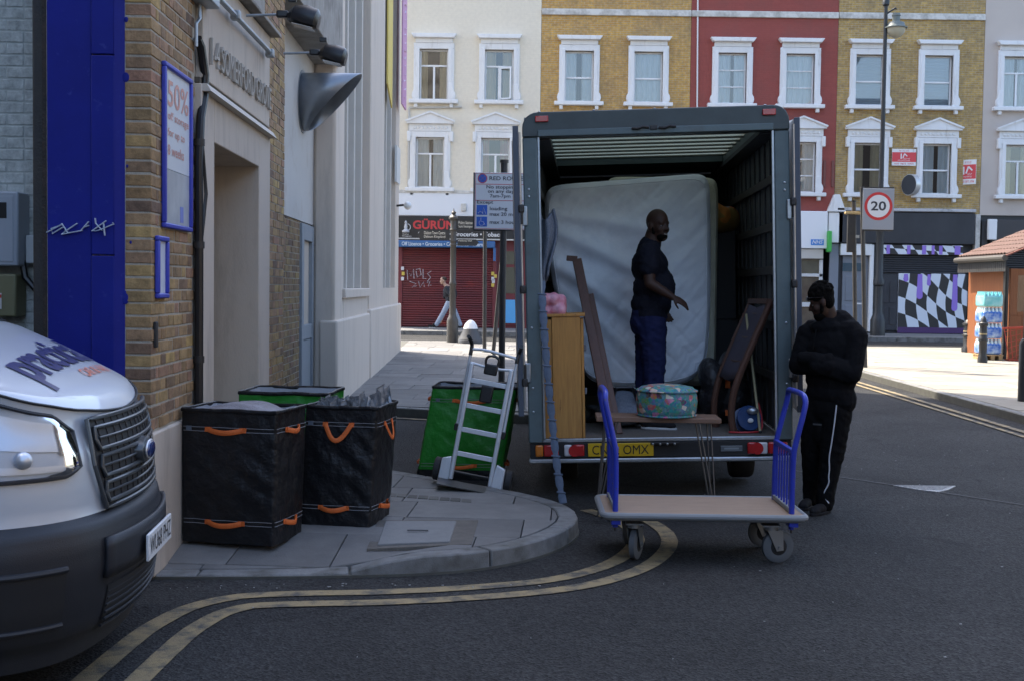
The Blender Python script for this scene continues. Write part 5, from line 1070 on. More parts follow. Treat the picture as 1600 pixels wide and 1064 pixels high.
# ------------------------------------------------------------------ platform trolley
M_tblue = mat('blue_powder_coat', (.022,.045,.42), .35, col2=(.018,.035,.33), scale=6, dirt=(.09,.08,.078), dscale=18, dlo=.63, dhi=.68)
M_deck = mat('worn_ply_deck', (.33,.235,.165), .7, col2=(.27,.19,.135), scale=5, stretch=(.8,7,1), bump=.12, dirt=(.14,.10,.075), dscale=6, dlo=.56, dhi=.78)
M_edge = mat('grey_rubber_edge', (.20,.215,.225), .55); M_castor = mat('zinc_castor', (.26,.275,.285), .4, .7); M_gtyre = mat('grey_castor_tyre', (.10,.11,.12), .7)
tr_ = thing('platform_trolley', 'blue platform trolley with plywood deck and two barred ends', 'trolley', (1.245, 8.02, 0), (0,0,R(-.5)))
DZ = .325
def rrect(x0,x1,y0,y1,r,n=5):
    P = []
    for cx, cy, a0 in ((x1-r,y0+r,-90),(x1-r,y1-r,0),(x0+r,y1-r,90),(x0+r,y0+r,180)):
        for k in range(n+1): a = R(a0 + 90*k/n); P.append((cx+r*math.cos(a), cy+r*math.sin(a)))
    return P
MB().prism(rrect(-.64,.64,-.345,.345,.05), DZ-.028,DZ).build('deck', M_deck, tr_, bevel=.002)
MB().tube([(x,y,DZ-.016) for x, y in rrect(-.645,.645,-.35,.35,.055)], .022, 10, closed=True).build('edge_bumper', M_edge, tr_, smooth=True)
MB().tube([(x,y,DZ-.036) for x, y in rrect(-.64,.64,-.345,.345,.05)], .010, 8, closed=True).build('edge_rail', M_castor, tr_, smooth=True)
for sg in (-1,1):
    x = sg*.565; pth = [(x,-.27,DZ-.10),(x,-.27,DZ+.37),(x+sg*.02,-.27,DZ+.47),(x+sg*.075,-.265,DZ+.695),(x+sg*.075,-.25,DZ+.74),(x+sg*.07,-.20,DZ+.765),(x+sg*.07,.20,DZ+.765),(x+sg*.075,.25,DZ+.74),(x+sg*.075,.265,DZ+.695),(x+sg*.02,.27,DZ+.47),(x,.27,DZ+.37),(x,.27,DZ-.10)]
    MB().tube(smoothpath(pth,2), .0185, 12).build('handle', M_tblue, tr_, smooth=True)
    MB().bar((x,-.27,DZ+.40),(x,.27,DZ+.40),.03,.03).build('cross_bar', M_tblue, tr_, bevel=.004)
    MB().bar((x,-.27,DZ+.02),(x,.27,DZ+.02),.03,.03).build('cross_bar', M_edge, tr_, bevel=.004)
    for k in range(6): MB().cyl((x,-.20+k*.08,DZ+.03),(x,-.20+k*.08,DZ+.395),.007,n=8).build('upright_bar', M_tblue, tr_, smooth=True)
    MB().box(x-.03,x+.03,-.34,.34,DZ-.075,DZ-.03).build('cross_member', M_tblue, tr_, bevel=.004)
    for y in (-.27,.27): MB().cyl((x,y,DZ-.125),(x,y,DZ-.10),.006,n=8).build('bolt', M_blacksteel, tr_)
    for y in (-.235,.235):
        cx_ = sg*.44; r = .105; turn = R(68 if sg < 0 else 12); off = Vector((.05*math.cos(turn), .05*math.sin(turn), 0)) * (1 if sg < 0 else 1)
        MB().box(cx_-.055,cx_+.055,y-.05,y+.05,DZ-.086,DZ-.076).build('castor_plate', M_castor, tr_)
        MB().cyl((cx_,y,DZ-.11),(cx_,y,DZ-.086),.04,n=16).build('swivel', M_castor, tr_, smooth=True)
        RM = Matrix.Translation((cx_+off.x, y+off.y, r)) @ Matrix.Rotation(turn,4,'Z')
        w = MB().lathe([(.055,-.024),(.082,-.026),(r,-.016),(r,.016),(.082,.026),(.055,.024),(.055,-.024)], 28, RM.translation, axis=RM.to_3x3().to_4x4() @ Matrix.Rotation(R(90),4,'X')).build('castor_wheel', M_gtyre, tr_, smooth=True)
        MB().lathe([(.012,-.034),(.056,-.022),(.056,.022),(.012,.034)], 20, RM.translation, axis=RM.to_3x3().to_4x4() @ Matrix.Rotation(R(90),4,'X')).build('hub', M_under, w, smooth=True)
        fk = MB()
        for s2 in (-1,1): fk.add([RM @ Vector(p_) for p_ in [(-.085,s2*.036,DZ-.11-r),(.02,s2*.036,DZ-.11-r),(.025,s2*.036,-.02),(-.02,s2*.036,-.025),(-.085,s2*.040,DZ-.11-r),(.02,s2*.040,DZ-.11-r),(.025,s2*.040,-.02),(-.02,s2*.040,-.025)]], [(0,1,2,3),(7,6,5,4),(0,4,5,1),(1,5,6,2),(2,6,7,3),(3,7,4,0)])
        fk.build('fork', M_castor, tr_)
        MB().cyl(RM @ Vector((0,-.048,0)), RM @ Vector((0,.048,0)), .012, n=10).build('axle', M_castor, tr_, smooth=True)
# ------------------------------------------------------------------ removal bags
M_tarp = mat('black_tarpaulin', (.008,.008,.009), .42, spec=.3, col2=(.012,.012,.014), scale=6, bump=.7, bscale=11, bdist=.035)
M_green = mat('green_tarpaulin', (.012,.21,.016), .42, col2=(.010,.16,.013), scale=2.5, bump=.5, bscale=9, bdist=.03)
M_orange = mat('orange_webbing', (.62,.13,.02), .7, col2=(.52,.10,.015), scale=40, bump=.3, bscale=160)
M_stitch = mat('white_stitch', (.20,.20,.21), .8); M_liner = mat('grey_liner', (.36,.38,.43), .7, bump=.4, bscale=20)
def bag(lab, c, w, dp_, h, yaw, material, taper=1.0, shear=(0,0), seed=0, group='removal bags', zig=True, z0=0, base=None):
    o = thing('removal_bag', lab, 'bag', (c[0], c[1], z0), (0,0,yaw), group)
    def P(u, z, inset=0.0):
        """u runs 0..4 round the four sides; z 0..1"""
        u %= 4; e = int(u); f = u - e; k = 1 + (taper-1)*z; W, D = (w/2-inset)*k, (dp_/2-inset)*k
        x, y = ((-W+2*W*f,-D),(W,-D+2*D*f),(W-2*W*f,D),(-W,D-2*D*f))[e]
        n = ((0,-1),(1,0),(0,1),(-1,0))[e]; cr = min(f, 1-f)
        b = .022*math.sin(f*math.pi)*math.sin(min(1,z*1.05)*math.pi) + .012*fbm((x*1.5+seed, z*h*1.2, y*1.5), 2.6)*min(1, cr*7) + .006*fbm((x+seed, z*h*2+f, y), 7)*min(1, cr*9)
        if material is M_tarp: b += .006*math.sin((f*3 + z*6 + seed)*5)*math.exp(-((f-.8)/.25)**2)*min(1, cr*8)*math.sin(z*math.pi)
        cc = .05; 
        if cr < cc: t = 1-cr/cc; x *= 1 - .018*t*t; y *= 1 - .018*t*t
        return Vector((x + n[0]*(b if inset == 0 else 0) + shear[0]*z, y + n[1]*(b if inset == 0 else 0) + shear[1]*z, z*h + .006*fbm((u*2+seed, z, 0), 2)*(z > .9)))
    mb = MB(); mb.sheet(lambda u, v: P(u*4*.99999, v), 128, 40); bt = [P(k/16*4*.999, 0) for k in range(16)]; mb.add(bt, [tuple(range(15,-1,-1))]); mb.build('shell', material, o, smooth=True, ang=70)
    li = MB(); li.sheet(lambda u, v: P(u*4*.99999, .72 + .28*(1-v), .012), 64, 6); li.build('lining', M_liner, o, smooth=True)
    rim = [P(k/64*4, 1.0) for k in range(64)]; MB().tube(rim, .011, 8, closed=True, flat=1.3).build('rim', M_tarp, o, smooth=True)
    if base: b_ = MB(); b_.sheet(lambda u, v: P(u*4*.99999, v*.11) + (P(u*4*.99999, v*.11) - Vector((0,0,v*.11*h)))*.012, 96, 4); b_.build('base_band', base, o, smooth=True)
    out_ = lambda u, z, d_: P(u, z) + Vector((((0,-1),(1,0),(0,1),(-1,0))[int(u % 4)][0]*d_, ((0,-1),(1,0),(0,1),(-1,0))[int(u % 4)][1]*d_, 0))
    for z in (.145,.175,.845,.875):
        for e in range(4): MB().tube([out_(e+.02+.96*k/24, z, .002) for k in range(25)], .0022, 4).build('stitch_line', M_stitch, o)
    for z in (.16,.86):
        for e in range(4):
            dz_ = .03 if (z > .5) else .035; low = .055 if seed != 2 or z < .5 else .13
            a, b2 = e+.30, e+.66
            for q in (a, b2): pa = [out_(q + s_*.035, z + s2*.018, .004) for s_, s2 in ((-1,-1),(1,-1),(1,1),(-1,1))]; pb_ = [out_(q + s_*.035, z + s2*.018, .009) for s_, s2 in ((-1,-1),(1,-1),(1,1),(-1,1))]; MB().add(pa+pb_, [(4,5,6,7),(0,1,5,4),(1,2,6,5),(2,3,7,6),(3,0,4,7)]).build('handle_patch', M_orange, o)
            hp = [out_(a + (b2-a)*t, z - low*math.sin(t*math.pi)*(.35 if low < .1 else 1), .010 + .028*math.sin(t*math.pi)) for t in [k/12 for k in range(13)]]
            MB().tube(hp, .016, 8, flat=.28, up=((0,-1,0),(1,0,0),(0,1,0),(-1,0,0))[e]).build('handle', M_orange, o, smooth=True)
    MB().obox(out_(.09,.865,.006),(.035,.006,.028),(0,0,0)).build('name_tag', mat('tag_grey', (.10,.12,.15), .6), o)
    return o
b1 = bag('broad black removal bag full of grey blankets beside brick plinth', (-1.735, 7.86), .63, .46, .84, R(-13), M_tarp, 1.04, (0,.02), 1, z0=.108)
mb = MB(); rq = random.Random(4)
for k in range(12): mb.tube(smoothpath([(-.25+.05*rq.random(), -.17+k*.03, .76+.03*rq.random()),(-.1,-.17+k*.03+.04*rq.random(),.80+.04*rq.random()),(.1,-.17+k*.03,.80+.04*rq.random()),(.26,-.16+k*.028,.75+.03*rq.random())],2), .035, 8)
bl = thing('blanket', 'grey brown blankets filling the broad black bag', 'blanket', (-1.735,7.86,.125), (0,0,R(-13))); blob('cloth', mb, mat('grey_brown_blanket', (.20,.18,.185), .95, col2=(.32,.30,.32), scale=7, bump=.6, bscale=90), bl, .014, 4)
b2 = bag('narrower black removal bag stuffed with crinkled film', (-1.15, 8.46), .50, .50, .81, R(-10), M_tarp, 1.02, (.04,.02), 2, z0=.112)
mb = MB(); rq = random.Random(9)
for k in range(70):
    x, y = rq.uniform(-.23,.23), rq.uniform(-.21,.21); hh = rq.uniform(.03,.075) + (.08 if (x > .1 and rq.random() < .3) else 0); a = rq.uniform(0,3.1); dx, dy = .035*math.cos(a), .035*math.sin(a)
    mb.add([(x-dx,y-dy,.77),(x+dx,y+dy,.77),(x+dx*.7+rq.uniform(-.03,.03),y+dy*.7,.80+hh),(x-dx*.6,y-dy*.6+rq.uniform(-.03,.03),.80+hh*.8),(x+rq.uniform(-.02,.02),y+.03,.78+hh*.6)], [(0,1,4),(1,2,4),(2,3,4),(3,0,4)])
cfm = thing('crinkled_film', 'shiny grey crinkled plastic film sticking out of black bag', 'plastic film', (-1.115,8.47,.11), (0,0,R(-10))); mb.box(-.23,.23,-.23,.23,.70,.775); tag(mb.build('film', mat('grey_film', (.22,.23,.24), .22, .3, col2=(.45,.46,.48), scale=20), cfm), kind='stuff')
b3 = bag('green removal bag with black rim behind the black ones', (-1.62, 8.98), .66, .55, .85, R(-4), M_green, 1.0, (0,0), 5, z0=.118, base=M_tarp)
b4 = bag('leaning green removal bag behind the aluminium hand truck', (-.46, 11.25), .76, .55, .84, R(-3), M_green, 1.0, (.14,.0), 7, z0=.0, base=M_tarp)
# ------------------------------------------------------------------ hand truck
M_al = mat('brushed_aluminium', (.62,.65,.69), .35, .35, col2=(.55,.58,.62), scale=30, stretch=(1,1,.2))
ht = thing('hand_truck', 'aluminium hand truck leaning at the kerb edge', 'hand truck', (-.335, 9.93, .115), (R(-4), R(9.5), R(-6)))
for sg in (-1,1):
    MB().bar((sg*.165,0,.03),(sg*.165,.0,1.0),.035,.045,(0,1,0)).build('side_rail', M_al, ht, bevel=.008)
    MB().cyl((sg*.195,.025,.45),(sg*.195,.025,1.08),.0125,n=10).build('telescopic_tube', M_al, ht, smooth=True)
    hp = smoothpath([(sg*.195,.025,1.06),(sg*.195,.03,1.12),(sg*.20,.05,1.15),(sg*.215,-.02,1.19),(sg*.22,-.10,1.205)],2); MB().tube(hp, .016, 10).build('grip', M_black, ht, smooth=True)
    MB().obox((sg*.195,.025,.46),(.04,.05,.06),(0,0,0)).build('clamp', M_black, ht, bevel=.006)
    MB().prism([(sg*.17,.02),(sg*.27,.02),(sg*.265,.19),(sg*.19,.215)] if sg > 0 else [(-.19,.215),(-.265,.19),(-.27,.02),(-.17,.02)], -.01,.05, M=Matrix(((1,0,0,0),(0,0,1,0),(0,1,0,0),(0,0,0,1)))).build('wheel_bracket', M_al, ht, bevel=.008)
    w = MB().lathe([(.05,-.028),(.085,-.03),(.098,-.02),(.098,.02),(.085,.03),(.05,.028),(.05,-.028)], 26, (sg*.30,.11,.085), axis=Matrix.Rotation(R(90),4,'Y')).build('wheel', M_rubber, ht, smooth=True)
    MB().lathe([(.01,-.02),(.052,-.02),(.052,.02),(.01,.02)], 18, (sg*.30,.11,.085), axis=Matrix.Rotation(R(90),4,'Y')).build('hub', mat('red_hub', (.35,.02,.05), .4), w, smooth=True)
for z in (.25,.45,.65,.86): MB().box(-.147,.147,-.012,.012,z-.02,z+.02).build('rung', M_al, ht, bevel=.004)
MB().tube([(-.18,.02,1.0),(-.05,.02,.985),(.05,.02,.985),(.18,.02,1.0)], .011, 10).build('top_bar', M_al, ht, smooth=True)
MB().tube(smoothpath([(-.195,.03,1.11),(-.08,.03,1.125),(.08,.03,1.11),(.195,.03,1.10)],1), .012, 10).build('top_bar', M_al, ht, smooth=True)
MB().add([(-.27,-.02,.012),(.27,-.02,.012),(.23,-.30,.0),(-.23,-.30,.0),(-.27,-.02,.026),(.27,-.02,.026),(.23,-.30,.008),(-.23,-.30,.008)], [(0,3,2,1),(4,5,6,7),(0,1,5,4),(1,2,6,5),(2,3,7,6),(3,0,4,7)]).build('toe_plate', M_blacksteel, ht)
MB().cyl((-.28,.11,.085),(.28,.11,.085),.01,n=8).build('axle', M_blacksteel, ht, smooth=True)
MB().box(-.055,.055,-.04,.0,.93,1.02).build('latch_body', M_black, ht, bevel=.012); MB().box(-.05,.05,-.03,.03,.70,.84).build('strap_buckle', M_black, ht, bevel=.01)
MB().tube(smoothpath([(-.05,-.02,1.01),(-.055,-.02,1.06),(-.03,-.02,1.085),(.03,-.02,1.085),(.055,-.02,1.06),(.05,-.02,1.01)],1), .011, 8).build('latch_handle', M_black, ht, smooth=True)

# ------------------------------------------------------------------ posts and signs
M_post = mat('dark_grey_post', (.055,.05,.045), .5, .2, col2=(.08,.072,.062), scale=8, bump=.2); M_castiron = mat('black_cast_iron', (.022,.023,.025), .45, bump=.25, bscale=30)
M_signgrey = mat('sign_back_grey', (.32,.33,.36), .5); M_face = mat('grey_sign_face', (.55,.58,.62), .45)
PZ = lambda y: gz(y) + .118
# red route sign
ps = at(784, 560, 16.75); rr_ = thing('parking_sign', 'grey red route sign with no stopping and loading hours', 'road sign', (ps.x, 16.75, PZ(16.75)))
MB().cyl((0,0,-.05),(0,0,3.30),.045,n=14).build('post', mat('black_post', (.02,.02,.022), .5, dirt=(.2,.2,.2), dscale=40, dlo=.70, dhi=.73), rr_, smooth=True)
q0 = at(742,270,16.68); zb0 = at(742,359,16.68).z - PZ(16.75); zt0 = q0.z - PZ(16.75); xl = q0.x - ps.x; xr = xl + .72
pln = MB().box(xl,xr,-.075,-.06,zb0,zt0).build('panel', M_face, rr_, bevel=.006)
M_rd = mat('thin_red', (.45,.05,.06), .5); M_tx = mat('sign_text_dark', (.03,.03,.04), .5); M_bl = mat('sign_blue', (.02,.10,.45), .5)
hh = zt0 - zb0; fr_ = MB()
for z in (zt0-hh*.205, zt0-hh*.49): fr_.box(xl+.01,xr-.01,-.0775,-.0752,z-.004,z+.004)
fr_.box(xl+.008,xr-.008,-.0775,-.0752,zt0-.014,zt0-.008).box(xl+.008,xr-.008,-.0775,-.0752,zb0+.008,zb0+.014).box(xl+.008,xl+.014,-.0775,-.0752,zb0+.015,zt0-.015).build('red_rule', M_rd, pln)
def disc(c, r, M_, nm, par, y, n=26): return MB().add([(c[0]+r*math.cos(2*math.pi*k/n), y, c[1]+r*math.sin(2*math.pi*k/n)) for k in range(n)], [tuple(range(n))]).build(nm, M_, par)
cc_ = (xl+.105, zt0-hh*.105); disc(cc_, .066, M_rd, 'clearway_ring', pln, -.0775); disc(cc_, .054, M_bl, 'clearway_disc', pln, -.0785)
MB().bar((cc_[0]-.04,-.0795,cc_[1]-.04),(cc_[0]+.04,-.0795,cc_[1]+.04),.002,.012,(0,-1,0)).bar((cc_[0]-.04,-.0797,cc_[1]+.04),(cc_[0]+.04,-.0797,cc_[1]-.04),.002,.012,(0,-1,0)).build('clearway_cross', M_rd, pln)
for s_, fx, fz, h_, w_ in (('RED ROUTE',.20,.135,.055,.46),('No stopping',.16,.30,.062,.40),('on any day',.18,.375,.062,.36),('7am-7pm',.21,.455,.058,.28),('Except',.035,.565,.058,.22),('loading',.21,.68,.062,.24),('max 20 mins',.21,.76,.05,.40),('max 3 hours',.21,.90,.05,.40)):
    text('lettering', s_, (xl+fx, -.078, zt0-hh*fz), (1,0,0), (0,0,1), M_tx, pln, height=h_, width=w_, bold=.014)
for fz in (.68,.885):
    z = zt0-hh*fz; MB().add([(xl+.03,-.0775,z-.05),(xl+.175,-.0775,z-.05),(xl+.175,-.0775,z+.085),(xl+.03,-.0775,z+.085)],[(0,1,2,3)]).build('pictogram_field', M_bl, pln)
    pi_ = MB()
    if fz < .7: pi_.tube([(xl+.05,-.08,z-.03),(xl+.08,-.08,z+.0),(xl+.12,-.08,z-.03)], .010, 6, flat=.2).tube([(xl+.11,-.08,z-.035),(xl+.125,-.08,z+.05),(xl+.155,-.08,z-.035)], .012, 6, flat=.2)
    else: pi_.tube([(xl+.10+.035*math.cos(t), -.08, z+.0+.035*math.sin(t)) for t in [2.2+i*.45 for i in range(10)]], .006, 6, flat=.3).tube([(xl+.09,-.08,z+.07),(xl+.09,-.08,z+.02),(xl+.125,-.08,z+.015),(xl+.145,-.08,z-.025)], .008, 6, flat=.3)
    pi_.build('pictogram', M_swht, pln)
MB().box(xl-.02,xl+.5,-.045,-.03,zb0-.02,zt0+.0).build('rear_panel', M_blacksteel, rr_); MB().cyl((0,0,3.3),(0,0,3.34),.06,n=14).build('cap', M_blacksteel, rr_)
def pole(lab, pxb, pyb, Y, pxt, pyt, r, material=None, nm='street_post'):
    a = at(pxb, pyb, Y); z0 = PZ(Y); b = at(pxt, pyt, Y); t = thing(nm, lab, 'post', (a.x, Y, z0)); MB().cyl((0,0,-.05),(b.x-a.x,0,b.z-z0),r,n=12).build('shaft', material or M_post, t, smooth=True)
    MB().cyl((b.x-a.x,0,b.z-z0),(b.x-a.x,0,b.z-z0+.03),r*1.15,n=12).build('cap', M_blacksteel, t, smooth=True); MB().lathe([(r*1.5,-.02),(r*1.5,.01),(r,.03)], 12).build('collar', material or M_post, t, smooth=True)
    return t
pole('straight thin grey post by the bell bollard', 757, 552, 28.3, 758, 352, .045)
pole('thin grey post leaning beside the red route sign', 770, 557, 27.2, 790, 345, .045)
# fingerpost
fp = at(707,538,32.5); fg = thing('fingerpost', 'ornate black fingerpost with direction arms', 'signpost', (fp.x, 32.4, PZ(32.4)))
RS = .8
MB().lathe([(r_*RS, z_) for r_, z_ in [(.19,-.05),(.19,.55),(.17,.62),(.13,.68),(.11,.75),(.10,1.5),(.12,1.53),(.12,1.58),(.10,1.61),(.095,2.55),(.12,2.58),(.10,2.62),(.12,2.68),(.10,2.72),(.10,2.95),(.13,2.98),(.10,3.02),(.10,3.22),(.16,3.27),(.16,3.31),(.06,3.38),(.08,3.44),(.03,3.48),(.0,3.56)]], 16).build('shaft', M_post, fg, smooth=True)
def arm(sg, z, l, lines, h=.26, col=None):
    a = MB().prism([(0,0),(l,0),(l+.08,h/2),(l,h),(0,h)] if sg > 0 else [(0,0),(0,h),(-l,h),(-l-.08,h/2),(-l,0)], -.02,.02, M=Matrix(((1,0,0,sg*.1),(0,0,-1,0),(0,1,0,z),(0,0,0,1)))).build('direction_arm', col or M_castiron, fg)
    for i, s_ in enumerate(lines): text('lettering', s_, ((.13 if sg > 0 else -l+.0), -.023, z + h*.58 - i*h*.42), (1,0,0), (0,0,1), mat('arm_cream', (.68,.66,.58), .5), a, height=h*.32, width=l*.72)
arm(-1, 2.70, .78, ['Dalston Town Centre','Dalston Kingsland']); arm(1, 2.98, .52, ['Police Station','Stoke Newington']); arm(1, 2.56, .5, ['Hackney Hall'], .17)
# bell bollard
bp_ = at(735,541,32); bo = thing('bell_bollard', 'black bell bollard with white painted top', 'bollard', (bp_.x, 32, PZ(32)))
MB().lathe([(.33,-.02),(.33,.09),(.31,.12),(.24,.26),(.19,.38)], 24).build('body', mat('bollard_grey', (.06,.06,.062), .5, bump=.2), bo, smooth=True); MB().lathe([(.19,.381),(.16,.48),(.10,.565),(.04,.605),(0,.61)], 24).build('top', mat('bollard_white', (.75,.75,.75), .5), bo, smooth=True)
# speed sign on two posts
a20 = at(1348,574,24.9); sp20 = thing('speed_sign', 'grey backed twenty speed limit sign on thin post', 'road sign', (at(1352,574,24.9).x, 24.9, PZ(24.9)))
t20 = at(1343,292,24.9); MB().cyl((0,0,-.05),(t20.x-a20.x,0,t20.z-PZ(24.9)),.045,n=12).build('post', M_post, sp20, smooth=True)
q1_ = at(1348,295,24.85); q2_ = at(1395,360,24.85); X0 = q1_.x - sp20.location.x; X1 = q2_.x - sp20.location.x; Z1 = q1_.z - sp20.location.z; Z0 = q2_.z - sp20.location.z
pn = MB().box(X0,X1,-.09,-.07,Z0,Z1).build('panel', M_signgrey, sp20, bevel=.006); MB().box(X0-.03,X1,-.069,-.05,Z1,Z1+.03).box(X0,X1,-.069,-.05,Z0-.03,Z0).build('sign_channel', M_blacksteel, sp20)
cx2, cz2, rad = (X0+X1)/2, Z1-.36, .285
disc((cx2,cz2), rad, mat('sign_ring_red', (.60,.03,.03), .5), 'ring', pn, -.092, 40); disc((cx2,cz2), rad*.80, M_swht, 'disc', pn, -.094, 40)
text('lettering', '20', (cx2-.155, -.096, cz2-.09), (1,0,0), (0,0,1), M_tx, pn, height=.19, width=.31, bold=.02)
pole('thin grey post holding the back of a black sign box', 1337, 571, 25.5, 1334, 316, .045)
bk = thing('sign_box', 'black sign box seen from behind on thin post', 'road sign', (at(1335,571,25.4).x, 25.42, PZ(25.4)+2.35)); MB().box(-.22,-.05,-.06,.02,0,.78).build('box', M_blacksteel, bk, bevel=.01); MB().box(-.28,.12,-.09,.03,.79,.84).build('cap', mat('ochre_cap', (.45,.32,.14), .6), bk, bevel=.01); MB().box(-.05,.03,-.04,-.02,.3,.36).build('bracket', M_galv, bk)
# lamp standard on the far pavement
lp = at(1371,520,39.6); lt_ = thing('lamp_standard', 'tall black lamp standard with bowl lantern', 'street lamp', (lp.x, 39.6, .33))
MB().lathe([(.24,0),(.24,.5),(.2,.6),(.15,.75),(.14,1.6),(.18,1.65),(.18,1.8),(.13,1.9),(.12,4.2),(.15,4.25),(.15,4.4),(.075,4.5),(.06,10.6),(.11,10.65),(.11,10.8),(.04,10.9),(.06,11.0),(0,11.15)], 14).build('column', M_castiron, lt_, smooth=True)
MB().tube([(0,0,10.35),(.15,-.02,10.45),(.30,-.03,10.55),(.33,-.03,10.5)], .03, 8).build('bracket', M_castiron, lt_, smooth=True)
ln_ = MB().lathe([(0,.50),(.12,.48),(.14,.40),(.12,.38),(.12,.22),(.25,.18),(.30,.06),(.36,.03),(.36,.0),(.2,0)], 20, (.33,-.03,9.9)).build('lantern', mat('lantern_green_grey', (.14,.16,.15), .45), lt_, smooth=True); MB().lathe([(.3,0),(.28,-.12),(.18,-.25),(.06,-.31),(0,-.32)], 20, (.33,-.03,9.9)).build('bowl', mat('lamp_bowl', (.45,.42,.32), .3), ln_, smooth=True)
# bollards and posts before the hut
def bollard(lab, px, py, Y, h, r):
    p = at(px, py, Y); t = thing('bollard', lab, 'bollard', (p.x, Y, PZ(Y)), group='cast bollards by the market hut'); MB().lathe([(r*1.25,-.02),(r*1.25,.10),(r,.16),(r,h*.45),(r*1.15,h*.47),(r*1.15,h*.52),(r,h*.54),(r*.92,h*.78),(r*1.2,h*.80),(r*1.2,h*.85),(r*.9,h*.87),(r*.7,h*.94),(r*.2,h)], 16).build('shaft', M_castiron, t, smooth=True); MB().lathe([(r*1.02,h*.60),(r*1.02,h*.63)],16).build('gold_ring', mat('ring_buff', (.35,.28,.15), .5), t, smooth=True)
bollard('stout cast bollard behind the stacked water bottles', 1514, 552, 31.0, .85, .15); bollard('slim cast bollard in front of the stacked water bottles', 1535, 567, 26.9, 1.02, .085)
bk2 = at(1598,622,18.1); bl2 = thing('bollard', 'tall plain black post on the shadow line of pavement', 'bollard', (bk2.x+.03, 18.1, PZ(18.1))); MB().lathe([(.10,-.02),(.10,.86),(.07,.92),(.05,.93),(.05,2.3)], 16).build('shaft', M_castiron, bl2, smooth=True); MB().box(-.03,.03,-.106,-.1,.3,.38).build('sticker', M_signgrey, bl2)
# ------------------------------------------------------------------ market hut with stacked bottled water
HY = 28.3; hx = at(1567,562,HY).x; hut = thing('market_hut', 'orange timber market hut with tiled roof and gutter', 'hut', (hx, HY, PZ(HY)))
M_hut = mat('orange_cedar', (.27,.10,.035), .55, col2=(.21,.07,.026), scale=4, stretch=(6,6,.5), bump=.15)
hl = MB()
zr = at(1575,420,HY).z - PZ(HY)
for k in range(6): MB().box(.12+k*.30,.415+k*.30,0,.05,0,1.0).build('wall_board', M_hut, hut, bevel=.008)
MB().box(.12,.30,0,.05,1.0,zr).build('window_post', M_hut, hut, bevel=.008); MB().box(1.6,1.92,0,.05,1.0,zr).build('window_post', M_hut, hut, bevel=.008); MB().box(.30,1.6,0,.05,1.0,1.1).build('window_rail', M_hut, hut, bevel=.008); MB().box(.30,1.6,0,.05,zr-.15,zr).build('window_rail', M_hut, hut, bevel=.008)
MB().add([(.30,.025,1.1),(1.6,.025,1.1),(1.6,.025,zr-.15),(.30,.025,zr-.15)],[(0,1,2,3)]).build('pane', M_glass, hut)
MB().box(.12,.17,.05,2.6,0,zr).build('side_wall', M_hut, hut); MB().box(.17,3,2.6,2.65,0,zr).build('back_wall', M_hut, hut); MB().box(.17,3,.05,2.6,.0,.05).build('floor', M_wood, hut)
MB().box(-.02,.08,-.02,.08,-.02,zr+.05).build('corner_post', M_blacksteel, hut, bevel=.01); MB().cyl((.0,-.06,0),(.0,-.06,zr-.1),.035,n=10).build('downpipe', M_black, hut, smooth=True)
# roof rises to the right: tiles laid in rows
M_tile = mat('clay_tile', (.11,.055,.042), .8, col2=(.09,.045,.035), scale=6, rand=.15, dirt=(.15,.115,.055), dscale=2.5, dlo=.46, dhi=.60, bump=.3)
e0 = Vector((-.14, 0, at(1567,402,HY).z - PZ(HY))); sl = .42
tile = MB(); tile.sheet(lambda u, v: (.30*v, .18*u, .035*math.sin(u*math.pi) + sl*.30*v + .015*(1-v)), 5, 1); tm = tile.mesh('roof_tile', M_tile, True, 60)
for i in range(9):
    for j in range(17):
        o = bpy.data.objects.new('roof_tile', tm); COL.objects.link(o); o.parent = hut; o.location = (e0.x + i*.28, -.35 + j*.18, e0.z + sl*i*.28 + .05)
MB().add([(e0.x,-.33,e0.z),(3,-.33,e0.z+sl*(3-e0.x)),(3,2.7,e0.z+sl*(3-e0.x)),(e0.x,2.7,e0.z),(e0.x,-.33,e0.z+.045),(3,-.33,e0.z+sl*(3-e0.x)+.045),(3,2.7,e0.z+sl*(3-e0.x)+.045),(e0.x,2.7,e0.z+.045)], [(0,3,2,1),(4,5,6,7),(0,1,5,4),(1,2,6,5),(2,3,7,6),(3,0,4,7)]).build('roof_deck', mat('deck_dark', (.06,.04,.035), .7), hut)
MB().tube([(e0.x-.04,-.4,e0.z-.03),(e0.x-.04,2.7,e0.z-.03)], .07, 10).build('gutter', mat('grey_gutter', (.07,.065,.06), .5), hut, smooth=True)
MB().bar((e0.x-.02,-.36,e0.z+.02),(3,-.36,e0.z+.02+sl*(3.1)),.03,.14,(0,1,0)).build('barge_board', mat('barge_red', (.20,.07,.05), .6), hut)
awn = MB()
for k in range(26): y_ = -.33 + k*.116; awn.box(e0.x+.0,e0.x+.02, y_,y_+.10, e0.z-.34,e0.z-.09)
tag(awn.build('awning_scallops', mat('awning_black', (.03,.03,.032), .7), hut), kind='stuff')
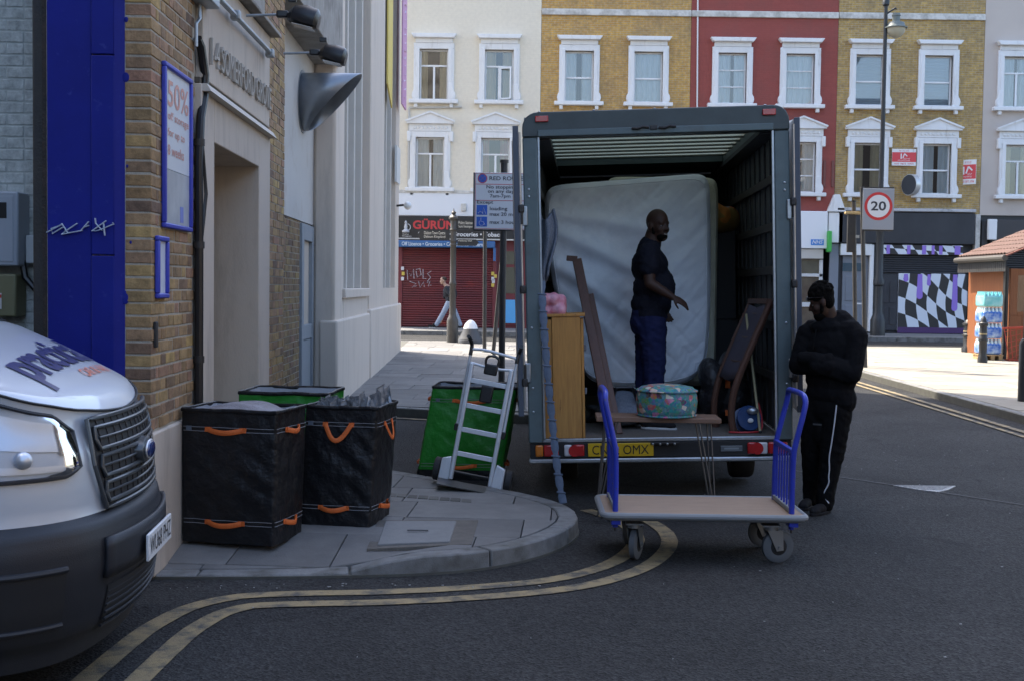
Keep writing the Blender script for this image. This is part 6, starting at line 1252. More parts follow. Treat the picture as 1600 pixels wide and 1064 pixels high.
# pallet and water packs
pal = thing('pallet', 'pale timber pallet under the bottled water', 'pallet', (at(1536,562,27.8).x, 27.8, PZ(27.9))); M_pal = mat('pallet_wood', (.45,.30,.15), .8, col2=(.38,.25,.12), scale=6, rand=.1)
for k in range(3): MB().box(k*.18,k*.18+.09,0,.62,.0,.10).build('block', M_pal, pal)
for k in range(5): MB().box(-.02,.47,k*.125,k*.125+.10,.101,.125).build('deck_board', M_pal, pal)
M_wb = mat('blue_pack_print', (.015,.12,.50), .3, col2=(.45,.58,.72), scale=7, mix=.54, coat=.3, detail=2); M_wt = mat('turquoise_pack', (.10,.50,.52), .3, col2=(.35,.66,.66), scale=4, coat=.3, detail=2); M_cap = mat('bottle_clear', (.6,.72,.76), .25, coat=.3)
bot = MB(); bot.lathe([(.045,0),(.045,.20),(.02,.27),(.018,.30),(0,.30)], 10)
bm1, bm2 = bot.mesh('bottle', M_cap, True), bot.mesh('bottle', M_wt, True)
rows = ['blue']*3 + ['turquoise']*1
for r_ in range(4):
    for c_ in range(1):
        blue = r_ < 3; nmz = ('lowest','second','third','topmost')[r_]
        t = thing('water_pack', f"{'blue' if blue else 'turquoise'} wrapped pack of bottled water, {nmz} in the stack", 'water pack', pal.location + Vector((.0, .03, .126 + r_*.36)), group='stacked packs of bottled water')
        MB().box(0,.44,0,.56,0,.27).build('wrap', M_wb if blue else M_wt, t, bevel=.05, seg=3)
        for i in range(5):
            o = bpy.data.objects.new('bottle', bm1 if blue else bm2); COL.objects.link(o); o.parent = t; o.location = (.045+i*.088, .05, .05)
            o = bpy.data.objects.new('bottle', bm1 if blue else bm2); COL.objects.link(o); o.parent = t; o.location = (.045+i*.088, .16, .05)
        if c_ == 0:
            for i in range(4): o = bpy.data.objects.new('bottle', bm1 if blue else bm2); COL.objects.link(o); o.parent = t; o.location = (.045, .26+i*.075, .05)
# red plastic basket leaning by the hut
bsk = thing('basket', 'red plastic lattice basket standing against the hut', 'basket', (at(1583,562,27.6).x, 27.6, PZ(27.6))); M_bsk = mat('red_plastic', (.38,.05,.025), .45)
for k in range(5): x_ = -.14+k*.085; MB().bar((x_+.05,0,.02),(x_*1.6,.0,.72),.015,.018,(0,1,0)).build('lattice_bar', M_bsk, bsk)
for k in range(6): MB().bar((-.10-.03*k+.05,.012,.05+k*.12),(.16+.01*k,.012,.17+k*.11),.015,.018,(0,1,0)).build('lattice_bar', M_bsk, bsk)
MB().bar((-.27,0,.73),(.26,0,.76),.05,.05).build('rim', M_bsk, bsk, bevel=.01); MB().box(-.06,.2,-.0,.35,0,.03).build('bottom', M_bsk, bsk)
# ------------------------------------------------------------------ silver van nosing in from the left
M_silver = mat('silver_van_paint', (.50,.54,.60), .36, .25, col2=(.48,.52,.58), scale=2, coat=.5)
M_plas = mat('grey_bumper_plastic', (.017,.019,.025), .5, bump=.15, bscale=200); M_plasd = mat('bumper_recess', (.015,.016,.019), .6)
M_grille = mat('grille_grey', (.10,.11,.12), .3, .5); M_chrome = mat('chrome', (.62,.65,.70), .35, .6); M_lens = glassmat('lamp_glass', (.95,.97,1), .97, .05, 1.35)
van = thing('van', 'silver rental van nosing in with dark bumper and headlight', 'van', (-1.68, 5.60, 0), (0,0,R(5.2)))
HALF = [(0,0),(-.006,.15),(-.02,.3),(-.045,.45),(-.085,.6),(-.14,.72),(-.22,.82),(-.33,.905),(-.48,.96),(-.68,.995),(-.95,1.015),(-1.6,1.03),(-3,1.03),(-5.4,1.03)]
acc_ = [0]
for p_, q_ in zip(HALF, HALF[1:]): acc_.append(acc_[-1] + math.hypot(q_[0]-p_[0], q_[1]-p_[1]))
def per(a):
    s = -1 if a < 0 else 1; a = min(abs(a), acc_[-1]-1e-4)
    i = max(k for k in range(len(acc_)-1) if acc_[k] <= a)
    def pt(b):
        b = min(max(b, -acc_[-1]), acc_[-1]-1e-4); sg = -1 if b < 0 else 1; b = abs(b); i = max(k for k in range(len(acc_)-1) if acc_[k] <= b); f = (b-acc_[i])/(acc_[i+1]-acc_[i]); P0, P1 = HALF[i], HALF[i+1]; return Vector((P0[0]+(P1[0]-P0[0])*f, sg*(P0[1]+(P1[1]-P0[1])*f)))
    a *= s; p = (pt(a) + pt(a-.04) + pt(a+.04))/3; t = (pt(a+.05) - pt(a-.05)).normalized(); return p, Vector((t.y, -t.x))
def interp(tab, x):
    if x <= tab[0][0]: return tab[0][1]
    for (a, b), (c, d_) in zip(tab, tab[1:]):
        if x <= c: f = (x-a)/(c-a); return b + (d_-b)*f
    return tab[-1][1]
DU = [(.19,-.10),(.26,-.08),(.32,-.03),(.44,.0),(.58,.022),(.68,.022),(.75,.005),(.785,-.03),(.80,-.035),(.9,-.04),(1.0,-.048),(1.1,-.065),(1.18,-.09),(1.25,-.13),(1.4,-.16),(1.6,-.18)]
def surf(a, w, off=0.0):
    p, nn = per(a); q = p + nn*(interp(DU, w)+off); return Vector((q.x, q.y, w))
CR = [(.0,1.10),(.10,1.185),(.14,1.225),(.2,1.275),(.32,1.345),(.55,1.46),(.73,1.54),(1.05,1.64),(1.3,1.69)]
def bonw(u, v):
    p = abs(v); fr = interp([(q[1], -q[0]) for q in HALF[:11]], p); d_ = -u - .28*fr; return interp(CR, d_) - .07*(p/.95)**3
def edge(a):
    p, nn = per(a); q = p + nn*(-.10); return Vector((q.x, q.y, bonw(q.x, q.y)))
AF = acc_[10]
# bumper
mb = MB(); ws = [.19,.26,.32,.44,.58,.68,.75,.785]; A1 = acc_[9]-.03
mb.sheet(lambda u, v: surf(-A1+2*A1*u, interp([(i/7, w) for i, w in enumerate(ws)], v)), 96, 21); mb.sheet(lambda u, v: surf(-A1+2*A1*u, .785, -.0-.06*v), 96, 1); mb.sheet(lambda u, v: surf(-A1+2*A1*(1-u), .19, -.3*v), 96, 1)
bmp = mb.build('bumper', M_plas, van, smooth=True, ang=40)
for a0, a1 in ((-1.42,-.80),(.80,1.42)):
    MB().sheet(lambda u, v: surf(a0+(a1-a0)*u, .385+.21*v, .004 - .045*(1-(2*u-1)**8)*(1-(2*v-1)**8)*0 + .002), 20, 8).build('fog_recess', M_plasd, bmp, smooth=True)
    mbx = MB(); c0 = a0+.30 if a0 < 0 else a1-.30; fc, fn = per(c0); ctr = surf(c0,.49,.0); AXv = Vector((fn.x*.6+.8*1, fn.y*.6, 0)).normalized(); AM = AXv.to_track_quat('Z','Y').to_matrix().to_4x4()
    fgl = MB().lathe([(.075,-.03),(.075,.035),(.06,.045),(.055,.02)], 22, ctr, axis=AM).build('fog_lamp', M_plasd, bmp, smooth=True); MB().lathe([(.054,.018),(.03,.028),(.001,.032)], 20, ctr, axis=AM).build('fog_lens', mat('fog_lens', (.12,.13,.14), .1, coat=.6), fgl, smooth=True)
    MB().tube([surf(a0+(a1-a0)*t, .605-.0*t, .008) for t in [k/20 for k in range(21)]], .014, 8).build('recess_lip', M_plas, bmp, smooth=True); MB().tube([surf(a0+(a1-a0)*t, .375, .008) for t in [k/20 for k in range(21)]], .012, 8).build('recess_lip', M_plas, bmp, smooth=True)
    MB().cyl(surf(a0*.86 if a0<0 else a1*.86,.31,.0), surf(a0*.86 if a0<0 else a1*.86,.31,.008), .018, n=14).build('parking_sensor', M_plasd, bmp, smooth=True)
for k in range(6): MB().tube([surf(-.52+1.04*t, .30+.03*k, .014-.003*k) for t in [j/16 for j in range(17)]], .007, 6).build('lower_slat', M_plas, bmp, smooth=True)
MB().sheet(lambda u, v: surf(-.53+1.06*u, .28+.20*v, .005), 16, 4).build('lower_intake', M_plasd, bmp, smooth=True)
MB().sheet(lambda u, v: surf(-.58+1.16*u, .52+.17*v, .012), 20, 4).build('bumper_centre', M_plas, bmp, smooth=True, solid=.02)
pla = MB(); pl_ = lambda y, z, o: (.045+o, y, z)
pla.box(.046,.060,-.262,.262,.515,.635); vp = pla.build('number_plate', mat('white_plate', (.66,.67,.68), .4), van, bevel=.004)
text('plate_text', 'WU68 PHZ', (.0615,-.235,.538), (0,1,0), (0,0,1), M_pltxt, vp, height=.078, width=.47, bold=0)
# painted nose band
mb = MB(); NA = 120
def nose(u, v): a = -AF+2*AF*u; e = edge(a); w = .786 + (e.z-.786)*v; s_ = surf(a, w); k = sstep((v-.55)/.45); return Vector((s_.x*(1-k)+e.x*k, s_.y*(1-k)+e.y*k, w))
mb.sheet(nose, NA, 18); nb_ = mb.build('nose_panel', M_silver, van, smooth=True, ang=60)
# bonnet
mb = MB()
def bon(u, v):
    e = edge(-AF+2*AF*u); tx = -1.10; ty = e.y*.86; f = v; x = e.x*(1-f)+min(tx, e.x-.02)*f; y = e.y*(1-f)+ty*f; return Vector((x, y, bonw(x, y)+.004*math.sin(math.pi*min(1,f*12)) - .012*(f < .004)))
mb.sheet(bon, 96, 30); bo_ = mb.build('bonnet', M_silver, van, smooth=True, ang=60)
MB().tube([edge(-AF+2*AF*k/120)+Vector((.004,0,-.006)) for k in range(121)], .006, 6).build('shut_line', M_plasd, bo_, smooth=True)
def onbon(p): return Vector((p.x, p.y, bonw(p.x, p.y)+.006))
M_vtxt = mat('van_navy', (.018,.022,.11), .35); M_vorg = mat('van_orange', (.55,.12,.05), .4)
def subd(o, n=2):
    bm = bmesh.new(); bm.from_mesh(o.data); bmesh.ops.triangulate(bm, faces=bm.faces[:]); bmesh.ops.subdivide_edges(bm, edges=bm.edges[:], cuts=n, use_grid_fill=True)
    for v in bm.verts: v.co = onbon(v.co)
    bm.to_mesh(o.data); bm.free(); return o
subd(text('lettering', 'practical', (-.262,-.52,1.4), (-.05,1,0), (-1,-.10,0), M_vtxt, bo_, height=.27, width=1.12, bold=.03))
subd(text('lettering', 'CAR & VAN', (-.262,.0,1.4), (-.03,1,0), (-1,-.1,0), M_vorg, bo_, height=.055, width=.50, bold=.02))
for v0 in (-.62,.12):
    vt = MB(); vt.sheet(lambda u, v: onbon(Vector((-.80-.14*v, v0+.5*u, 0))), 10, 4); vo_ = vt.build('vent_panel', M_plasd, bo_, smooth=True)
    for k in range(5): MB().tube([onbon(Vector((-.82-.024*k, v0+.03+.44*t, 0))) for t in [j/8 for j in range(9)]], .004, 5).build('vent_slat', M_plas, vo_)
# grille
gk = MB(); gh = lambda t: .565 - .07*(1-t)
gk.sheet(lambda u, v: surf((-1+2*u)*gh(v), .80+.375*v, .012), 24, 10); gri = gk.build('grille', M_plasd, van, smooth=True)
def loop(w0, w1, g=1.0, r=.011):
    P = []
    for k in range(24): P.append(surf((-1+2*k/23)*gh((w0-.8)/.375)*g, w0, .022))
    P += [surf(gh((w1-.8)/.375)*g*1.01, w0+(w1-w0)*.5, .02)]
    for k in range(24): P.append(surf((1-2*k/23)*gh((w1-.8)/.375)*g, w1, .022))
    P += [surf(-gh((w1-.8)/.375)*g*1.01, w0+(w1-w0)*.5, .02)]
    return MB().tube(P, r, 8, closed=True)
loop(.80,1.178,1.0,.010).build('grille_surround', M_grille, gri, smooth=True)
for w0, w1 in ((.825,.905),(.935,1.02),(1.05,1.14)):
    loop(w0, w1, .94, .0095).build('grille_bar', M_grille, gri, smooth=True)
    MB().tube([surf((-1+2*k/23)*.5, (w0+w1)/2, .020) for k in range(24)], .006, 6).build('grille_slat', M_grille, gri, smooth=True)
for k in range(13): a = -.48+k*.08; MB().tube([surf(a, .81+.36*t, .014) for t in [j/6 for j in range(7)]], .004, 5).build('grille_rib', M_plas, gri)
em = MB().lathe([(.001,.06),(.06,.055),(.075,.045),(.08,.0)], 24, surf(0,.985,0), axis=Matrix.Rotation(R(90),4,'Y')).build('badge_mount', M_grille, gri, smooth=True)
em.data.transform(Matrix.Translation(surf(0,.985,0)) @ Matrix.Diagonal((1,1.3,.78,1)) @ Matrix.Translation(-surf(0,.985,0)))
e2 = MB().ell(surf(0,.985,.058), (.012,.088,.045), None, 24, 10).build('badge_rim', M_chrome, em, smooth=True); MB().ell(surf(0,.985,.064), (.012,.080,.038), None, 24, 10).build('badge', mat('badge_blue', (.01,.03,.14), .2, coat=.6), em, smooth=True)
# headlights
for sg in (-1,1):
    def hp(u, v, off, m=0.0):
        a = .66 + (1.62-.66)*u; top = edge(min(a,AF)).z - .045; top = min(top, 1.205 + .17*sstep(u*1.8)); bot_ = .965 + .03*u*0; c = .05; lo = bot_ + (.03*(1-u*12) if u < .083 else 0); hi = top - (.05*(1-u*8) if u < .125 else 0)
        w = lo+m + (hi-lo-2*m)*v; s_ = nose((sg*a+AF)/(2*AF), max(0,min(1,(w-.786)/(edge(sg*min(a,AF)).z-.786)))); nn = per(sg*a)[1]; return Vector((s_.x+nn.x*off, s_.y+nn.y*off, w))
    hl_ = MB().sheet(lambda u, v: hp(u, v, .006), 30, 10).build('headlight', mat('lamp_bucket', (.50,.53,.57), .35, .25), van, smooth=True)
    MB().sheet(lambda u, v: hp(u, v, .012+.022*min(1,8*min(u,1-u,v,1-v))), 40, 14).build('lens', M_lens, hl_, smooth=True)
    MB().tube([hp(k/30, 0, .012) for k in range(31)] + [hp(1-k/30, 1, .012) for k in range(31)], .009, 6, closed=True).build('lamp_rim', M_plas, hl_, smooth=True)
    MB().sheet(lambda u, v: hp(.10+.30*u, .42+.45*v, .012), 8, 6).build('reflector', M_chrome, hl_, smooth=True)
    MB().sheet(lambda u, v: hp(.46+.06*u, .18+.76*v, .014), 4, 6).build('divider', mat('lamp_dark', (.08,.085,.1), .3), hl_, smooth=True)
    MB().sheet(lambda u, v: hp(.06+.5*u, .10+.10*v, .014), 12, 3).build('reflector', M_chrome, hl_, smooth=True)
    MB().sheet(lambda u, v: hp(.08+.04*u, .38+.5*v, .015), 4, 6).build('divider', MATS['lamp_dark'], hl_, smooth=True)
    for k in range(9): MB().tube([hp(.56+.40*t, .12+.085*k, .013) for t in [j/8 for j in range(9)]], .0035, 5).build('reflector_rib', mat('lamp_rib', (.6,.62,.65), .2, .8), hl_)
    mb = MB(); c_ = hp(.30, .30, .02); mb.ell(c_, .035, None, 16, 10); mb.build('bulb_shield', M_chrome, hl_, smooth=True)
# sides, cab and load body (outside the picture, plain but whole)
for sg in (-1,1):
    def side(u, v):
        x = -.95-4.45*u; lo = .42
        for xc in (-.98, -4.2):
            if abs(x-xc) < .42: lo = max(lo, .335 + math.sqrt(.42**2-(x-xc)**2))
        top = .42 + interp([(0,1.04),(.06,1.12),(.26,2.1),(1,2.1)], u); z = lo + (top-lo)*v
        return Vector((x, sg*(1.015+.015*min(1,u*4)) - sg*.10*sstep((z-1.5)/1.0), z))
    MB().sheet(side, 120, 14).build('side_panel', M_silver, van, smooth=True)
    MB().prism([(-1.45,1.42),(-2.35,1.42),(-2.30,2.12),(-1.95,2.12)], sg*1.0,sg*1.012, M=Matrix(((1,0,0,0),(0,0,1,0),(0,1,0,0),(0,0,0,1)))).build('door_glass', M_black, van)
    w = MB().lathe([(.2,-.11),(.31,-.11),(.335,-.08),(.335,.08),(.31,.11),(.2,.11),(.2,-.11)], 28, (-.98,sg*.90,.335), axis=Matrix.Rotation(R(90),4,'X')).build('wheel', M_rubber, van, smooth=True); MB().lathe([(.02,-.05),(.2,-.08),(.2,.08),(.02,.05)], 24, (-.98,sg*.90,.335), axis=Matrix.Rotation(R(90),4,'X')).build('rim', M_galv, w, smooth=True)
    w = MB().lathe([(.2,-.11),(.31,-.11),(.335,-.08),(.335,.08),(.31,.11),(.2,.11),(.2,-.11)], 28, (-4.2,sg*.90,.335), axis=Matrix.Rotation(R(90),4,'X')).build('wheel', M_rubber, van, smooth=True); MB().lathe([(.02,-.05),(.2,-.08),(.2,.08),(.02,.05)], 24, (-4.2,sg*.90,.335), axis=Matrix.Rotation(R(90),4,'X')).build('rim', M_galv, w, smooth=True)
MB().sheet(lambda u, v: Vector((-1.12-.85*v-.06*(1-(2*u-1)**2)*0, (-1+2*u)*(.86-.02*v), bonw(-1.05,(-1+2*u)*.86)*(1-v)+2.25*v)), 12, 10).build('windscreen', mat('windscreen_dark', (.03,.035,.04), .05, coat=.8), van, smooth=True)
MB().box(-5.4,-1.95,-.90,.90,2.24,2.5).build('roof', M_silver, van, bevel=.08); MB().box(-5.4,-5.36,-.95,.95,.45,2.45).build('rear_panel', M_silver, van); MB().box(-5.3,-.6,-.85,.85,.28,.5).build('underbody', M_under, van)
# ------------------------------------------------------------------ people
M_skin = mat('dark_skin', (.046,.022,.014), .55, spec=.3, col2=(.038,.018,.012), scale=12, bump=.15, bscale=120)
M_skin2 = mat('light_skin', (.42,.26,.19), .55)
M_hair = mat('black_hair', (.004,.0035,.003), .9, spec=.1, bump=.8, bscale=120, bdist=.01)
M_tee = mat('black_tee', (.007,.008,.014), .9, spec=.1, col2=(.016,.017,.025), scale=6, bump=.5, bscale=16, bdist=.02)
M_navy = mat('navy_jogger', (.011,.014,.048), .9, spec=.1, col2=(.020,.025,.072), scale=5, bump=.5, bscale=12, bdist=.02)
M_hood = mat('black_hoodie', (.006,.006,.007), .95, spec=.12, col2=(.008,.008,.0095), scale=5, bump=.6, bscale=12, bdist=.02)
M_jog = mat('black_jogger', (.005,.005,.0055), .9, spec=.1, col2=(.007,.007,.0075), scale=5, bump=.5, bscale=12, bdist=.02)
M_sole = mat('shoe_sole', (.45,.46,.46), .6); M_shoe = mat('dark_shoe', (.011,.011,.013), .8, spec=.15, col2=(.02,.019,.02), scale=20, bump=.4)
def head(mb, c, fwd, up, s=1.0, neck=None):
    """skull, jaw, brow, nose, lips and ears; returns a function from head space to the figure's space"""
    f = Vector(fwd).normalized(); u = (Vector(up) - f*Vector(up).dot(f)).normalized(); l = u.cross(f); A = Matrix((f, l, u)).transposed(); c = Vector(c)
    T = lambda x, y, z: c + A @ (Vector((x, y, z))*s)
    mb.ell(T(-.012,0,.035), (.100*s,.079*s,.098*s), A, 20, 14); mb.ell(T(.022,0,-.03), (.074*s,.066*s,.092*s), A, 18, 12); mb.ell(T(.04,0,-.085), (.050*s,.048*s,.036*s), A, 16, 10)
    mb.cap(T(.072,-.036,.022), .017*s, T(.072,.036,.022), .017*s, 8); mb.cap(T(.088,0,.012), .010*s, T(.108,0,-.026), .015*s, 8); mb.ell(T(.094,-.014,-.03), .011*s); mb.ell(T(.094,.014,-.03), .011*s)
    mb.cap(T(.086,-.020,-.060), .010*s, T(.086,.020,-.060), .010*s, 8); mb.cap(T(.084,-.018,-.073), .011*s, T(.084,.018,-.073), .011*s, 8); mb.ell(T(.074,0,-.104), (.022*s,.026*s,.02*s), A)
    for sg in (-1,1): mb.ell(T(-.008,sg*.080,-.012), (.024*s,.012*s,.036*s), A, 10, 8); mb.ell(T(.055,sg*.043,-.03), (.03*s,.024*s,.03*s), A)
    return T, A
def eyes(T, s, par, A):
    for sg in (-1,1):
        MB().ell(T(.073,sg*.032,-.002), (.012*s,.016*s,.008*s), A, 10, 7).build('eye', mat('eye_white', (.12,.10,.09), .4), par, smooth=True)
        MB().ell(T(.0825,sg*.032,-.002), (.004*s,.007*s,.007*s), A, 8, 6).build('iris', mat('iris_brown', (.012,.008,.006), .2), par, smooth=True)
def hand(mb, w, d, n, curl=.5, s=1.0, thumb=1):
    """palm from wrist w along d (palm normal n) with four fingers and a thumb"""
    d = Vector(d).normalized(); n = (Vector(n) - d*Vector(n).dot(d)).normalized(); a = d.cross(n); w = Vector(w); A = Matrix((d, a, n)).transposed()
    mb.ell(w + d*.045*s, (.052*s,.042*s,.017*s), A, 12, 8)
    for k, (off, ln) in enumerate(((-.030,.070),(-.010,.080),(.011,.075),(.030,.058))):
        b = w + d*.082*s + a*off*s; c1 = curl*(.7+.12*k); d1 = (d*math.cos(c1) + n*math.sin(c1)); d2 = (d*math.cos(c1*2) + n*math.sin(c1*2)); m = b + d1*ln*.52*s; mb.cap(b - d*.012*s, .0098*s, m, .0090*s, 8); mb.cap(m, .0088*s, m + d2*ln*.48*s, .0078*s, 8)
    b = w + d*.022*s - a*.034*s*thumb; t1 = (d*.65 - a*.7*thumb + n*.35).normalized(); m = b + t1*.036*s; t2 = (d*.9 - a*.25*thumb + n*.45).normalized(); mb.cap(b, .012*s, m, .0105*s, 8); mb.cap(m, .010*s, m + t2*.034*s, .0085*s, 8)
def shoe(par, heel, toe, s=1.0, sole=True):
    h = Vector(heel); t = Vector(toe); d = (t-h).normalized(); mb = MB(); A = Matrix((d, Vector((0,0,1)).cross(d), Vector((0,0,1)))).transposed()
    mb.ell(h + d*.05*s + Vector((0,0,.052*s)), (.07*s,.042*s,.052*s), A); mb.ell(h + d*.16*s + Vector((0,0,.042*s)), (.11*s,.046*s,.04*s), A); mb.ell(t - d*.055*s + Vector((0,0,.034*s)), (.06*s,.044*s,.033*s), A); mb.cap(h + d*.06*s + Vector((0,0,.07*s)), .046*s, h + d*.05*s + Vector((0,0,.11*s)), .045*s)
    o = blob('shoe', mb, M_shoe, par, .010, 4); so = MB(); pts = []
    for k in range(20):
        a = 2*math.pi*k/20; L_ = (t-h).length; p = h + d*(L_*.5 + (L_*.5+.012)*math.cos(a)) + (A @ Vector((0,1,0)))*(.047*s*math.sin(a)*(1+.12*math.cos(a))); pts.append((p.x, p.y))
    zb_ = min(h.z, t.z); so.prism(pts, zb_, zb_+.024); so.build('sole', M_sole if sole else M_shoe, o, bevel=.006); return o
# ---- man in the truck, half turned to the street
FL = tkloc(-.02,.78,FZ)
mA = thing('person', 'bald bearded person in black tee and navy trousers standing in truck', 'person', (at(1013,668,10.86).x, 10.86, FL.z))
mb = MB(); T, A = head(mb, (.05,-.02,1.80), (.62,-.77,-.06), (0,0,1), 1.10)
mb.cap((.03,0,1.74),.078,(-.01,0,1.60),.085); mb.cap((.0,-.17,1.55),.06,(.0,.17,1.55),.06); mb.cap((-.01,0,1.53),.10,(.0,0,1.25),.10); mb.cap((0,0,1.25),.10,(0,0,1.02),.08)
sh_, el_, wr = Vector((-.05,-.225,1.545)), Vector((-.045,-.30,1.285)), Vector((.155,-.335,1.165))
mb.cap(sh_, .066, el_, .050); mb.cap(el_, .050, el_*.35+wr*.65, .042); mb.cap(el_*.35+wr*.65, .040, wr, .030); hand(mb, wr, (.85,-.05,-.42), (.2,.45,-.85), .35, 1.1, 1)
sh2, el2, wr2 = Vector((-.02,.225,1.545)), Vector((.0,.30,1.28)), Vector((.13,.30,1.07)); mb.cap(sh2,.066,el2,.050); mb.cap(el2,.05,wr2,.032); hand(mb, wr2, (.5,0,-.8), (0,-1,0), .5, 1.1, -1)
for yy, dx in ((-.095,.02),(.10,-.03)): mb.cap((.0,yy,.98),.07,(.015+dx,yy,.52),.05); mb.cap((.015+dx,yy,.52),.05,(-.01+dx,yy-.01,.09),.035)
bodyA = blob('body', mb, M_skin, mA, .0085, 4)
eyes(T, 1.06, mA, A)
bd = MB(); bd.ell(T(.052,0,-.088), (.050,.056,.044), A); bd.cap(T(.02,.060,-.06),.018,T(.01,.070,-.02),.012,8); bd.cap(T(.02,-.060,-.06),.018,T(.01,-.070,-.02),.012,8); bd.cap(T(.088,-.022,-.050),.008,T(.088,.022,-.050),.008,8); blob('beard', bd, M_hair, mA, .007, 2)
MB().tube([T(.094,-.018,-.066), T(.098,0,-.069), T(.094,.018,-.066)], .0035, 6).build('teeth', mat('teeth', (.5,.48,.44), .4), mA, smooth=True)
ts = MB(); ts.cap((-.02,0,1.60),.105,(-.01,0,1.625),.095); ts.cap((-.03,-.17,1.565),.09,(-.03,.17,1.565),.09); ts.ell((-.015,0,1.44),(.165,.225,.18)); ts.ell((.03,0,1.25),(.19,.21,.20)); ts.ell((.005,0,1.10),(.18,.21,.15)); ts.cap((.0,-.08,1.01),.135,(.0,.08,1.01),.135)
ts.cap(sh_,.088, sh_*.5+el_*.5+Vector((0,-.006,.0)), .083); ts.cap(sh2,.088, sh2*.5+el2*.5, .083); ts.cap((.0,-.13,1.45),.10,sh_,.085)
blob('tee_shirt', ts, M_tee, mA, .0095, 5, .006)
tr2 = MB(); tr2.ell((-.01,0,1.0),(.16,.19,.16)); tr2.ell((-.06,0,.93),(.12,.18,.13))
for yy, dx in ((-.095,.02),(.10,-.03)): tr2.cap((-.0,yy,.95),.128,(.015+dx,yy,.52),.100); tr2.cap((.015+dx,yy,.52),.098,(-.01+dx,yy-.01,.12),.080); tr2.cap((-.01+dx,yy-.01,.15),.085,(.0+dx,yy-.01,.09),.08)
tr2.ell((.06,0,.86),(.09,.15,.14)); blob('trousers', tr2, M_navy, mA, .0105, 5, .008)
shoe(mA, (-.07,-.12,.0), (.22,-.20,.0), 1.08); shoe(mA, (-.10,.10,.0), (.19,.08,.0), 1.08)
# ---- man with folded arms beside the truck
mB = thing('person', 'person in black hoodie with folded arms looking down beside truck', 'person', (at(1283,800,9.62).x, 9.62, 0), (0,0,R(-36))); mB.scale = (.89,.93,1)
mb = MB(); F2 = (-.88,-.42,-.36); T, A = head(mb, (-.02,-.06,1.665), F2, (0,0,1), 1.04); mb.cap((.02,.0,1.60),.066,(.05,.03,1.48),.07); mb.cap((-.08,.02,1.40),.05,(.18,.04,1.40),.05); mb.cap((.05,.03,1.42),.09,(.04,.03,.9),.09)
mb.cap((-.06,.03,.88),.06,(-.125,.08,.45),.05); mb.cap((-.125,.08,.45),.05,(-.165,.16,.09),.035); mb.cap((.11,.02,.88),.06,(.085,.0,.45),.05); mb.cap((.085,.0,.45),.05,(.045,-.03,.09),.035); mb.cap((-.06,.03,.9),.06,(.11,.03,.9),.06)
wl = Vector((.10,-.19,1.165)); wr_ = Vector((-.11,-.20,1.20)); hand(mb, (.13,-.115,1.185), (.7,.45,.25), (0,1,0), .3, 1.0, -1); hand(mb, (-.13,-.11,1.23), (-.6,.5,.2), (0,1,0), .3, 1.0, 1)
blob('body', mb, M_skin, mB, .0085, 4); eyes(T, 1.04, mB, A)
hr = MB(); hr.ell(T(-.018,0,.052), (.108*1.04,.088*1.04,.094*1.04), A, 18, 12); hr.ell(T(-.05,0,.0), (.065,.082,.08), A); rh = random.Random(6)
for k in range(150):
    th, ph = rh.uniform(0,6.28), rh.uniform(.05,1.5); x, y, z = -.02+.106*math.sin(ph)*math.cos(th), .086*math.sin(ph)*math.sin(th), .055+.096*math.cos(ph)
    if x < .07 or z > .07: hr.ell(T(x,y,z), .014, None, 8, 6)
hair = blob('hair', hr, M_hair, mB, .007, 1)
bd = MB(); bd.ell(T(.045,0,-.092), (.056,.06,.046), A); bd.cap(T(.02,.064,-.06),.020,T(.0,.074,.0),.013,8); bd.cap(T(.02,-.064,-.06),.020,T(.0,-.074,.0),.013,8); blob('beard', bd, M_hair, mB, .007, 2)
sg2 = MB()
for s_ in (-1,1): sg2.ell(T(.098,s_*.037,.058), (.012,.032,.02), A, 12, 8); sg2.cap(T(.085,s_*.07,.062),.005,T(-.02,s_*.094,.03),.004,6)
sg2.cap(T(.10,-.01,.062),.005,T(.10,.01,.062),.005,6); sg2.build('sunglasses', mat('black_lens', (.008,.008,.01), .08, coat=.6), mB, smooth=True)
ho = MB(); ho.cap((-.13,.03,1.425),.10,(.22,.05,1.42),.105); ho.ell((.04,.03,1.30),(.235,.165,.21)); ho.ell((.05,.03,1.08),(.235,.17,.20)); ho.ell((.045,.03,.95),(.225,.165,.11)); ho.cap((-.07,.03,.90),.125,(.16,.03,.90),.125)
ho.cap((.035,.045,1.49),.105,(.10,.09,1.50),.105); ho.ell((.12,.12,1.49),(.12,.09,.085),(0,.2,0)); ho.cap((-.06,-.06,1.47),.05,(.10,-.04,1.46),.05); ho.cap((.0,-.05,1.50),.045,(.12,.06,1.54),.05)
shl, ell_, whl = Vector((-.165,.0,1.40)), Vector((-.225,-.07,1.165)), Vector((.05,-.20,1.16)); shr, elr, whr = Vector((.265,.04,1.385)), Vector((.275,-.05,1.12)), Vector((.0,-.215,1.225))
ho.cap(shl,.098,ell_,.078); ho.cap(ell_,.078,whl,.056); ho.cap(whl,.056,(.12,-.19,1.175),.05); ho.cap(shr,.104,elr,.082); ho.cap(elr,.082,whr,.058); ho.cap(whr,.058,(-.13,-.185,1.225),.052)
for k in range(7): ho.cap(tuple(elr.lerp(whr,.15*k)+Vector((0,-.02,.05*math.sin(k*2)))),.045,tuple(elr.lerp(whr,.15*k+.1)+Vector((0,-.02,-.05))),.045,8)
ho.cap((-.12,.03,.885),.075,(.19,.03,.885),.075); blob('hoodie', ho, M_hood, mB, .0095, 4, .0045)
dr_c = MB(); dr_c.tube([(-.03,-.135,1.45),(-.035,-.16,1.38),(-.04,-.175,1.30)], .005, 6); dr_c.build('drawcord', M_jog, mB, smooth=True)
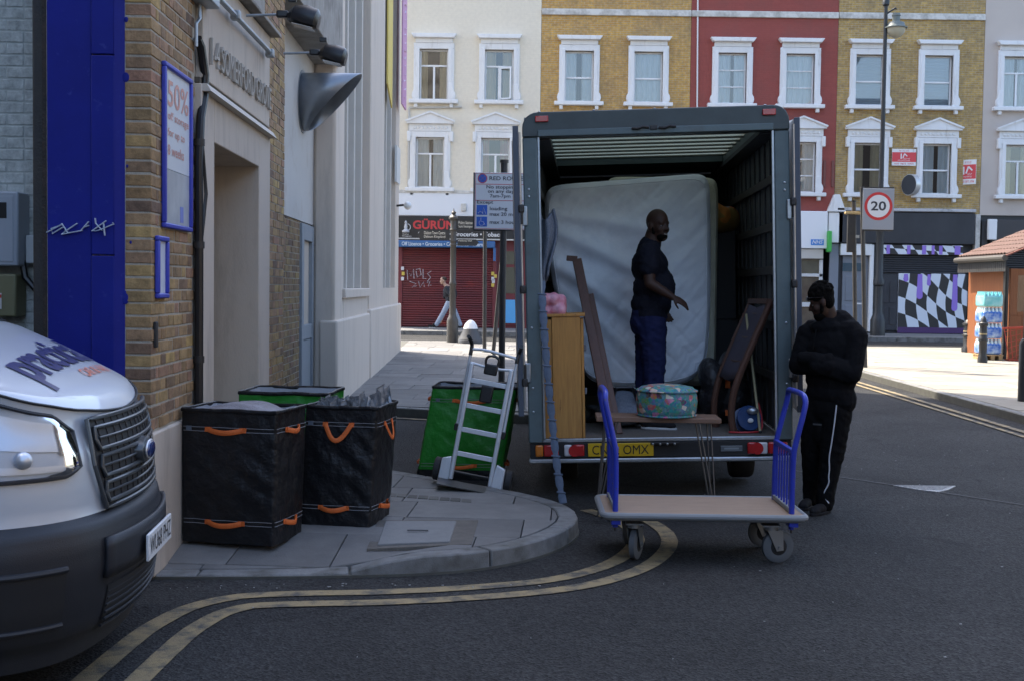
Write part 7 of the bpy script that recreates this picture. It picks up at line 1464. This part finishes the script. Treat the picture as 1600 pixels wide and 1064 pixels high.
jg = MB(); jg.ell((.035,.03,.84),(.215,.15,.17)); jg.cap((-.08,.03,.80),.135,(-.125,.08,.45),.105); jg.cap((-.125,.08,.45),.100,(-.165,.16,.13),.072); jg.cap((-.165,.16,.15),.078,(-.165,.155,.07),.07)
jg.cap((.115,.02,.80),.135,(.085,.0,.45),.108); jg.cap((.085,.0,.45),.102,(.045,-.03,.12),.076); jg.cap((.05,-.03,.15),.084,(.045,-.03,.075),.078); jg.ell((.0,.03,.66),(.13,.12,.16)); blob('joggers', jg, M_jog, mB, .0105, 4, .006)
st_ = [(.165,-.118,.87),(.15,-.118,.72),(.125,-.116,.55),(.105,-.112,.45),(.112,-.106,.36),(.10,-.098,.30),(.108,-.095,.25),(.06,-.103,.17),(.07,-.105,.13),(.105,-.085,.09)]
pipe = MB(); pipe.tube(smoothpath(st_,2), .006, 6); stp = pipe.build('white_piping', mat('white_piping', (.55,.57,.62), .6), mB, smooth=True)
MB().box(-.05,.03,-.112,-.108,.70,.712).build('logo_print', mat('faded_print', (.06,.065,.07), .7), mB)
shoe(mB, (.065,.03,.0), (.02,-.26,.0), 1.05, False); shoe(mB, (-.175,.20,.0), (-.15,-.09,.0), 1.05, False)
# ---- passer-by on the far pavement
pd = at(702,511,40.6); mC = thing('person', 'person in dark jacket and jeans walking past the red shutter', 'person', (pd.x, 40.6, .335))
mb = MB(); T, A = head(mb, (-.22,0,1.60), (-1,-.1,-.15), (0,0,1), 1.0); mb.cap((-.19,0,1.52),.055,(-.12,0,1.40),.06); mb.cap((-.1,-.1,1.38),.06,(-.1,.1,1.38),.06); mb.cap((-.08,0,1.38),.1,(.02,0,.9),.1); mb.cap((.0,-.05,.9),.06,(-.3,-.05,.2),.04); mb.cap((.02,.05,.9),.06,(.34,.05,.15),.04)
hand(mb, (.12,-.14,1.33), (.1,0,1), (-1,0,0), .9, 1.0); mb.cap((.0,-.2,1.1),.04,(.12,-.14,1.33),.03); blob('body', mb, M_skin2, mC, .011, 3)
hrc = MB(); hrc.ell(T(-.03,0,.05),(.10,.086,.09),A); blob('hair', hrc, mat('brown_hair', (.04,.025,.015), .7), mC, .012, 2)
jk = MB(); jk.ell((-.06,0,1.22),(.17,.21,.22)); jk.ell((.0,0,1.0),(.15,.19,.16)); jk.cap((-.1,-.19,1.36),.075,(.02,-.25,1.12),.06); jk.cap((.02,-.25,1.12),.06,(.10,-.16,1.28),.05); jk.cap((-.1,.19,1.36),.075,(-.18,.24,1.05),.06); jk.ell((.13,0,1.16),(.12,.16,.22)); blob('jacket', jk, mat('dark_jacket', (.02,.022,.028), .8, bump=.4, bscale=15), mC, .014, 4)
jn = MB(); jn.ell((.01,0,.92),(.13,.16,.12)); jn.cap((-.02,-.07,.88),.10,(-.20,-.07,.52),.085); jn.cap((-.20,-.07,.52),.085,(-.42,-.07,.14),.075); jn.cap((.03,.07,.88),.10,(.20,.07,.52),.085); jn.cap((.20,.07,.52),.085,(.36,.07,.14),.075); blob('jeans', jn, mat('pale_jeans', (.26,.31,.40), .85, col2=(.32,.37,.45), scale=8, bump=.4, bscale=14), mC, .014, 4)
shoe(mC, (-.46,-.07,.02), (-.66,-.07,.05)); shoe(mC, (.40,.07,.03), (.16,.07,.0))
